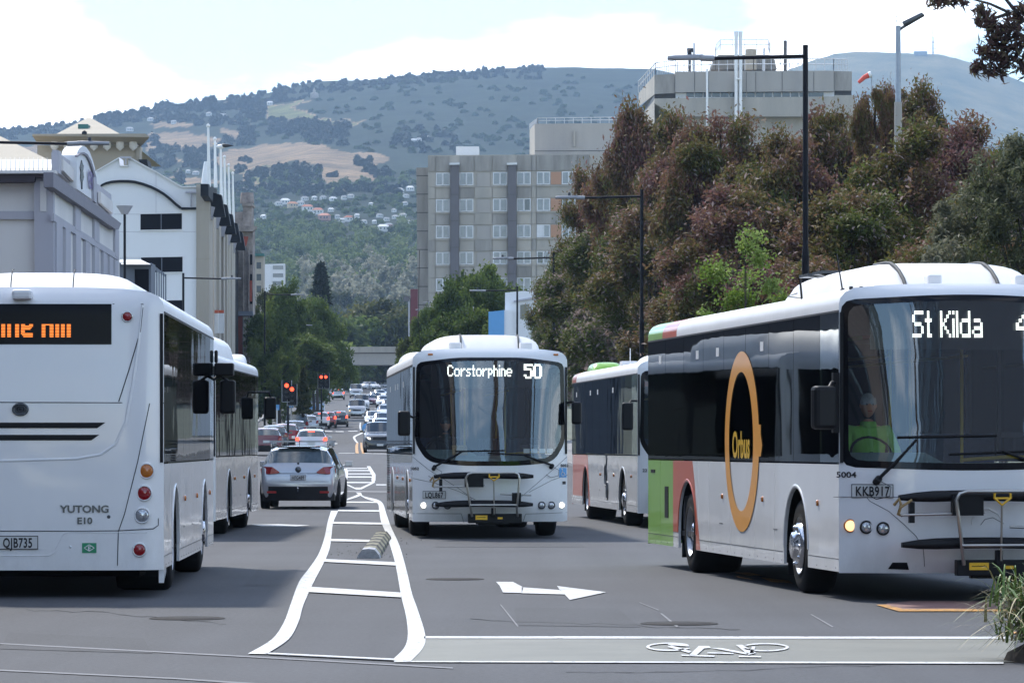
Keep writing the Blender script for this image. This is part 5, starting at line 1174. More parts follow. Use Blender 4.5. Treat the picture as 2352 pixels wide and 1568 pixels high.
for x in (-.55, .6): b = MB(); b.cbox((x, .6, 3.10), (.2, .25, .12)); b.build('roof_hatch', M['bus_roof'], tC, bevel=.02)
b = MB(); b.tube([(-1.05, 1.6, 2.98), (-1.1, 1.62, 3.5), (-1.08, 1.62, 4.7)], .006, 4); b.build('aerial', M['black'], tC)
b = MB(); b.grid([[(x, fC(x, 1.3)+.06, 1.34), (x, fC(x, 1.3)+.3, 1.5)] for x in (cx_(1040), cx_(1075))]); b.build('dash_papers', M['brown'], tC)
for k, x in enumerate((1210, 1228, 1247, 1265)):
    fdecal(tC, fC, cx_(x)-.05, cx_(x)+.05, cz_(1040)-.0, cz_(1030), M['white'], 'sticker', -.012)
fdecal(tC, fC, cx_(1195), cx_(1240), cz_(1030), cz_(1020), M['frit'], 'sticker', -.012)
driver((-.335 + .0 - .75, 63.6 + 1.25, 1.12), .0675, 'bus driver in dark clothing at the wheel of the middle bus', M['trouser'], M['ink'])
b = MB()
for k in range(16): b.box(-1.262, 10.6, .62 + k*.045, -1.25, 11.5, .645 + k*.045)
b.build('side_vent', M['black'], tC)
for t_, r__ in ((tB, rB), (tC, rC)):
    b = MB(); b.grid([[(x, r__(x, z) + .004, z) for z in [1.35+1.4*k/8 for k in range(9)]] for x in [-1.12+2.24*k/12 for k in range(13)]], True); b.build('rear_window', M['frit'], t_)  # dark panels added on unseen bus rears to darken window reflections
# ------------------------------------------------------------------ bus D: behind, right of C
tD, fD, rD = make_bus('city_bus', 'silver and white bus with an orange-red tail and green roof box between the oncoming buses', (3.54, 71.4, 0), .085, 12.3, (2.7, 9.4), GB, 'volg2', lower='pearl', panes=8,
    livery=dict(cuts=[3.5, 5.2, 6.9, 8.5, 10.3], green=11.95, sweep=True, tail='red', roofband=(11.25, 12.1)))
roof_pod(tD, -.9, .9, .9, 4.0, 3.22); roof_pod(tD, -1.0, -.3, 10.6, 11.9, 3.22, mtl='green', z0=2.95)
b = MB(); b.tube([(-.9, 4.5, 3.05), (-.9, 4.5, 3.35)], .01, 5); b.box(-1.0, 5.0, 3.04, -.7, 5.4, 3.12); b.build('aerial', M['bus_roof'], tD)
text_mb('22', .075, lambda u, v: front_y(fD, -1.13+u, 1.02+v, .008), 1.1, bold=.002).build('lettering', M['ink'], tD)
b = MB()
for c0, r0 in (((5.6, .92), .16), ((5.35, .62), .13)):
    b.tube([(-1.256, c0[0]+r0*math.cos(2*math.pi*k/24), c0[1]+1.35*r0*math.sin(2*math.pi*k/24)) for k in range(25)], .012, 5)
b.tube([(-1.256, 5.6, .92), (-1.256, 5.35, .62)], .012, 5); b.tube([(-1.256, 5.6, .92), (-1.256, 5.42, 1.22), (-1.256, 5.5, 1.3)], .012, 5)
b.build('cycle_emblem', M['ink_grey'], tD)
driver((3.54-.78, 71.4+1.2, 1.12), .085, 'bus driver in a green shirt in the cab of the silver bus behind', M['shirt_green'], M['hair_grey'])
mirror(tD, [(-1.22, .35, 2.3), (-1.38, .2, 2.3), (-1.45, .15, 2.2)], (-1.45, .15, 2.02), (.2, .12, .5))
for x, z in ((-1.0, .62), (-.82, .62)): lens(tD, Vector(front_y(fD, x, z, .004)), .05, M['clear'], ring='black')
# ------------------------------------------------------------------ bus E: right foreground
tE, fE, rE = make_bus('city_bus', 'white bus with orange ring emblem and ST KILDA sign, large at the right edge', (4.43, 38.06, 0), .1256, 12.0, (2.42, 8.95), GB, 'volg', lower='bus_white', win=(1.33, 2.78), panes=8,
    livery=dict(cuts=[3.55, 4.7, 6.1, 7.5, 8.2, 9.95, 10.9], green=9.95, sweep=True, roofband=(9.7, 10.75)))
ex = lambda xd: (xd - 2235)/233.7
ez = lambda yd: EYE + (HY - yd)/239.0
tfE = lambda x, z: (x, fE(x, z) + .045, z)
sg = dest(tE, fE, None, -.95, 1.1, 2.42, 2.9)
led_word(sg, 'St', ex(2105), ez(713), .037, .0212, tfE); led_word(sg, 'Kilda', ex(2168), ez(713), .037, .0208, tfE)
led_word(sg, '4', ex(2343), ez(713), .037, .03, tfE)
bike_rack(tE, fE, -.10)
wiper(tE, fE, (ex(2022), ez(1098)), (ex(2105), ez(1010)), blade=((ex(2064), ez(1004)), (ex(2290), ez(1000))))
wiper(tE, fE, (ex(2420), ez(1080)), (ex(2300), ez(1035)), blade=((ex(2180), ez(1043)), (ex(2352), ez(1036))))
mirror(tE, [(-1.2, .4, 2.1), (-1.33, .25, 2.1), (-1.38, .2, 2.02)], (-1.42, .2, 1.86), (.24, .14, .42), .3)
b = MB(); b.box(-1.31, .28, 1.62, -1.25, .36, 2.20); b.build('mirror_bracket', M['black'], tE)
mirror(tE, [(1.2, .4, 2.5), (1.5, .1, 2.5)], (1.5, .1, 2.2), (.24, .14, .5))
plate(tE, None, lambda u, v: front_y(fE, ex(2011)+u, ez(1127)+v, .012), .375, .132, 'KKB917')
text_mb('5004', .076, lambda u, v: front_y(fE, ex(1958)+u-.005, ez(1096)+v, .008), 1.15, bold=.002).build('lettering', M['ink'], tE)
for x, y, m in ((1965, 1207, 'lit_amber'), (1998, 1210, 'clear'), (2033, 1213, 'clear')):
    lens(tE, Vector(front_y(fE, ex(x), ez(y), .004)), .052, M[m], ring='amber' if m == 'lit_amber' else 'black')
for x, y, m in ((2480, 1210, 'clear'), (2450, 1213, 'clear'), (2505, 1207, 'lit_amber')):
    lens(tE, Vector(front_y(fE, ex(x), ez(y), .004)), .052, M[m], ring='black')
de = lambda *p: [(ex(x), ez(y)) for x, y in p]
fline(tE, fE, de((1930, 1141), (2100, 1141), (2500, 1139)), .003); fline(tE, fE, de((1998, 1141), (2005, 1150), (2045, 1173), (2075, 1200), (2105, 1230), (2122, 1260), (2128, 1300)), .003)
fline(tE, fE, de((2232, 1205), (2233, 1190), (2248, 1171), (2270, 1168), (2292, 1180), (2305, 1200)), .006, M['white'], 'ring_emblem'); fline(tE, fE, de((2252, 1205), (2262, 1192), (2280, 1188), (2305, 1202)), .003, M['seam'], 'ring_emblem')
b = MB(); b.ext([Vector(front_y(fE, ex(x), ez(y), .0)) - Vector((0, .004, 0)) for x, y in ((2048, 1306), (2056, 1291), (2088, 1291), (2094, 1308))], (0, .05, 0)); b.build('tow_socket', M['black'], tE)
roof_pod(tE, -.88, 1.05, .95, 5.6, 3.34, seams=((-.42, .02), (.52, .02)), ends=1.0)
b = MB()
for yy in (3.7, 4.4): b.box(-.72, yy, 3.305, -.5, yy+.5, 3.335)
b.build('roof_grille', M['ink_grey'], tE)
b = MB()
for x in (-.25, .62, .75): b = MB(); b.cbox((x, .62, 3.10), (.14, .2, .12)); b.build('roof_hatch', M['bus_roof'], tE, bevel=.02)
b = MB(); b.tube([(-.98, 1.4, 3.02), (-1.03, 1.45, 3.4)], .008, 5); b.lathe([(.03, 0), (.02, .03), (.001, .04)], (-.98, 1.4, 3.02), axis='Z', n=8); b.tube([(-1.15, 2.6, 2.98), (-1.17, 2.6, 3.2)], .012, 5); b.tube([(-1.15, 2.6, 3.0), (-1.24, 2.9, 3.03), (-1.2, 2.6, 3.05)], .006, 5); b.build('aerial', M['ink'], tE)
for x in (-1.12, -1.02):
    b = MB(); b.lathe([(.02, 0), (.02, .03), (.001, .035)], (x, .35, 3.0), axis='Z', n=8); b.build('roof_bolt', M['ink'], tE)
# ring emblem and lettering on the flank
b = MB(); n = 64; rows = []
for k in range(n+1):
    a = 2*math.pi*k/n; oy, oz = 1.02*math.sin(a), .985*math.cos(a); iy, iz = .72*math.sin(a) + .04, .76*math.cos(a)
    if math.cos(a) > .99: oz += .0
    rows.append([(-1.2575, 5.40 + oy, 1.54 + oz), (-1.2575, 5.40 + iy, 1.54 + iz)])
b.grid(rows, False)
b.ext([(-1.2575, y, z) for y, z in ((4.42, 1.72), (4.28, 1.72), (4.28, 1.62), (4.2, 1.5), (4.28, 1.38), (4.42, 1.38))], (-.001, 0, 0))
b.build('ring_emblem', M['orange'], tE)
text_mb('Orbus', .40, lambda u, v: (-1.2605, 5.42 - u, 1.37 + v), 1.0, bold=.012).build('lettering', M['yellow_l'], tE)
b = MB(); b.box(-1.256, 10.3, .62, -1.25, 10.55, 1.0); b.box(-1.256, 11.3, 1.16, -1.25, 11.6, 1.2); b.build('engine_vent', M['black'], tE)
driver((4.43 - .74 - .17, 38.06 + 1.10, 1.17), .1256, 'bus driver with grey hair and green shirt behind the large right windscreen', M['shirt_green'], M['hair_grey'])
for (t_, f_) in ((tE, fE), (tC, fC), (tD, fD)):
    b = MB(); c0 = Vector((-.82, .82, 1.42)); 
    b.tube([c0 + Vector((.2*math.cos(2*math.pi*k/20), .12*math.sin(2*math.pi*k/20), .16*math.sin(2*math.pi*k/20))) for k in range(21)], .014, 6, cap=False); b.tube([c0, c0 + Vector((0, -.1, -.15))], .03, 6); b.build('steering_wheel', M['black'], t_)
fdecal(tE, fE, ex(2300), ex(2352), ez(1005), ez(992), M['frit'], 'sticker', -.012)
# ------------------------------------------------------------------ hills (elevation field sampled in bearing and distance)
RID = [(-3000,420),(-1500,360),(-500,310),(0,297),(130,288),(230,268),(340,250),(420,238),(470,232),(560,226),(640,208),(720,188),(850,182),(1000,170),(1160,156),(1300,154),(1400,157),(1500,160),(1600,178),(1800,235),(2100,310),(2600,380),(5000,480)]
def interp(L, x):
    for (a, ya), (b, yb) in zip(L, L[1:]):
        if x <= b: return ya + (yb-ya)*max(0, (x-a))/(b-a)
    return L[-1][1]
GP = [(740,0),(850,.072),(1000,.175),(1200,.27),(1500,.385),(1900,.50),(2300,.60),(2800,.70),(3400,.84),(3900,.95),(4200,1.0),(4700,.97),(5600,.80)]
def hill_y(xd, Z):
    y0 = HY - (gz(740)-EYE)*F/740; r = interp(RID, xd); g = interp(GP, Z)
    # a rounded spur carrying the dry paddock
    sp = 26*math.exp(-((xd-700)/230)**2)*math.exp(-((Z-2900)/260)**2)
    k = min(1, max(0, (Z-900)/1500)); nz_ = mnoise.fractal(Vector((xd/260, Z/420, 0)), 1, 2, 4)*14*k*(1 if Z < 4000 else .35)
    return y0 - (y0-r)*g - sp + nz_
def hill_z(xd, Z): return EYE + (HY - hill_y(xd, Z))*Z/F
def hill_at(xd, yd):
    Z = 800
    while Z < 4200 and hill_y(xd, Z) > yd: Z += 12
    return Z
z8 = lambda *L: [(215.7+.311*x, 121.9+.311*y) for x, y in L]
BROWN = [z8((850,800),(900,740),(1200,680),(1450,655),(1650,680),(1900,730),(2100,740),(2180,775),(2170,810),(2060,830),(2000,860),(2190,940),(1950,950),(1700,970),(1680,900),(1640,820),(1500,800),(1300,830),(1100,870),(1000,860)),
         z8((380,600),(600,580),(800,600),(950,645),(880,700),(600,720),(380,725)), z8((560,900),(800,930),(1100,965),(1240,985),(1230,995),(650,965)), z8((560,775),(700,790),(610,810)), z8((400,520),(640,500),(760,530),(640,550),(440,545)), z8((940,560),(1080,570),(1060,650),(960,620)),
         z8((-700,700),(300,640),(380,740),(-700,800))]
MEAD = [z8((1230,410),(1420,372),(1560,350),(1580,362),(1450,400),(1600,450),(1700,490),(1880,495),(2000,510),(1890,535),(1700,520),(1480,480),(1330,500),(1260,450)), z8((1000,840),(1300,830),(1290,870),(1320,900),(1290,960),(1110,945),(1090,890),(980,880)), z8((1100,430),(1150,415),(1150,440),(1110,445))]
def inside(p, poly):
    c = False; n = len(poly)
    for i in range(n):
        (x1, y1), (x2, y2) = poly[i], poly[i-1]
        if (y1 > p[1]) != (y2 > p[1]) and p[0] < (x2-x1)*(p[1]-y1)/(y2-y1)+x1: c = not c
    return c
xs = list(range(-3000, -200, 350)) + list(range(-200, 2520, 9)) + list(range(2520, 5400, 350))
zs = [740,770,800,850,900,950,1000] + list(range(1040, 2400, 40)) + list(range(2400, 4300, 16)) + [4400, 4600, 4900, 5300, 5600]
V = []; Cc = []
for Z in zs:
    for x in xs:
        y = hill_y(x, Z); V.append((((x-CX)*Z/F), Z, EYE + (HY-y)*Z/F))
        jx = x + 14*mnoise.noise(Vector((x/28, y/22, 3))); jy = y + 7*mnoise.noise(Vector((x/20, y/18, 9)))
        c = 0.0
        if y < 460 and Z < 4150:
            if any(inside((jx, jy), q) for q in BROWN): c = .5
            elif any(inside((jx, jy), q) for q in MEAD): c = 1.0
        Cc.append(c)
n = len(xs); fs = [(i*n+j, i*n+j+1, (i+1)*n+j+1, (i+1)*n+j) for i in range(len(zs)-1) for j in range(n-1)]
me = bpy.data.meshes.new('hill'); me.from_pydata(V, [], fs); at = me.attributes.new('cover', 'FLOAT', 'POINT'); at.data.foreach_set('value', Cc); me.polygons.foreach_set('use_smooth', [True]*len(fs))
m, nn, l, bs = newmat('hillside'); a = nn.new('ShaderNodeAttribute'); a.attribute_name = 'cover'
rp_ = nn.new('ShaderNodeValToRGB'); e = rp_.color_ramp.elements; e[0].position = .1; e[0].color = (.017, .028, .016, 1); e[1].position = .35; e[1].color = (.22, .16, .105, 1); q = e.new(.65); q.color = (.24, .175, .115, 1); q = e.new(.85); q.color = (.13, .14, .06, 1)
t = nn.new('ShaderNodeTexCoord'); z = nn.new('ShaderNodeTexNoise'); z.inputs['Scale'].default_value = .035; z.inputs['Detail'].default_value = 9; z.inputs['Roughness'].default_value = .7; l.new(t.outputs['Object'], z.inputs[0])
mx = nn.new('ShaderNodeMix'); mx.data_type = 'RGBA'; mx.blend_type = 'MULTIPLY'; mx.inputs['Factor'].default_value = .8; r2 = nn.new('ShaderNodeValToRGB'); r2.color_ramp.elements[0].position = .3; r2.color_ramp.elements[0].color = (.15, .2, .2, 1); r2.color_ramp.elements[1].position = .68; r2.color_ramp.elements[1].color = (1.7, 1.6, 1.4, 1)
l.new(a.outputs['Fac'], rp_.inputs[0]); l.new(z.outputs['Fac'], r2.inputs[0]); l.new(rp_.outputs[0], mx.inputs['A']); l.new(r2.outputs[0], mx.inputs['B']); l.new(mx.outputs['Result'], bs.inputs['Base Color']); bs.inputs['Roughness'].default_value = 1; bs.inputs['Specular IOR Level'].default_value = .1
me.materials.append(m); o = bpy.data.objects.new('hill', me); COL.objects.link(o); o['kind'] = 'structure'
# far mountain on the right
R2 = [(1200,420),(1500,300),(1700,215),(1800,165),(1870,138),(1915,125),(1960,119),(2010,120),(2060,122),(2110,124),(2160,125),(2230,144),(2300,168),(2352,190),(2450,225),(2700,300),(3400,400)]
V = []; xs2 = list(range(1300, 3400, 14)); zs2 = [5000, 5150, 5300, 5450, 5600, 5750, 5900, 6050, 6200, 6400, 6800]
for Z in zs2:
    g = min(1, (Z-5000)/1200)**.8 if Z <= 6200 else 1 - (Z-6200)/1200
    for x in xs2:
        r = interp(R2, x) + 2.5*mnoise.noise(Vector((x/16, 0, 0))); y = 560 - (560-r)*g + mnoise.fractal(Vector((x/120, Z/220, 5)), 1, 2, 4)*10*(1-g)
        V.append(((x-CX)*Z/F, Z, EYE+(HY-y)*Z/F))
n = len(xs2); fs = [(i*n+j, i*n+j+1, (i+1)*n+j+1, (i+1)*n+j) for i in range(len(zs2)-1) for j in range(n-1)]
me = bpy.data.meshes.new('mountain'); me.from_pydata(V, [], fs); me.polygons.foreach_set('use_smooth', [True]*len(fs))
mm = mat('far_mountain', (.17, .15, .085), 1, var=.5, scale=.012, dirt=(.04, .06, .035), spec=.1); me.materials.append(mm); o = bpy.data.objects.new('mountain', me); COL.objects.link(o); o['kind'] = 'structure'
ms = thing('radio_mast', 'thin lattice radio mast on the summit of the far right mountain', 'mast')
M['mast'] = mat('mast_grey', (.08, .05, .05), .6, var=.05)
b = MB(); b.tube([P(2143, 126, 6190), P(2143, 34, 6190)], 1.4, 4, r2=.7); b.build('pole', M['mast'], ms)
b = MB(); [b.tube([P(2143, 90, 6190), P(x, 124, 6190)], .22, 3) for x in (2133, 2153)]; [b.tube([P(2136, y, 6190), P(2150, y, 6190)], .3, 3) for y in (88, 98, 112)]; b.build('guy_wire', M['mast'], ms)
hb = thing('summit_building', 'small blue-grey box building on the mountain top beside the radio mast', 'building'); 
b = MB(); b.ext([P(x, y, 6185) for x, y in rect(2100, 118, 2130, 128)], (0, 12, 0)); b.build('wall', mat('summit_wall', (.16, .22, .28), .8), hb)

# ------------------------------------------------------------------ leaf meshes (numpy quads)
def leafmesh(name, C, size, tint, m, up=.35, aspect=2.2, parent=None, kind='stuff', seed=0):
    g = np.random.default_rng(seed); n = len(C); u = g.normal(size=(n, 3)); u /= np.linalg.norm(u, axis=1)[:, None]
    w = g.normal(size=(n, 3)); w[:, 2] += up*2; v = np.cross(w, u); v /= np.linalg.norm(v, axis=1)[:, None] + 1e-9
    s = size*(.6 + .8*g.random(n)); a = u*(s*aspect*.5)[:, None]; bb = v*(s*.5)[:, None]
    nb = np.cross(u, v)*(s*.22)[:, None]
    vert = np.stack([C-a, C+bb+nb, C+a, C-bb+nb], 1).reshape(-1, 3).astype(np.float32)
    me = bpy.data.meshes.new(name); me.vertices.add(4*n); me.vertices.foreach_set('co', vert.ravel())
    me.loops.add(4*n); me.loops.foreach_set('vertex_index', np.arange(4*n, dtype=np.int32)); me.polygons.add(n)
    me.polygons.foreach_set('loop_start', np.arange(0, 4*n, 4, dtype=np.int32)); me.polygons.foreach_set('loop_total', np.full(n, 4, dtype=np.int32))
    at = me.attributes.new('tint', 'FLOAT', 'POINT'); at.data.foreach_set('value', np.repeat(tint, 4).astype(np.float32)); me.update(calc_edges=True)
    me.materials.append(m); o = bpy.data.objects.new(name, me)
    COL.objects.link(o); o.parent = parent; o.color = (.5, .5, .5, 1)
    if kind: o['kind'] = kind
    return o
def leafmat(name, stops, trans=.38):
    m, n, l, b = newmat(name); a = n.new('ShaderNodeAttribute'); a.attribute_name = 'tint'; r = n.new('ShaderNodeValToRGB'); e = r.color_ramp.elements; oi = n.new('ShaderNodeObjectInfo'); sp = n.new('ShaderNodeSeparateColor'); l.new(oi.outputs['Color'], sp.inputs[0]); ad = n.new('ShaderNodeMath'); ad.operation = 'ADD'; ad.use_clamp = True; sb = n.new('ShaderNodeMath'); sb.operation = 'SUBTRACT'; sb.inputs[1].default_value = .5; l.new(sp.outputs[0], sb.inputs[0]); l.new(a.outputs['Fac'], ad.inputs[0]); l.new(sb.outputs[0], ad.inputs[1])
    e[0].position = stops[0][0]; e[0].color = (*stops[0][1], 1); e[1].position = stops[-1][0]; e[1].color = (*stops[-1][1], 1)
    for p, c in stops[1:-1]: q = e.new(p); q.color = (*c, 1)
    l.new(ad.outputs[0], r.inputs[0]); l.new(r.outputs[0], b.inputs['Base Color']); b.inputs['Roughness'].default_value = .6; b.inputs['Specular IOR Level'].default_value = .16
    tr = n.new('ShaderNodeBsdfTranslucent'); l.new(r.outputs[0], tr.inputs[0]); mx = n.new('ShaderNodeMixShader'); mx.inputs[0].default_value = trans
    l.new(b.outputs[0], mx.inputs[1]); l.new(tr.outputs[0], mx.inputs[2]); l.new(mx.outputs[0], n['Material Output'].inputs[0]); return m
M['lf_purple'] = leafmat('leaves_purple_olive', [(0, (.13, .065, .07)), (.25, (.21, .105, .095)), (.42, (.20, .115, .065)), (.58, (.15, .125, .04)), (.8, (.10, .125, .03)), (.94, (.12, .15, .045)), (1, (.36, .28, .26))])
M['lf_green'] = leafmat('leaves_green', [(0, (.035, .058, .014)), (.5, (.085, .13, .028)), (1, (.20, .25, .06))])
M['lf_bright'] = leafmat('leaves_yellow_green', [(0, (.10, .16, .02)), (.5, (.2, .3, .05)), (1, (.34, .42, .14))])
M['lf_grey'] = leafmat('leaves_grey_green', [(0, (.055, .065, .032)), (.5, (.11, .125, .06)), (1, (.27, .26, .19))])
M['lf_olive'] = leafmat('leaves_olive', [(0, (.035, .045, .012)), (.5, (.07, .085, .025)), (1, (.15, .15, .05))])
M['lf_pale'] = leafmat('leaves_pale_wood', [(0, (.06, .075, .045)), (.5, (.17, .18, .12)), (1, (.34, .33, .25))])
M['lf_dark'] = leafmat('leaves_dark_conifer', [(0, (.010, .017, .010)), (1, (.028, .042, .02))], .1)
M['lf_wood'] = leafmat('leaves_slope_wood', [(0, (.035, .06, .02)), (.5, (.095, .14, .04)), (1, (.20, .25, .085))])
M['bark'] = mat('bark', (.06, .05, .045), .95, var=.3, scale=4); M['bark_pale'] = mat('bark_pale', (.13, .12, .11), .95, var=.3, scale=4)
def crown_pts(nc, per, rx, ry_, z0, z1, cr, g, shell=.55, squash=.75, lean=0):
    """clump centres through the crown volume, more towards its surface"""
    cs = []
    zc, hz_ = (z0+z1)/2, (z1-z0)/2
    while len(cs) < nc:
        p = g.normal(size=3); p /= np.linalg.norm(p); r = shell + (1-shell)*g.random() if g.random() < .8 else g.random()
        k = 1 + .22*math.sin(3*math.atan2(p[1], p[0]) + lean) + .12*g.normal()
        cs.append((p[0]*rx*r*k, p[1]*ry_*r*k, zc + p[2]*hz_*r*(1 + .06*g.normal())))
    cs = np.array(cs)
    # gather the clumps round limbs: rounded lobes with hollows and sky gaps between them
    nb = max(9, min(46, nc//7)); lim = []; lr = []
    nl = max(2, nb//5)
    for q in range(nb):
        th = q*2.4 + lean + g.normal()*.5
        if q < nb - nl:
            u = (q+.5)/(nb-nl); hh = z0 + (z1-z0)*(.05 + .74*u); w = (1 - max(0, u-.6)*.7)*(.6 + .4*min(1, u*3)); rr_ = (.35 + .72*g.random()**.8)*w; r_ = rx*(.17 + .20*g.random())
        else: rr_ = .12 + .62*g.random(); hh = z0 + (z1-z0)*(.97 - .30*rr_ - .10*g.random()); r_ = rx*(.11 + .12*g.random())
        lim.append((rx*rr_*math.cos(th), ry_*rr_*math.sin(th), hh)); lr.append(r_)
    lim = np.array(lim); lr = np.array(lr); pw = lr**1.6; who = g.choice(nb, nc, p=pw/pw.sum()); p_ = g.normal(size=(nc, 3)); p_ /= np.linalg.norm(p_, axis=1)[:, None]; p_[:, 2] = np.abs(p_[:, 2]+.35) - .35
    cs = lim[who] + p_*lr[who][:, None]*(.55 + .45*g.random((nc, 1)))*np.array([1, 1, 1.15]); cs[:, 2] = np.clip(cs[:, 2], z0, z1); lt = g.random(nb); rad = cr*(.5 + .6*g.random(nc)); ct = lt[who]*.65 + g.random(nc)*.35
    C = np.repeat(cs, per, 0) + g.normal(size=(nc*per, 3))*np.repeat(rad, per)[:, None]*np.array([.5, .5, .5*squash+.12])
    T = np.clip(np.repeat(ct, per) + g.normal(size=nc*per)*.10, 0, 1)
    return cs, C, T
VAR = {}
def variant(key, m_leaf, idx, rx0, h0, nc, per, leaf, cr, shell, aspect, up, tfun, parent):
    k = (key, idx)
    if k not in VAR:
        g = np.random.default_rng(1000 + idx*17 + len(key)); cs, C, T = crown_pts(nc, per, rx0, rx0, 0, h0, cr, g, shell=shell, lean=idx*1.7)
        if tfun: T = tfun(C, T, g)
        o = leafmesh('crown', C, leaf, T, M[m_leaf], seed=idx, aspect=aspect, up=up); VAR[k] = (cs, o.data); bpy.data.objects.remove(o)
    cs, me = VAR[k]; o = bpy.data.objects.new('crown', me); COL.objects.link(o); o.parent = parent; o['kind'] = 'stuff'; return cs, o
def make_tree(name, label, cat, base, H, rx, z0, m_leaf, nc, per, leaf, cr, seed, group=None, trunk_r=.2, bark='bark', trunks=1, tfun=None, shell=.5, aspect=2.2, top=1.0, up=.35, share=None, bias=0):
    g = np.random.default_rng(seed); t = thing(name, label, cat, base, 0, group)
    if share:
        key, nvar, rx0, h0 = share
        cs, o = variant(key, m_leaf, seed % nvar, rx0, h0, nc, per, leaf, cr, shell, aspect, up, tfun, t)
        sx, sz = rx/rx0, (H-z0)/h0; a = g.random()*6.28; o.scale = (sx, sx, sz); o.location = (0, 0, z0); o.rotation_euler = (0, 0, a); o.color = (.5+bias, .5, .5, 1)
        ca, sa = math.cos(a), math.sin(a); cs = np.stack([(cs[:,0]*ca-cs[:,1]*sa)*sx, (cs[:,0]*sa+cs[:,1]*ca)*sx, cs[:,2]*sz+z0], 1)
    else:
        cs, C, T = crown_pts(nc, per, rx, rx, z0, H, cr, g, shell=shell, lean=seed)
        if tfun: T = tfun(C, T, g)
        leafmesh('crown', C, leaf, T, M[m_leaf], parent=t, seed=seed, aspect=aspect, up=up)
    b = MB(); fork = z0 + (H-z0)*.12
    for k in range(trunks):
        ox = 0 if trunks == 1 else (k-(trunks-1)/2)*.8
        b.tube([(ox, 0, -.3), (ox*.9+.05, .05, z0*.5), (ox*.8, 0, fork), (ox*.6, .1, z0+(H-z0)*.6), (ox*.4, 0, H*.92)], trunk_r, 7, r2=trunk_r*.2)
    tr = b.build('trunk', M[bark], t)
    b = MB()
    for k in range(min(26, len(cs))):
        c = cs[k]; s_ = np.array([0, 0, fork + (H-fork)*.45*g.random()]); mid = s_*.45 + c*.55 - np.array([0, 0, .12*abs(c[2]-s_[2])]); b.tube([s_, mid, c], trunk_r*.30, 4, r2=trunk_r*.06, cap=False)
    b.build('branch', M[bark], tr); return t
# ------------------------------------------------------------------ street trees, right: brown-purple canopy
def tf_mix(bias):
    def f(C, T, g):
        z = C[:, 2]; zz = (z - z.min())/(z.max()-z.min()); n = np.sin(C[:, 0]*1.1+C[:, 2])*.12
        k = T*.5 + (1-zz)*.45 + .11 + n + g.normal(size=len(T))*.07 + bias
        hi = g.random(len(T)) < .07; k[hi] = 1.0
        return np.clip(k, 0, 1)
    return f
# xd of trunk, yd of crown top, crown width in grid units, distance, crown bottom height, hue bias, label
PT = [(1275, 590, 86, 225, 2.5, .25, 'lowest olive-brown street tree, furthest along the right kerb'),
      (1368, 330, 120, 200, 3, .12, 'street tree with a drooping brown crown before the ward block corner'),
      (1458, 226, 142, 184, 3, -.02, 'tall purple-brown tree just left of the second lamp post, against the tower'),
      (1545, 262, 150, 172, 3, .08, 'brown tree right of the second lamp post with a notch at its top'),
      (1655, 212, 190, 150, 3, -.02, 'purple-brown tree standing in front of the hospital window strip'),
      (1790, 268, 190, 140, 2.5, .12, 'olive-topped tree just left of the near tall lamp post'),
      (1890, 208, 170, 146, 2.5, .0, 'brown tree behind the near tall lamp post, peaking right of it'),
      (2022, 138, 84, 138, 6, -.05, 'slender high-topped tree beside the windsock'),
      (2110, 182, 150, 144, 5, .02, 'tall thin-crowned tree right of the galvanised lamp'),
      (2085, 285, 260, 118, 2.0, .1, 'broad green-brown tree in front of the galvanised lamp'),
      (1960, 400, 230, 104, 2.0, .16, 'green-hearted lower tree right of the near tall lamp post'),
      (2230, 232, 220, 128, 2.5, -.02, 'reddish-brown tree under the overhanging branch, right side'),
      (1700, 400, 230, 128, 2.0, .0, 'plum-coloured tree filling the gap left of the near lamp post'),
      (1520, 430, 210, 168, 2.0, .1, 'dull purple lower tree behind the second lamp post'),
      (1395, 500, 180, 188, 2.0, .3, 'dark olive tree low behind the silver bus'),
      (2330, 330, 230, 112, 2.0, .22, 'greener tree at the far right edge of the row'),
      (1850, 560, 230, 98, 1.0, .05, 'wine-red low tree just above the right bus roof'),
      (2200, 470, 240, 96, 1.0, .2, 'dark green-brown low tree behind the right bus roof'),
      (1600, 620, 210, 150, .5, .12, 'low brown bushy tree behind the tail of the right bus')]
for i, (xd, yt, w, Z, z0, bias, lab) in enumerate(PT):
    s = F/Z; H = EYE + (HY-yt+12)/s - gz(Z); rx = w/s/2*1.5; base = ((xd-CX)/s, Z, gz(Z))
    vol = rx*rx*(H-z0); 
    make_tree('street_tree', lab, 'tree', base, H, rx, z0, 'lf_purple', 360, 230, .060, .46, 100+i, 'brown and purple street trees on the right', trunk_r=.16, bark='bark' if i % 3 else 'bark_pale', trunks=2 if i % 2 else 1, tfun=tf_mix(0), shell=.45, aspect=2.5, up=.8, share=('purple', 6, 2.0, 8.0), bias=bias)
make_tree('street_tree', 'bright yellow-green young tree between the brown trees, left of the near lamp post', 'tree', ((1712-CX)*92/F, 92, 0), 6.75, .95, 2.6, 'lf_bright', 120, 60, .05, .30, 31, trunk_r=.04, shell=.3, aspect=1.8)
make_tree('street_tree', 'grey-green fine-leaved tree at the right edge below the overhanging branch', 'tree', ((2395-CX)*84/F, 84, 0), 8.8, 2.1, 2.0, 'lf_grey', 260, 200, .048, .36, 32, trunk_r=.14, aspect=3.0, up=1)
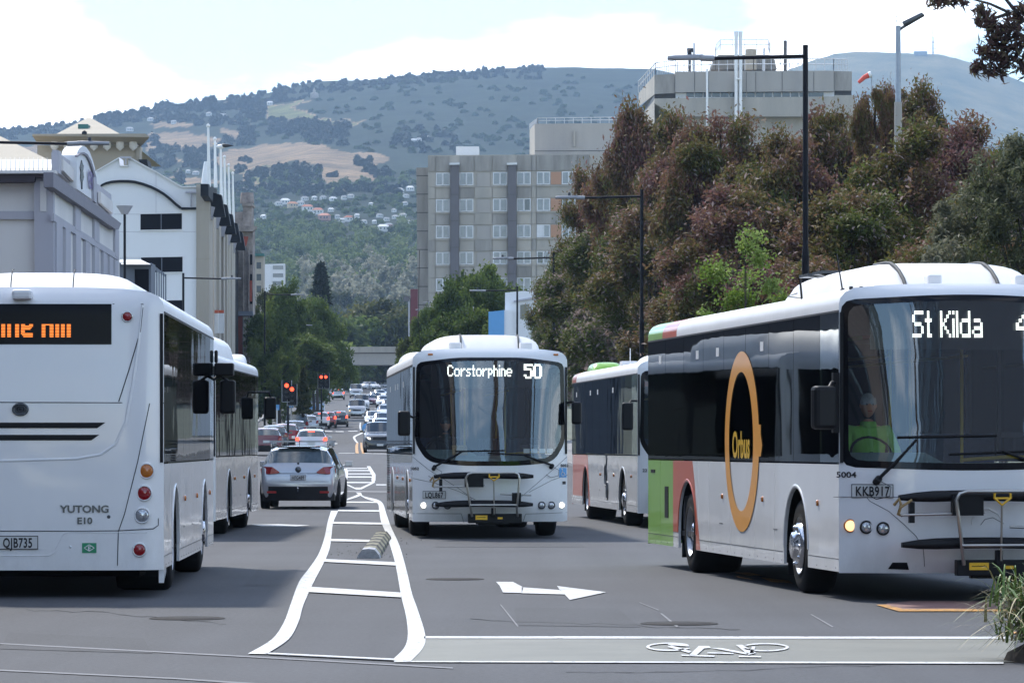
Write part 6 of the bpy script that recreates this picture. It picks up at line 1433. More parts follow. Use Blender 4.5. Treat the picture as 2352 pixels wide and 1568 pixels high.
# overhanging branch of a near tree whose trunk stands outside the frame
t = thing('overhanging_tree', 'near tree outside the frame whose dark leafy branch hangs into the top right corner', 'tree', (9.2, 48, 0))
cx3 = lambda x, y: Vector(P(1463+.3827*x, .3827*y, 48)) - Vector((9.2, 48, 0))
b = MB(); b.tube([(0, 0, -.2), (.1, 0, 3), (0, .1, 6.5), (-.6, 0, 8.2)], .22, 8, r2=.12); tr = b.build('trunk', M['bark'], t)
b = MB(); j = cx3(2420, 300)
b.tube([Vector((0, .1, 6.0)), j + Vector((.7, 0, -.8)), j], .09, 7, r2=.05)
twigs = [[(2420,300),(2330,120),(2240,80),(2120,25),(2010,-5),(1960,-20)], [(2330,120),(2280,150),(2200,240),(2150,330),(2120,420)], [(2420,300),(2330,250),(2280,330),(2220,380),(2110,430)], [(2240,80),(2150,110),(2080,170)], [(2300,100),(2200,-20),(2160,-60)], [(2420,300),(2360,330),(2330,440)]]
for w in twigs: b.tube([cx3(*p) for p in w], .028, 5, r2=.008)
b.build('branch', M['bark'], tr)
cl = [(1790,10,60),(1850,5,55),(1900,10,45),(1960,15,35),(2080,90,70),(2060,60,45),(2110,150,75),(2160,190,75),(2230,160,70),(2280,110,70),(2300,60,60),(2140,230,60),(2200,260,80),(2070,300,55),(2110,330,70),(2170,330,70),(2060,380,45),(2100,430,60),(2180,430,65),(2030,420,35),(2250,300,80),(2310,260,80),(2300,360,70),(2330,420,70),(2210,380,60),(2280,210,80),(2050,130,35)]
g = np.random.default_rng(5); C = []; 
for x, y, r in cl:
    n = int(r*1.05); c0 = np.array(cx3(x, y)); C.append(c0 + g.normal(size=(n, 3))*np.array([r*.38, r*.5, r*.36])*.3827/F*48)
C = np.concatenate(C); T = g.random(len(C))
leafmesh('leaves', C, .030, T, leafmat('leaves_dark_hanging', [(0, (.05, .035, .035)), (.6, (.12, .07, .065)), (1, (.15, .14, .07))], .3), up=-.3, aspect=4.2, parent=t, seed=6)
# ------------------------------------------------------------------ right of centre: green trees in front of the ward block
GR = [(1105, 588, 210, 300, 2, 'lf_green', 'rounded mid-green tree directly in front of the ward block'), (1040, 640, 130, 292, 1, 'lf_green', 'green tree left of the rounded one, against the block corner'), (985, 690, 110, 330, 1, 'lf_green', 'narrow dark green tree at the left foot of the ward block'), (1075, 690, 200, 270, .3, 'lf_green', 'dark green low tree above the roof of the middle bus'), (1000, 740, 140, 280, .2, 'lf_green', 'dark low tree left of the black lamp posts behind the middle bus'), (1215, 650, 120, 300, .5, 'lf_olive', 'brownish olive tree right of the white and blue building'), (950, 760, 90, 330, .2, 'lf_olive', 'small tree at the right end of the footbridge')]
for i, (xd, yt, w, Z, z0, m_, lab) in enumerate(GR):
    s = F/Z; H = EYE + (HY-yt)/s - gz(Z); rx = w/s/2; make_tree('street_tree', lab, 'tree', ((xd-CX)/s, Z, gz(Z)), H, rx, z0, m_, 260, 210, .15, .62, 200+i, 'green trees before the ward block', shell=.55, aspect=1.6, share=('g'+m_, 3, 3.4, 9.0))
# ------------------------------------------------------------------ left row of green trees
GL = [(655, 640, 130, 370, 2, 'lf_green', 'green tree nearest the stone building, left kerb'), (720, 668, 150, 400, 1.5, 'lf_green', 'wide light-green tree in the middle of the left row'), (775, 722, 80, 655, 6, 'lf_green', 'smaller green tree at the right end of the left row'), (805, 745, 80, 670, 6, 'lf_green', 'dark tree touching the left end of the footbridge'), (620, 700, 110, 330, .5, 'lf_green', 'shaded tree beside the soot-stained building'), (690, 760, 150, 350, 3.4, 'lf_green', 'dark low crown hanging over the left pavement'), (728, 790, 80, 380, 3.6, 'lf_green', 'low leafy crown left of the footbridge abutment'), (640, 800, 90, 300, 2.6, 'lf_green', 'dark shrub-like tree above the left parked cars'), (620, 640, 70, 380, 3, 'lf_olive', 'thin-topped tree before the white flat-roofed building')]
for i, (xd, yt, w, Z, z0, m_, lab) in enumerate(GL):
    s = F/Z; H = EYE + (HY-yt)/s - gz(Z); rx = w/s/2; make_tree('street_tree', lab, 'tree', ((xd-CX)/s, Z, gz(Z)), H, rx, z0, m_, 260, 210, .15, .62, 300+i, 'green trees on the left of the street', shell=.5, aspect=1.6, share=('g'+m_, 3, 3.4, 9.0), bias=.12 if i in (1, 6) else 0)
def conifer(lab, xd, yt, yb, w, Z, m_, seed, name='conifer', leaf=.2, n=2600, aspect=2.2, base=None):
    s = F/Z; H = (yb-yt)/s; z_ = EYE + (HY-yb)/s; g = np.random.default_rng(seed); t = thing(name, lab, 'tree', ((xd-CX)/s, Z, z_ if base is None else base))
    u = g.random(n)**.8; a = g.random(n)*6.283; tier = .75+.25*np.sin(u*38); r = (1-u)**.85*(w/s/2)*tier*np.sqrt(g.random(n)); C = np.stack([r*np.cos(a), r*np.sin(a), .06*H+u*H*.94 - r*.25], 1)
    leafmesh('crown', C, leaf, g.random(n), M[m_], parent=t, seed=seed, aspect=aspect); b = MB(); b.tube([(0,0,-.2),(0,0,H*.9)], .12, 6, r2=.03); b.build('trunk', M['bark'], t); return t
conifer('golden-green small cone-shaped tree behind the left traffic signal', 696, 846, 952, 52, 285, 'lf_olive', 51, n=3200, leaf=.17)
conifer('dark pointed conifer rising behind the left green trees', 737, 612, 700, 48, 560, 'lf_dark', 52, leaf=.7, n=1500)
make_tree('street_tree', 'dark hedge-like tree under the footbridge, left of the road end', 'tree', ((760-CX)*640/F, 640, gz(640)), 7.5, 6, 0, 'lf_green', 90, 70, .5, 1.6, 61)
for i, (xd, w) in enumerate(((820, 90), (880, 100), (940, 90), (700, 100))): make_tree('park_tree', ['left', 'middle', 'right', 'leftmost'][i] + ' tree of the dark clump seen beneath the bridge deck', 'tree', ((xd-CX)*700/F, 715, gz(700)), 11, w/13/2*1.1, 0, 'lf_green', 110, 70, .55, 1.7, 62+i)
for i, (xd, yt, w, Z, m_) in enumerate(((880, 690, 130, 700, 'lf_olive'), (930, 720, 120, 690, 'lf_olive'), (850, 745, 90, 690, 'lf_green'))): 
    s = F/Z; make_tree('park_tree', ['hazy olive round tree above the bridge, left one', 'hazy olive tree above the right half of the bridge', 'small green tree right above the bridge parapet'][i], 'tree', ((xd-CX)/s, Z, gz(Z)), EYE+(HY-yt)/s-gz(Z), w/s/2, 3, m_, 150, 80, .6, 2.0, 71+i)
# ------------------------------------------------------------------ woods on the slopes, one mass per wood
def wood(nm, trees, m_, seed, per=420, leaf=.9, up=.5):
    """trees: (x, y, z, radius, height, tint)"""
    g = np.random.default_rng(seed); A = []; T = []; Sz = []
    for (x, y, z, r, h, tt) in trees:
        nb = 7; bc = g.normal(size=(nb, 3)); bc /= np.linalg.norm(bc, axis=1)[:, None]; bc[:, 2] = abs(bc[:, 2]); k = max(20, int(per*(.6+.8*g.random())/nb)); c = bc[:, None, :]*.55 + g.normal(size=(nb, k, 3))*.23
        c = c.reshape(-1, 3)*np.array([r, r, h*.8]) + np.array([x, y, z + h*.2]); A.append(c); T.append(np.clip(np.repeat(g.random(nb)*.16, k) + tt*1.7 + g.normal(size=nb*k)*.05, 0, 1))
    return leafmesh(nm, np.concatenate(A), leaf, np.concatenate(T), M[m_], seed=seed, up=up, aspect=1.5)
g = np.random.default_rng(9)
HOUSES = [ # x, y, width (grid), wall, roof
 (706,482,26,'w','r'),(730,490,24,'w','r'),(672,474,22,'c','o'),(745,502,26,'p','r'),(760,484,14,'w','w'),(690,470,18,'w','g'),(655,466,22,'w','w'),(700,458,16,'w','g'),(722,456,12,'w','w'),(742,455,14,'w','g'),(765,458,16,'w','w'),(790,455,12,'w','g'),(806,452,14,'w','g'),(640,470,16,'w','g'),(802,506,22,'w','r'),(820,498,12,'w','w'),(836,512,14,'w','g'),(872,498,14,'w','g'),(888,506,14,'w','g'),(880,528,26,'w','w'),(893,522,18,'p','g'),(908,500,14,'w','g'),(925,498,16,'w','g'),(918,440,18,'w','g'),(942,436,18,'w','w'),(932,452,14,'w','g'),(945,512,14,'w','g'),(860,512,10,'w','w'),(930,470,12,'w','g'),(852,470,9,'w','w'),(905,486,10,'w','g'),(775,500,12,'w','g'),(785,508,12,'w','w'),
 (432,395,10,'w','w'),(450,398,14,'w','g'),(512,268,20,'w','g'),(480,262,12,'w','g'),(620,238,14,'w','w'),(298,298,16,'w','g'),(346,275,14,'w','g'),(399,282,12,'w','g'),(330,252,10,'w','w'),(950,324,14,'w','w'),(962,323,12,'w','g'),(980,318,12,'w','w'),(580,510,14,'w','g'),(605,500,12,'w','w')]
# near wooded slope
tr = []
for k in range(420):
    xd = 560 + 420*g.random(); yd = 520 + 150*g.random() - (10 if xd > 850 else 0)
    if any(abs(xd-h[0]) < h[2]*.7+6 and -22 < yd-h[1] < 10 for h in HOUSES): continue
    Z = hill_at(xd, yd); s = F/Z; r = (9+9*g.random())/s*1.25; tr.append(((xd-CX)/s, Z, hill_z(xd, Z)-r*.5, r, r*1.7, .0 + .5*g.random()))
wood('slope_woodland', tr, 'lf_wood', 21, per=260, leaf=.8)
tr = []
for k in range(170):
    xd = 690 + 270*g.random(); yd = 590 + 120*g.random(); u = (xd-690)/270
    if yd < 600 + 30*abs(math.sin(xd/45)) : continue
    Z = hill_at(xd, yd); s = F/Z; r = (9+9*g.random())/s; tr.append(((xd-CX)/s, Z, hill_z(xd, Z)-r*.3, r, r*2.8, .15 + .5*g.random()))
wood('pale_woodland', tr, 'lf_pale', 22, per=260, leaf=.75)
tr = []
for k in range(60):
    xd = 560 + 410*g.random(); yd = 700 + 70*g.random(); Z = hill_at(xd, yd); s = F/Z; r = (12+12*g.random())/s; tr.append(((xd-CX)/s, Z, hill_z(xd, Z)-r*.3, r, r*2.0, .3*g.random()))
wood('valley_trees', tr, 'lf_olive', 23, per=420, leaf=.6)
# suburb greenery and upper slopes
tr = []
for k in range(800):
    xd = 330 + 640*g.random(); yd = 395 + 150*g.random()**.8
    if any(inside((xd, yd), q) for q in BROWN+MEAD) or any(abs(xd-h[0]) < h[2]*.6+3 and -9 < yd-h[1] < 11 for h in HOUSES): continue
    Z = hill_at(xd, yd); s = F/Z; r = (5+7*g.random())/s; tr.append(((xd-CX)/s, Z, hill_z(xd, Z)-r*.4, r, r*1.5, .35*g.random()))
wood('suburb_trees', tr, 'lf_wood', 24, per=90, leaf=1.5)
# dark shelter trees and clumps on the upper hill
def clump(x0, y0, x1, y1, n, rmin, rmax, out):
    for k in range(n):
        xd = x0 + (x1-x0)*g.random(); yd = y0 + (y1-y0)*g.random(); Z = hill_at(xd, yd); s = F/Z; r = (rmin+(rmax-rmin)*g.random())/s; out.append(((xd-CX)/s, Z, hill_z(xd, Z)-r*.3, r, r*1.7, .3*g.random()))
tr = []
q8 = lambda x, y: (215.7+.311*x, 121.9+.311*y)
for (x0, y0, x1, y1, n) in ((1290,510,1560,620,40),(1560,520,1880,690,60),(1080,560,1180,700,22),(1140,420,1260,520,20),(950,640,1010,700,8),(1490,860,1670,970,26),(1330,860,1470,960,20),(1140,880,1270,960,14),(1060,860,1130,890,5),(620,910,670,980,5),(400,720,900,860,60),(350,640,500,700,14),(1940,800,2060,850,10),(2000,870,2180,930,12),(500,460,760,520,20),(300,440,520,520,24),(760,480,1080,540,24),(960,1000,1250,1050,20),(1080,790,1160,815,3),(1730,905,1790,925,2),(1250,1000,2300,1060,60),(2250,560,2700,760,22),(2200,620,2420,700,16)):
    a, c = q8(x0, y0), q8(x1, y1); clump(a[0], a[1], c[0], c[1], n, 6, 12, tr)
wood('hill_clumps', tr, 'lf_dark', 25, per=120, leaf=2.3)
tr = []
for k in range(650):
    xd = 560 + 960*g.random(); yd = 175 + 190*g.random()
    if mnoise.noise(Vector((xd/70, yd/28, 2))) < -.05 or any(inside((xd, yd), q) for q in BROWN+MEAD): continue
    Z = hill_at(xd, yd)
    if Z > 4100: continue
    s = F/Z; r = (2.5+4*g.random())/s; tr.append(((xd-CX)/s, Z, hill_z(xd, Z)-r*.5, r, r*1.0, .0))
wood('slope_scrub', tr, 'lf_green', 27, per=34, leaf=3.4)
# ridge line trees
tr = []
for k in range(800):
    xd = -30 + 1560*g.random(); big = (230 < xd < 660); n1 = mnoise.noise(Vector((xd/45, 0, 0)))
    if xd > 1250 and n1 < .45: continue
    Z = 3950 + 260*g.random(); s = F/Z; r = (2+2.5*g.random())/s*(1.7 if big else .7); h = ((6 + 26*max(0, n1+.2)*g.random()) if big else 2.5 + 4.5*g.random()**2)/s + 1; tr.append(((xd-CX)/s, Z, hill_z(xd, Z)-1, r, h, .1*g.random()))
wood('ridge_trees', tr, 'lf_dark', 26, per=60, leaf=3.0, up=0)
for i, (xd, yt, yb, w) in enumerate(((487, 214, 262, 26), (562, 210, 255, 34), (268, 250, 290, 26), (236, 255, 292, 26))):
    Z = 3900; s = F/Z; tb = hill_z(xd, Z); conifer(['tall lone pine on the left skyline', 'broad dark macrocarpa breaking the skyline', 'pointed pine on the low left ridge', 'dark pine just above the tan pyramid roof'][i], xd, yt, yb, w, Z, 'lf_dark', 80+i, 'pine_tree', leaf=4, n=500, base=tb-5)
# church on the ridge
Zc = hill_at(724, 226); s = F/Zc; ch2 = thing('hill_chapel', 'small pale chapel with a spire high on the wooded hillside', 'church', ((724-CX)/s, Zc-20, hill_z(724, Zc)))
k = 1/s*1.0; b = MB(); b.box(-9*k, 0, -4*k, 9*k, 12*k, 7*k); b.add([(-9*k,0,7*k),(9*k,0,7*k),(9*k,12*k,7*k),(-9*k,12*k,7*k),(0,6*k,11*k)], [(0,1,4),(1,2,4),(2,3,4),(3,0,4)]); b.build('nave', M['w_beige'], ch2)
b = MB(); b.box(-3*k, -2*k, 0, 3*k, 3*k, 13*k); b.add([(-3*k,-2*k,13*k),(3*k,-2*k,13*k),(3*k,3*k,13*k),(-3*k,3*k,13*k),(0,0,22*k)], [(0,1,4),(1,2,4),(2,3,4),(3,0,4)]); b.build('steeple', M['w_beige'], ch2)
# houses
HM = {'w': mat('house_wall_white', (.72, .72, .7), .8, var=.05), 'c': mat('house_wall_cream', (.62, .5, .32), .8, var=.05), 'p': mat('house_wall_brick', (.42, .24, .2), .8, var=.05)}
HR = {'w': mat('house_roof_white', (.7, .7, .72), .6, var=.05), 'r': mat('house_roof_red', (.42, .13, .07), .7, var=.1), 'o': mat('house_roof_orange', (.5, .2, .09), .7, var=.1), 'g': mat('house_roof_grey', (.30, .31, .33), .7, var=.1)}
WN = {'w': 'white', 'c': 'cream', 'p': 'brick'}; RN = {'w': 'white', 'r': 'red', 'o': 'orange', 'g': 'grey'}
HOUSE_N = {}
for i, (x, y, w, wa, ro) in enumerate(HOUSES):
    Z = hill_at(x, y+4)-8; s = F/Z; W_ = w/s; D_ = W_*.6; h = W_*(.28 if w > 12 else .4); z = hill_z(x, Z) + 1
    place = 'high on the left ridge' if y < 300 and x < 700 else 'beside the flagpoles' if y < 410 and x < 500 else 'by the hazy hillside forest' if y < 340 else 'in the upper suburb' if y < 465 else 'in the middle of the suburb' if y < 495 else 'at the suburb edge above the woods'
    side = 'left part' if x < 690 else 'centre part' if x < 800 else 'right part'
    big = 'larger' if w > 17 else 'small'
    lab0 = f'{WN[wa]} house with {RN[ro]} roof {place}'; HOUSE_N[lab0] = HOUSE_N.get(lab0, []) + [x]; lab = lab0
    hs = thing('hillside_house', lab, 'house', ((x-CX)/s, Z, z-h*.6), R(-25+50*g.random()), 'houses on the hillside')
    b = MB(); b.box(-W_/2, -D_/2, 0, W_/2, D_/2, h*1.6); b.build('wall', HM[wa], hs)
    b = MB(); e = W_*.05; hr = W_*.22; zt_ = h*1.6+.02
    b.add([(-W_/2-e,-D_/2-e,zt_),(W_/2+e,-D_/2-e,zt_),(W_/2+e,D_/2+e,zt_),(-W_/2-e,D_/2+e,zt_),(-W_*.28,0,zt_+hr),(W_*.28,0,zt_+hr)], [(0,1,5,4),(1,2,5),(2,3,4,5),(3,0,4)]); b.build('roof', HR[ro], hs)
    for u in (-.28, .05, .3):
        b = MB(); b.box(W_*u, -D_/2-.15, h*.75, W_*(u+.13), -D_/2, h*1.3); b.build('window', M['pane2'], hs)
ORD = ['leftmost', 'second', 'third', 'fourth', 'fifth', 'sixth', 'seventh', 'eighth', 'ninth', 'tenth', 'eleventh', 'twelfth']
for lab0, xs_ in HOUSE_N.items():
    hh = sorted([o for o in S.objects if o.get('label') == lab0], key=lambda o: o.location.x/o.location.y)
    for k, o in enumerate(hh): o['label'] = lab0 if len(hh) == 1 else (f'leftmost {lab0}' if k == 0 else f'{ORD[k]} {lab0}, from the left')
# tussock at the lower right corner with its soil bed
tu = thing('flax_plant', 'spiky green and straw tussock plant at the lower right corner', 'plant', (3.76, 27.6, 0))
g = np.random.default_rng(77); b = MB(); b2_ = MB()
for k in range(1500):
    a = g.random()*6.283; el = .25 + 1.15*g.random(); L_ = .26 + .36*g.random(); o_ = Vector((g.normal()*.16, g.normal()*.16, .12 + g.random()*.35)); d = Vector((math.cos(a)*math.cos(el), math.sin(a)*math.cos(el), math.sin(el))); side_ = Vector((-math.sin(a), math.cos(a), 0)); pts = []; wd = .006 + .006*g.random()
    for q in range(5):
        t_ = q/4; p = o_ + d*L_*t_ + Vector((0, 0, -.55*L_*t_*t_)); w_ = wd*(1-t_*.92); pts.append((p - side_*w_, p + side_*w_))
    tgt = b if g.random() < .68 else b2_; tgt.grid([list(p) for p in pts], True)
b.build('leaves', mat('tussock_green', (.16, .25, .06), .5, var=.4, scale=3), tu, kind='stuff'); b2_.build('dry_leaves', mat('tussock_straw', (.42, .36, .20), .6, var=.3, scale=3), tu, kind='stuff')
b = MB(); b.lathe([(.55, -.05), (.5, .06), (.3, .16), (.001, .2)], (3.95, 27.6, 0), axis='Z', n=14); b.build('soil_bed', mat('soil', (.05, .04, .03), 1, var=.5, scale=10), kind='structure')
# ------------------------------------------------------------------ cars. local frame: nose at y=0, tail at y=L
KIND = { # stations: y, belt z, roof-edge z, roof z, belt half-width factor, roof half-width factor
 'wagon': (4.55, .945, [(0,.58,.58,.6,.70,.6),(.08,.68,.69,.71,.84,.7),(.35,.80,.82,.85,.94,.78),(.8,.88,.90,.93,.97,.8),(1.15,.93,.96,.99,.98,.8),(1.25,.95,1.0,1.03,.98,.79),(2.0,.98,1.40,1.45,.985,.72),(2.1,.98,1.42,1.47,.985,.72),(2.75,.99,1.44,1.50,.985,.73),(2.83,.99,1.44,1.50,.985,.73),(3.6,1.0,1.43,1.49,.98,.72),(3.7,1.0,1.43,1.49,.98,.72),(4.12,1.02,1.39,1.45,.96,.70),(4.2,1.02,1.36,1.42,.95,.69),(4.47,1.03,1.07,1.09,.92,.78),(4.52,.90,.92,.94,.90,.78),(4.55,.62,.63,.64,.86,.7)]),
 'hatch': (4.0, .87, [(0,.58,.58,.6,.70,.6),(.08,.70,.71,.73,.84,.7),(.35,.82,.84,.87,.94,.78),(.75,.90,.92,.95,.97,.8),(1.0,.94,.97,1.0,.98,.8),(1.08,.96,1.02,1.05,.98,.79),(1.75,.98,1.40,1.46,.985,.72),(1.85,.98,1.42,1.48,.985,.72),(2.4,.99,1.45,1.51,.985,.73),(2.48,.99,1.45,1.51,.985,.73),(3.1,1.0,1.43,1.49,.98,.72),(3.2,1.0,1.42,1.48,.98,.72),(3.55,1.02,1.37,1.43,.96,.70),(3.62,1.02,1.34,1.40,.95,.69),(3.9,1.03,1.07,1.09,.92,.78),(3.96,.90,.92,.94,.90,.78),(4.0,.62,.63,.64,.86,.7)]),
 'suv': (4.6, .94, [(0,.72,.72,.75,.78,.7),(.08,.90,.92,.94,.90,.78),(.35,1.02,1.04,1.07,.96,.8),(.8,1.08,1.1,1.13,.98,.82),(1.15,1.10,1.13,1.16,.985,.82),(1.25,1.12,1.18,1.21,.985,.81),(1.85,1.14,1.68,1.73,.99,.76),(1.95,1.14,1.70,1.76,.99,.76),(2.7,1.14,1.72,1.78,.99,.77),(2.78,1.14,1.72,1.78,.99,.77),(3.6,1.15,1.72,1.78,.985,.77),(3.7,1.15,1.72,1.78,.985,.77),(4.25,1.15,1.70,1.76,.98,.77),(4.32,1.15,1.67,1.73,.97,.77),(4.48,1.15,1.19,1.21,.95,.82),(4.55,.98,1.0,1.02,.93,.8),(4.6,.66,.67,.68,.88,.75)]),
 'van': (4.9, .93, [(0,.66,.66,.7,.82,.74),(.06,.92,.94,.96,.92,.82),(.2,1.08,1.1,1.13,.96,.84),(.35,1.16,1.18,1.2,.98,.85),(.42,1.18,1.2,1.22,.985,.85),(.5,1.2,1.28,1.31,.985,.85),(1.05,1.2,1.86,1.93,.99,.82),(1.15,1.2,1.88,1.95,.99,.82),(2.1,1.2,1.9,1.98,.99,.83),(2.18,1.2,1.9,1.98,.99,.83),(3.4,1.2,1.9,1.98,.99,.83),(3.5,1.2,1.9,1.98,.99,.83),(4.7,1.2,1.88,1.95,.985,.83),(4.76,1.2,1.84,1.92,.98,.83),(4.84,1.2,1.25,1.3,.97,.85),(4.87,1.0,1.02,1.04,.96,.84),(4.9,.62,.63,.64,.92,.8)])}
CP = {}
def carpaint(nm, c):
    if nm not in CP: CP[nm] = mat('car_paint_'+nm, c, .22, metal=.55 if nm == 'silver' else .1, coat=1, var=.04)
    return CP[nm]
PC = {'silver': (.46, .47, .49), 'white': (.75, .75, .76), 'maroon': (.13, .012, .022), 'red': (.30, .012, .018), 'navy': (.012, .017, .03), 'black': (.010, .010, .012), 'bluegrey': (.12, .15, .22), 'dark': (.03, .033, .04), 'lightblue': (.42, .55, .72)}
M['car_glass'] = mat('car_window_glass', (.02, .024, .027), .04, var=.2, scale=2, coat=1); M['car_glass2'] = mat('car_rear_glass', (.07, .09, .095), .05, var=.5, scale=4, coat=1)
M['head'] = mat('headlamp', (.6, .62, .65), .08, metal=.7, coat=1, var=.3, scale=20)
def make_car(lab, kind, colour, loc, rz, facing, detail=0, lit=False, brake=False, width=None, group='cars on and along the street', plate_txt=None, name='car', cat='car', indic=False, rails=False, bar=False, bull=False):
    L, hw, st = KIND[kind]; hw = width or hw; t = thing(name, lab, cat, loc, rz, group); pm = carpaint(colour, PC[colour])
    body, glassb = MB(), MB(); rows = []
    for (y, zb, ze, zr, wb, we) in st:
        B_, E_ = hw*wb, hw*we; lo = .20 if .3 < y < L-.3 else .28
        low = .93 if y in (0, L) else 1
        half = [(-.0, lo), (-B_*.90*low, lo), (-B_*.985, lo+.16), (-B_*1.0, (lo+zb)/2+.06), (-B_*.995, zb-.09), (-B_*.96, zb), (-(B_*.94*.45+E_*.55+.01), (zb*.42+ze*.58)), (-E_, ze), (-E_*.72, (ze+zr*2)/3), (0, zr)]
        rows.append([(x, y, z) for x, z in half] + [(-x, y, z) for x, z in half[-2:0:-1]])
    n = len(rows[0]); gi = {5, 6}; gi2 = {n-1-i-0 for i in ()}
    # ring indices: 5-6-7 belt->roof edge (left); mirrored 11-12-13 on the right
    L5 = (5, 6); R5 = (n-7, n-8) ; top = (7, 8, 9, 10)
    def isglass(i, j):
        side_ = j in (5, 6, n-6, n-7, 11, 12)
        if i in (6,): return False
        if i == 5: return j in (5, 6, 7, 8, 9, 10, 11, 12)          # windscreen
        if i in (7, 9, 11): return j in (5, 6, 11, 12)
        if i == 13: return j in (6, 7, 8, 9, 10, 11) or j in (5, 12)  # rear window
        return False
    bf, gf, rf = [], [], []
    for i in range(len(rows)-1):
        for j in range(n):
            q = (i*n+j, i*n+(j+1) % n, (i+1)*n+(j+1) % n, (i+1)*n+j)
            if isglass(i, j): (rf if i in (5, 13) else gf).append(q)
            else: bf.append(q)
    V = [p for r in rows for p in r]
    def sub(fs, nm, m, shrink=0):
        used = sorted({v for f in fs for v in f}); mp_ = {v: k for k, v in enumerate(used)}; b = MB(); b.add([V[v] for v in used], [tuple(mp_[v] for v in f) for f in fs], True); return b.build(nm, m, t)
    bo = sub(bf + [tuple(range(n-1, -1, -1)), tuple(range((len(rows)-1)*n, len(rows)*n))], 'body', pm)
    md = bo.modifiers.new('edges', 'EDGE_SPLIT'); md.split_angle = R(34)
    sub(gf, 'side_window', M['car_glass']); sub([f for f in rf if f[0] < 8*n], 'windscreen', M['car_glass']); sub([f for f in rf if f[0] >= 8*n], 'rear_window', M['car_glass2'])
    r = .33 if kind != 'suv' else .38
    if detail >= 0:
        for yy in (.85, L-.85):
            for s in (-1, 1):
                b = MB(); b.lathe([(r*.62, s*.01), (r*.66, 0), (r*.93, s*.0), (r, -s*.03), (r, -s*.2), (r*.6, -s*.2)], (s*hw*.985, yy, r), n=22 if detail else 14); w_ = b.build('wheel', M['rubber'], t)
                b = MB(); b.lathe([(r*.64, 0), (r*.55, -s*.02), (r*.2, -s*.01), (.001, 0)], (s*hw*.985, yy, r), n=14); b.build('rim', M['alloy'], w_)
                b = MB(); b.lathe([(r*1.16, -s*.01), (r*1.16, s*.006), (r*.3, s*.004)], (s*hw*.972, yy, r), n=20); 
                b = MB(); rows_a = [[(s*hw*(.985)+s*dx, yy - rr*math.cos(math.pi*k/14), r + rr*math.sin(math.pi*k/14)) for k in range(15)] for rr, dx in ((r*1.02, -.03), (r*1.15, .004), (r*1.2, -.01))]; b.grid(rows_a); b.build('wheel_arch', M['black'], t)
    zb = st[-2][1]; B_ = hw*.92
    # bumpers
    zlow = .24
    b = MB()
    pr = [(-B_*.96, L-.32), (-B_*.95, L-.08), (-B_*.75, L+.02), (0, L+.04), (B_*.75, L+.02), (B_*.95, L-.08), (B_*.96, L-.32)]
    b.grid([[(x*1.02, y, z) for x, y in pr] for z in (.20, .42, .53)]); b.build('rear_bumper', M['black'] if kind != 'van' else pm, t)
    b = MB(); pr = [(-B_*.96, .3), (-B_*.9, .04), (-B_*.6, -.03), (0, -.05), (B_*.6, -.03), (B_*.9, .04), (B_*.96, .3)]
    b.grid([[(x*1.02, y, z) for x, y in pr] for z in (.22, .36, .44)]); b.build('front_bumper', M['black'], t)
    b = MB(); zg = st[1][1]; b.box(-.4, -.03, zg-.16, .4, .06, zg-.03); b.build('grille', M['black'], t)
    for s in (-1, 1):
        b = MB(); zt_ = {'wagon': .90, 'hatch': .92, 'suv': 1.05, 'van': 1.0}[kind]
        if kind == 'wagon':
            pts = [(s*.43, zt_-.03), (s*.60, zt_+.09), (s*.84, zt_+.10), (s*.89, zt_+.03), (s*.87, zt_-.085), (s*.66, zt_-.075), (s*.48, zt_-.06)]
            b.ext([(x, L-.05 - max(0, abs(x)-.66)*.6, z) for x, z in pts], (0, .085, 0))
        else: b.ext([(s*x, L-.04 - max(0, abs(x)-hw*.8)*.5, z) for x, z in ((hw*.70, zt_-.12), (hw*.95, zt_-.12), (hw*.92, zt_+.14), (hw*.76, zt_+.12))], (0, .05, 0))
        b.build('tail_light', M['lit_red'] if brake else M['redlens'], t)
        b = MB(); zh = st[1][1]-.03; b.ext([(s*x, .0 + max(0, abs(x)-hw*.6)*.5, z) for x, z in ((hw*.55, zh-.11), (hw*.84, zh-.09), (hw*.86, zh+.03), (hw*.58, zh-.01))], (0, -.03, 0)); b.build('headlight', M['lit_white'] if lit else M['head'], t)
        b = MB(); mx_ = (st[5][1]+.1); b.cbox((s*(hw*.99+.10), 1.55 if kind != 'van' else .75, mx_), (.18, .09, .13)); b.tube([(s*hw*.95, 1.58 if kind != 'van' else .78, mx_-.05), (s*(hw+.05), 1.56 if kind != 'van' else .76, mx_-.02)], .025, 5); b.build('wing_mirror', pm if kind != 'van' else M['black'], t, bevel=.03)
    if indic: 
        b = MB(); b.lathe([(.07,0),(.05,-.02),(.001,-.03)], (-hw*.8, -.02, .78), axis='Y', n=10); b.build('indicator', M['lit_amber'], t)
    if brake:
        b = MB(); b.cbox((0, st[12][0]+.12, st[12][2]-.02), (.34, .04, .05)); b.build('brake_light', M['lit_red'], t)
    pz = .74 if kind in ('wagon', 'hatch') else .8
    pl = plate(t, None, lambda u, v: (-u, L+.015, pz+v), .36, .125, plate_txt) if plate_txt else None
    if not pl:
        b = MB(); b.box(-.18, L-.02, pz-.06, .18, L+.012, pz+.06); b.build('number_plate', M['plate'], t)
    b = MB(); b.box(-.18, -.06, .40, .18, -.045, .51); b.build('number_plate', M['plate'], t)
    if rails:
        for s in (-1, 1):
            b = MB(); zr = st[9][2]; b.tube([(s*hw*.72, 2.1, zr+.02), (s*hw*.72, 2.25, zr+.09), (s*hw*.72, 3.8, zr+.07), (s*hw*.70, 4.0, zr)], .018, 6); b.build('roof_rail', M['black'], t)
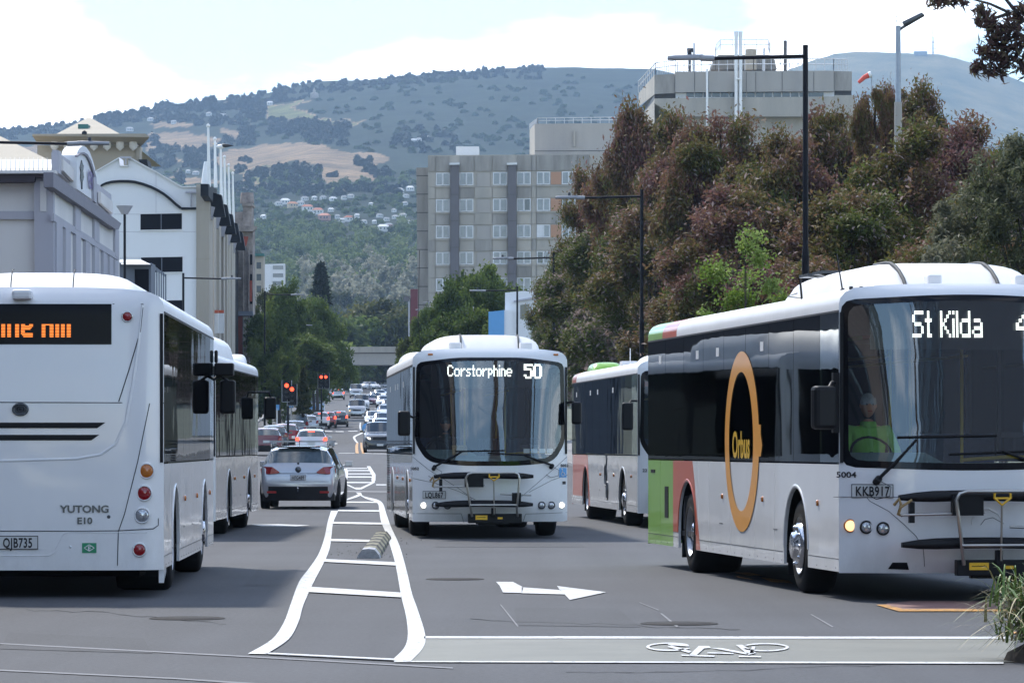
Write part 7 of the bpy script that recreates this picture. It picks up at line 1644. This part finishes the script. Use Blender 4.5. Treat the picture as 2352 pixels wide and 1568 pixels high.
    if bar:
        for yy in (2.35, 3.3):
            b = MB(); b.cbox((0, yy, st[9][3]+.09), (hw*1.62, .07, .035)); [b.cbox((s*hw*.74, yy, st[9][3]+.03), (.07, .09, .10)) for s in (-1, 1)]; b.build('roof_bar', M['alloy'], t)
    return t
def cpos(xd, Z): return ((xd-CX)*Z/F, Z, gz(Z))
def away(xd, Z, kind): # tail at distance Z, driving away
    L = KIND[kind][0]; x, y, z = cpos(xd, Z); return (x - .0393*L, y + L, gz(Z+L/2)), math.pi + ST_ANG
# silver wagon
loc, rz = away(690, 93, 'wagon'); loc = (loc[0] + .0393*4.55, loc[1], loc[2]); rz = math.pi - .012; cw = make_car('silver estate car with roof bars and plate HFG489, behind the left buses', 'wagon', 'silver', loc, rz, 0, detail=1, plate_txt='HFG489', rails=True, bar=True)
L = 4.55
b = MB(); b.tube([(0, L-.08, .42), (0, L+.14, .42), (0, L+.15, .50)], .022, 8); b.lathe([(.001,.52),(.03,.50),(.001,.47)], (0, L+.15, 0), axis='Z', n=8); b.build('tow_ball', M['chrome'], cw)
b = MB(); b.tube([(0, 4.0, 1.46), (0, 4.12, 1.62)], .008, 5); b.build('aerial', M['ink'], cw)
b = MB(); b.tube([(.0, L-.10, 1.075), (.36, L-.12, 1.09)], .012, 6); b.lathe([(.03,0),(.02,.03),(.001,.04)], (0, L-.08, 1.07), axis='Y', n=8); b.build('rear_wiper', M['black'], cw)
b = MB(); b.lathe([(.07,-.005),(.068,.008),(.001,.012)], (0, L-.01, .93), axis='Y', n=20); b.build('badge', M['ink_grey'], cw)
for s in (-1, 1):
    b = MB(); b.cbox((s*.62, L+.035, .40), (.22, .01, .05)); b.build('rear_reflector', M['redlens'], cw)
b = MB(); b.tube([(-.78, L-.03, .845), (-.4, L+.0, .84), (.4, L+.0, .84), (.78, L-.03, .845)], .006, 4); b.build('tailgate_seam', M['seam'], cw)
b = MB(); b.cbox((0, L-.36, 1.455), (1.0, .16, .03)); b.build('roof_spoiler', M['black'], cw, bevel=.01)
# white car with rack
loc, rz = away(715, 205, 'hatch'); c2 = make_car('white car with a roof rack and lit brake lamp, in front of the silver estate', 'hatch', 'white', loc, rz, 0, detail=1, brake=True, bar=True)
spec = [ # label, kind, colour, xd, Z, away?, extras
 ('dark maroon hatchback half hidden by the second left bus', 'hatch', 'maroon', 612, 212, 1, {}), ('dark blue car squeezed behind the maroon hatchback', 'hatch', 'dark', 628, 228, 1, {}), ('small red car with a white roof glint, left kerb', 'hatch', 'red', 655, 240, 1, {}),
 ('blue-grey hatchback with a pale roof facing the viewer, left kerb', 'hatch', 'bluegrey', 676, 268, 1, {}), ('dark people carrier with a white roof line behind the blue-grey car', 'suv', 'dark', 681, 296, 1, {}), ('silver car parked behind the people carrier, left kerb', 'hatch', 'silver', 708, 318, 1, {}),
 ('white car queueing left of the red car', 'hatch', 'white', 735, 345, 1, dict(brake=True)), ('red car with brake lamps lit beside the navy car', 'hatch', 'red', 751, 352, 1, dict(brake=True)), ('navy hatchback with brake lamps lit in the left lane', 'hatch', 'navy', 778, 358, 1, dict(brake=True)),
 ('silver car climbing the far road beneath the bridge', 'hatch', 'silver', 777, 535, 1, dict(brake=True)), ('white parked car below the far traffic signal', 'hatch', 'white', 750, 560, 1, {}), ('pale parked car beyond the far traffic signal', 'hatch', 'silver', 743, 520, 1, {}),
 ('black and silver four-wheel drive with headlamps, left of the middle bus', 'suv', 'black', 873, 222, 0, dict(lit=True)), ('silver minivan with one amber indicator lit, oncoming', 'van', 'silver', 820, 405, 0, dict(indic=True)), ('tall white van directly behind the silver minivan', 'van', 'white', 830, 445, 0, {}), ('grey van furthest up the oncoming lane', 'van', 'silver', 818, 560, 0, {}),
 ('silver hatchback just above the four-wheel drive', 'hatch', 'silver', 876, 290, 0, {}), ('white parked saloon right of the minivan', 'hatch', 'white', 858, 360, 0, dict(lit=True)), ('silver saloon with a broad windscreen at the right kerb', 'hatch', 'silver', 878, 345, 0, {}), ('white parked wagon at the right kerb above the silver saloon', 'wagon', 'white', 886, 400, 0, {}),
 ('dark red parked car on the far right kerb', 'hatch', 'maroon', 852, 480, 0, {}), ('silver parked car next to the dark red one', 'hatch', 'silver', 862, 500, 0, {}), ('white parked car with round headlamps, far right kerb', 'hatch', 'white', 880, 470, 0, {}), ('white hatchback parked one space further than the others', 'hatch', 'white', 872, 530, 0, {}), ('silver wagon parked under the trees by the bridge', 'wagon', 'silver', 887, 550, 0, {}),
 ('dark car parked behind the white wagon', 'hatch', 'dark', 893, 440, 0, {}), ('pale van at the left kerb beyond the signals', 'van', 'white', 725, 590, 1, {})]
for lab, kind, colr, xd, Z, aw, kw in spec:
    if aw: loc, rz = away(xd, Z, kind)
    else: loc, rz = cpos(xd, Z), ST_ANG
    make_car(lab, kind, colr, loc, rz, 0, **kw)
for k in range(16):
    xd = 762 + k*11.5; Z = 668 + (k % 3)*14; lab = f'{["first","second","third","fourth","fifth","sixth"][k//3]} {["white","silver","dark"][k%3]} car from the left in the parked row under the bridge'
    make_car(lab, 'hatch', ['white', 'silver', 'dark'][k % 3], cpos(xd, Z), ST_ANG + (.4 if k % 2 else -.5), 0, detail=-1, group='cars parked crosswise at the far end of the street')
# light-blue bus far left
tF = thing('small_bus', 'pale blue and white minibus parked on the left side far up the street', 'bus', cpos(722, 415), ST_ANG)
b = MB(); b.box(-1.1, .05, .3, 1.1, 7, 1.35); b.build('lower_body', carpaint('lightblue', PC['lightblue']), tF, bevel=.08)
b = MB(); b.box(-1.08, .12, 1.35, 1.08, 6.95, 2.55); b.build('upper_body', M['bus_white'], tF, bevel=.12)
b = MB(); b.box(-.92, .06, 1.42, .92, .13, 2.2); b.build('windscreen', M['pane'], tF, bevel=.02)
b = MB(); b.box(-.98, -.02, .42, .98, .06, .7); b.build('bumper', M['ink_grey'], tF); b = MB(); b.box(-.5, .0, .85, .5, .055, 1.1); b.build('grille', M['bluedecal'], tF)
for s in (-1, 1):
    b = MB(); b.box(min(s*.9,s*.7), .0, .85, max(s*.9,s*.7), .055, 1.05); b.build('headlight', M['head'], tF); wheel(tF, s*1.08, 1.3, .4, s, False, w=.25)
    b = MB(); b.cbox((s*1.28, .1, 1.8), (.2, .1, .4)); b.tube([(s*1.05, .15, 1.9), (s*1.25, .1, 1.9)], .03, 5); b.build('mirror', M['black'], tF)
b = MB(); b.cbox((.9, .6, 2.7), (.5, .6, .3)); b.build('roof_unit', M['bus_roof'], tF, bevel=.05)
# ------------------------------------------------------------------ street lamps
def lamp(lab, x, Z, top_y, base_z, arm, grp='black cantilever street lamps', thick=.068):
    g_ = base_z; X = (x-CX)*Z/F; t = thing('street_lamp', lab, 'street lamp', (X, Z, g_), 0, grp); H = EYE + (HY-top_y)*Z/F - g_; s = 1 if arm > 0 else -1
    b = MB(); b.tube([(0,0,0),(0,0,H*.55)], thick*1.25, 10); b.tube([(0,0,H*.55),(0,0,H*.57)], thick*1.25, 10, r2=thick*.9); b.tube([(0,0,H*.57),(0,0,H)], thick*.95, 10, r2=thick*.9); b.build('post', M['lamp_black'], t)
    b = MB(); b.tube([(0,0,H-.25),(arm*.68,0,H-.30)], thick*.62, 8); b.build('arm', M['lamp_black'], t)
    b = MB(); xa, xb = arm*.66, arm
    rows = []
    for k in range(9):
        u = k/8; w = .13*math.sin(min(1, u*2.6+.15)*math.pi/2)*(1 if u < .8 else 1-(u-.8)*2.2); h = .05*(1-u*.6); xx = arm*.74 + (xb-arm*.74)*u
        rows.append([(xx, -w, H-.31-h*.5), (xx, -w*.6, H-.26+h), (xx, w*.6, H-.26+h), (xx, w, H-.31-h*.5), (xx, 0, H-.34)])
    b.grid(rows, True, True); b.add(rows[-1], [(0,1,2,3,4)]); b.build('lamp_head', M['lamp_head'], t); b = MB(); b.tube([(arm*.66,0,H-.30),(arm*.76,0,H-.29)], .07, 8); b.build('lamp_knuckle', M['lamp_head'], t); b = MB(); b.lathe([(.05,0),(.05,.12),(.001,.14)], (arm*.84, 0, H-.24), axis='Z', n=8); b.build('light_sensor', M['ink'], t)
M['lamp_black'] = mat('lamp_post_black', (.006, .006, .010), .5, var=.1, spec=.2); M['lamp_head'] = mat('lamp_head_grey', (.30, .31, .33), .4, metal=.4, var=.1)
lamp('nearest and tallest black street lamp rising behind the right bus', 1850, 89, 104, 0, -3.1)
lamp('second black street lamp, before the purple trees left of centre right', 1474, 140, 435, gz(140), -3.05)
lamp('third black street lamp whose arm crosses the ward block windows', 1272, 195, 580, gz(195), -3.0)
lamp('fourth black street lamp beside the white and blue building', 1188, 250, 657, gz(250), -3.0)
lamp('fifth black street lamp above the middle bus', 1101, 312, 668, gz(312), -2.8)
lamp('sixth thin black street lamp up the right side', 1041, 370, 688, gz(370), -2.8)
lamp('seventh thinnest black street lamp up the right side', 1014, 430, 705, gz(430), -2.8)
lamp('left-side black street lamp in front of the white gable building', 421, 206, 627, gz(206), 3.0)
lamp('left-side black street lamp before the green trees', 608, 300, 668, gz(300), 3.0)
lamp('left-side lamp post deeper among the green trees', 655, 380, 740, gz(380), 2.6)
lamp('black street lamp arm reaching in from the left edge under the tan pyramid roof', -32, 111, 306, 0, 3.45)
gl_ = thing('galvanised_lamp', 'tall galvanised lamp pole with an upturned head standing out above the right trees', 'street lamp', ((2063-CX)*125/F, 125, 0)); H = EYE + (HY-45)*125/F
M['galv'] = mat('galvanised_steel', (.33, .37, .42), .45, metal=.6, var=.15, scale=6)
b = MB(); b.tube([(0,0,0),(0,0,EYE+(HY-235)*125/F)], .125, 10); b.build('concrete_base', M['conc'], gl_); b = MB(); b.tube([(0,0,EYE+(HY-240)*125/F),(0,0,H-.2)], .095, 10, r2=.08); b.build('pole', M['galv'], gl_)
b = MB(); b.tube([(0,0,H-.35),(.22,0,H-.2),(.3,0,H-.05)], .05, 6); rows = []
for k in range(9):
    u = k/8; w = .18*math.sin(min(1, u*2+.2)*math.pi/2)*(1-.6*u*u); x = .18+.62*u; z = H-.20+.36*u; rows.append([(x,-w,z),(x-.06,-w*.6,z+.12*(1-u*.5)),(x-.06,w*.6,z+.12*(1-u*.5)),(x,w,z),(x+.04,0,z-.06)])
b.grid(rows, True, True); b.add(rows[0], [(4,3,2,1,0)]); b.build('lamp_head', M['ink_grey'], gl_); b = MB(); b.tube([(.0+.07*math.cos(a),0,H+.02+.12*math.sin(a)) for a in [math.pi*2*k/12 for k in range(13)]], .015, 4); b.build('lifting_eye', M['galv'], gl_)
# windsock
wsk = thing('windsock', 'orange-red and white windsock just above the trees left of the galvanised lamp', 'windsock'); Zw = 300
b = MB(); b.tube([P(1998,172,Zw), P(1985,178,Zw), P(1972,190,Zw)], .22, 8, r2=.13); b.build('sock', mat('windsock_red', (.7, .09, .06), .7, var=.05), wsk); b = MB(); b.tube([P(2001,171,Zw), P(1995,173,Zw)], .24, 8); b.build('sock_band', M['white'], wsk); b = MB(); b.tube([P(2002,171,Zw), P(2002,330,Zw)], .06, 5); b.build('pole', M['galv'], wsk)
# ------------------------------------------------------------------ traffic signals
def signal(lab, xd, yd, Z, nlit=0, h=None, heads=((0,0),)):
    s = F/Z; g_ = gz(Z); t = thing('traffic_signal', lab, 'traffic light', ((xd-CX)/s, Z, g_)); zt_ = EYE + (HY-yd)/s - g_
    b = MB(); b.tube([(0,.2,0),(0,.2,zt_+.1)], .07, 8); b.build('pole', M['lamp_black'], t)
    for dx, dz in heads:
        b = MB(); b.cbox((dx, 0, zt_-.45+dz), (.30, .2, 1.0)); hd = b.build('signal_head', M['black'], t); b = MB(); b.cbox((dx, .11, zt_-.45+dz), (.56, .02, 1.25)); b.build('backboard', M['black'], hd)
        b = MB(); w = .57; [b.cbox((dx+q*w/2, .095, zt_-.45+dz), (.02, .03, 1.27)) for q in (-1, 1)]; b.cbox((dx, .095, zt_-.45+dz-.635), (.57, .03, .02)); b.build('border', M['rail'], hd)
        for k in range(3):
            b = MB(); b.lathe([(.125, -.12), (.11, -.13), (.001, -.15)], (dx, 0, zt_-.13-k*.31+dz), axis='Y', n=14); b.build('signal_lens', M['lit_red'] if k == 0 else M['dark_int'], hd)
            b = MB(); rows = [[(dx+.14*math.cos(a), yy, zt_-.13-k*.31+dz+.14*math.sin(a)) for a in [math.pi*q/8 for q in range(9)]] for yy in (-.1, -.3)]; b.grid(rows); b.build('visor', M['black'], hd)
signal('near pair of red traffic signals over the left parked cars', 661, 880, 232, heads=((-.06, 0), (.25, -.22)))
signal('far red traffic signal standing before the bridge trees', 738, 862, 330, heads=((0, 0), (.38, .0)))
for i, (xd, yd, Z) in enumerate(((636, 937, 262), (669, 932, 285))):
    s = F/Z; t = thing('parking_sign', ['left blue parking sign on a white post', 'right blue parking sign nearer the signals'][i], 'sign', ((xd-CX)/s, Z, gz(Z))); zt_ = EYE+(HY-yd)/s-gz(Z)
    b = MB(); b.tube([(0,.03,0),(0,.03,zt_)], .05, 6); b.build('post', M['pipe'], t); b = MB(); b.cbox((0,0,zt_+.05), (.32,.02,.36)); b.build('sign_face', M['bluedecal'], t)
kl = thing('keep_left_sign', 'round blue keep-left sign on the median beside the black four-wheel drive', 'sign', ((843-CX)*232/F, 232, gz(232))); b = MB(); b.tube([(0,.03,0),(0,.03,1.5)], .05, 6); b.build('post', M['pipe'], kl)
b = MB(); b.lathe([(.30,0),(.30,-.02),(.001,-.02)], (0,0,1.3), axis='Y', n=22); b.build('sign_face', M['bluedecal'], kl); b = MB(); b.ext([(x,-.03,1.3+z) for x, z in ((-.19,-.19),(-.19,-.02),(-.13,-.08),(.1,.13),(.15,.08),(-.08,-.13),(-.02,-.19))], (0,-.01,0)); b.build('arrow', M['white'], kl)
# red and white banner signs on the parking building
for i, x in enumerate((497, 510)):
    Zk = 262+i*10; t = thing('banner_sign', ['left', 'right'][i] + ' of the two white hanging signs with a red top by the car park wall', 'sign')
    b = MB(); b.ext([P(*p, Zk) for p in rect(x-9, 718, x+4, 765)], (0, .3, 0)); b.build('panel', M['white'], t); b = MB(); b.ext([P(*p, Zk-.02) for p in rect(x-9, 712, x+4, 719)], (0, .3, 0)); b.build('panel_top', M['red'], t)
# ------------------------------------------------------------------ air
hz_m = bpy.data.materials.new('haze'); hz_m.use_nodes = True; nn = hz_m.node_tree.nodes; nn.clear(); o_ = nn.new('ShaderNodeOutputMaterial'); pv = nn.new('ShaderNodeVolumePrincipled')
pv.inputs['Color'].default_value = (.50, .72, 1.0, 1); pv.inputs['Density'].default_value = 1.05e-4; pv.inputs['Anisotropy'].default_value = .1
hz_m.node_tree.links.new(pv.outputs[0], o_.inputs['Volume'])
b = MB(); b.box(-4500, -520, -3, 4500, 7200, 720); hzb = b.build('haze', hz_m, kind='stuff')
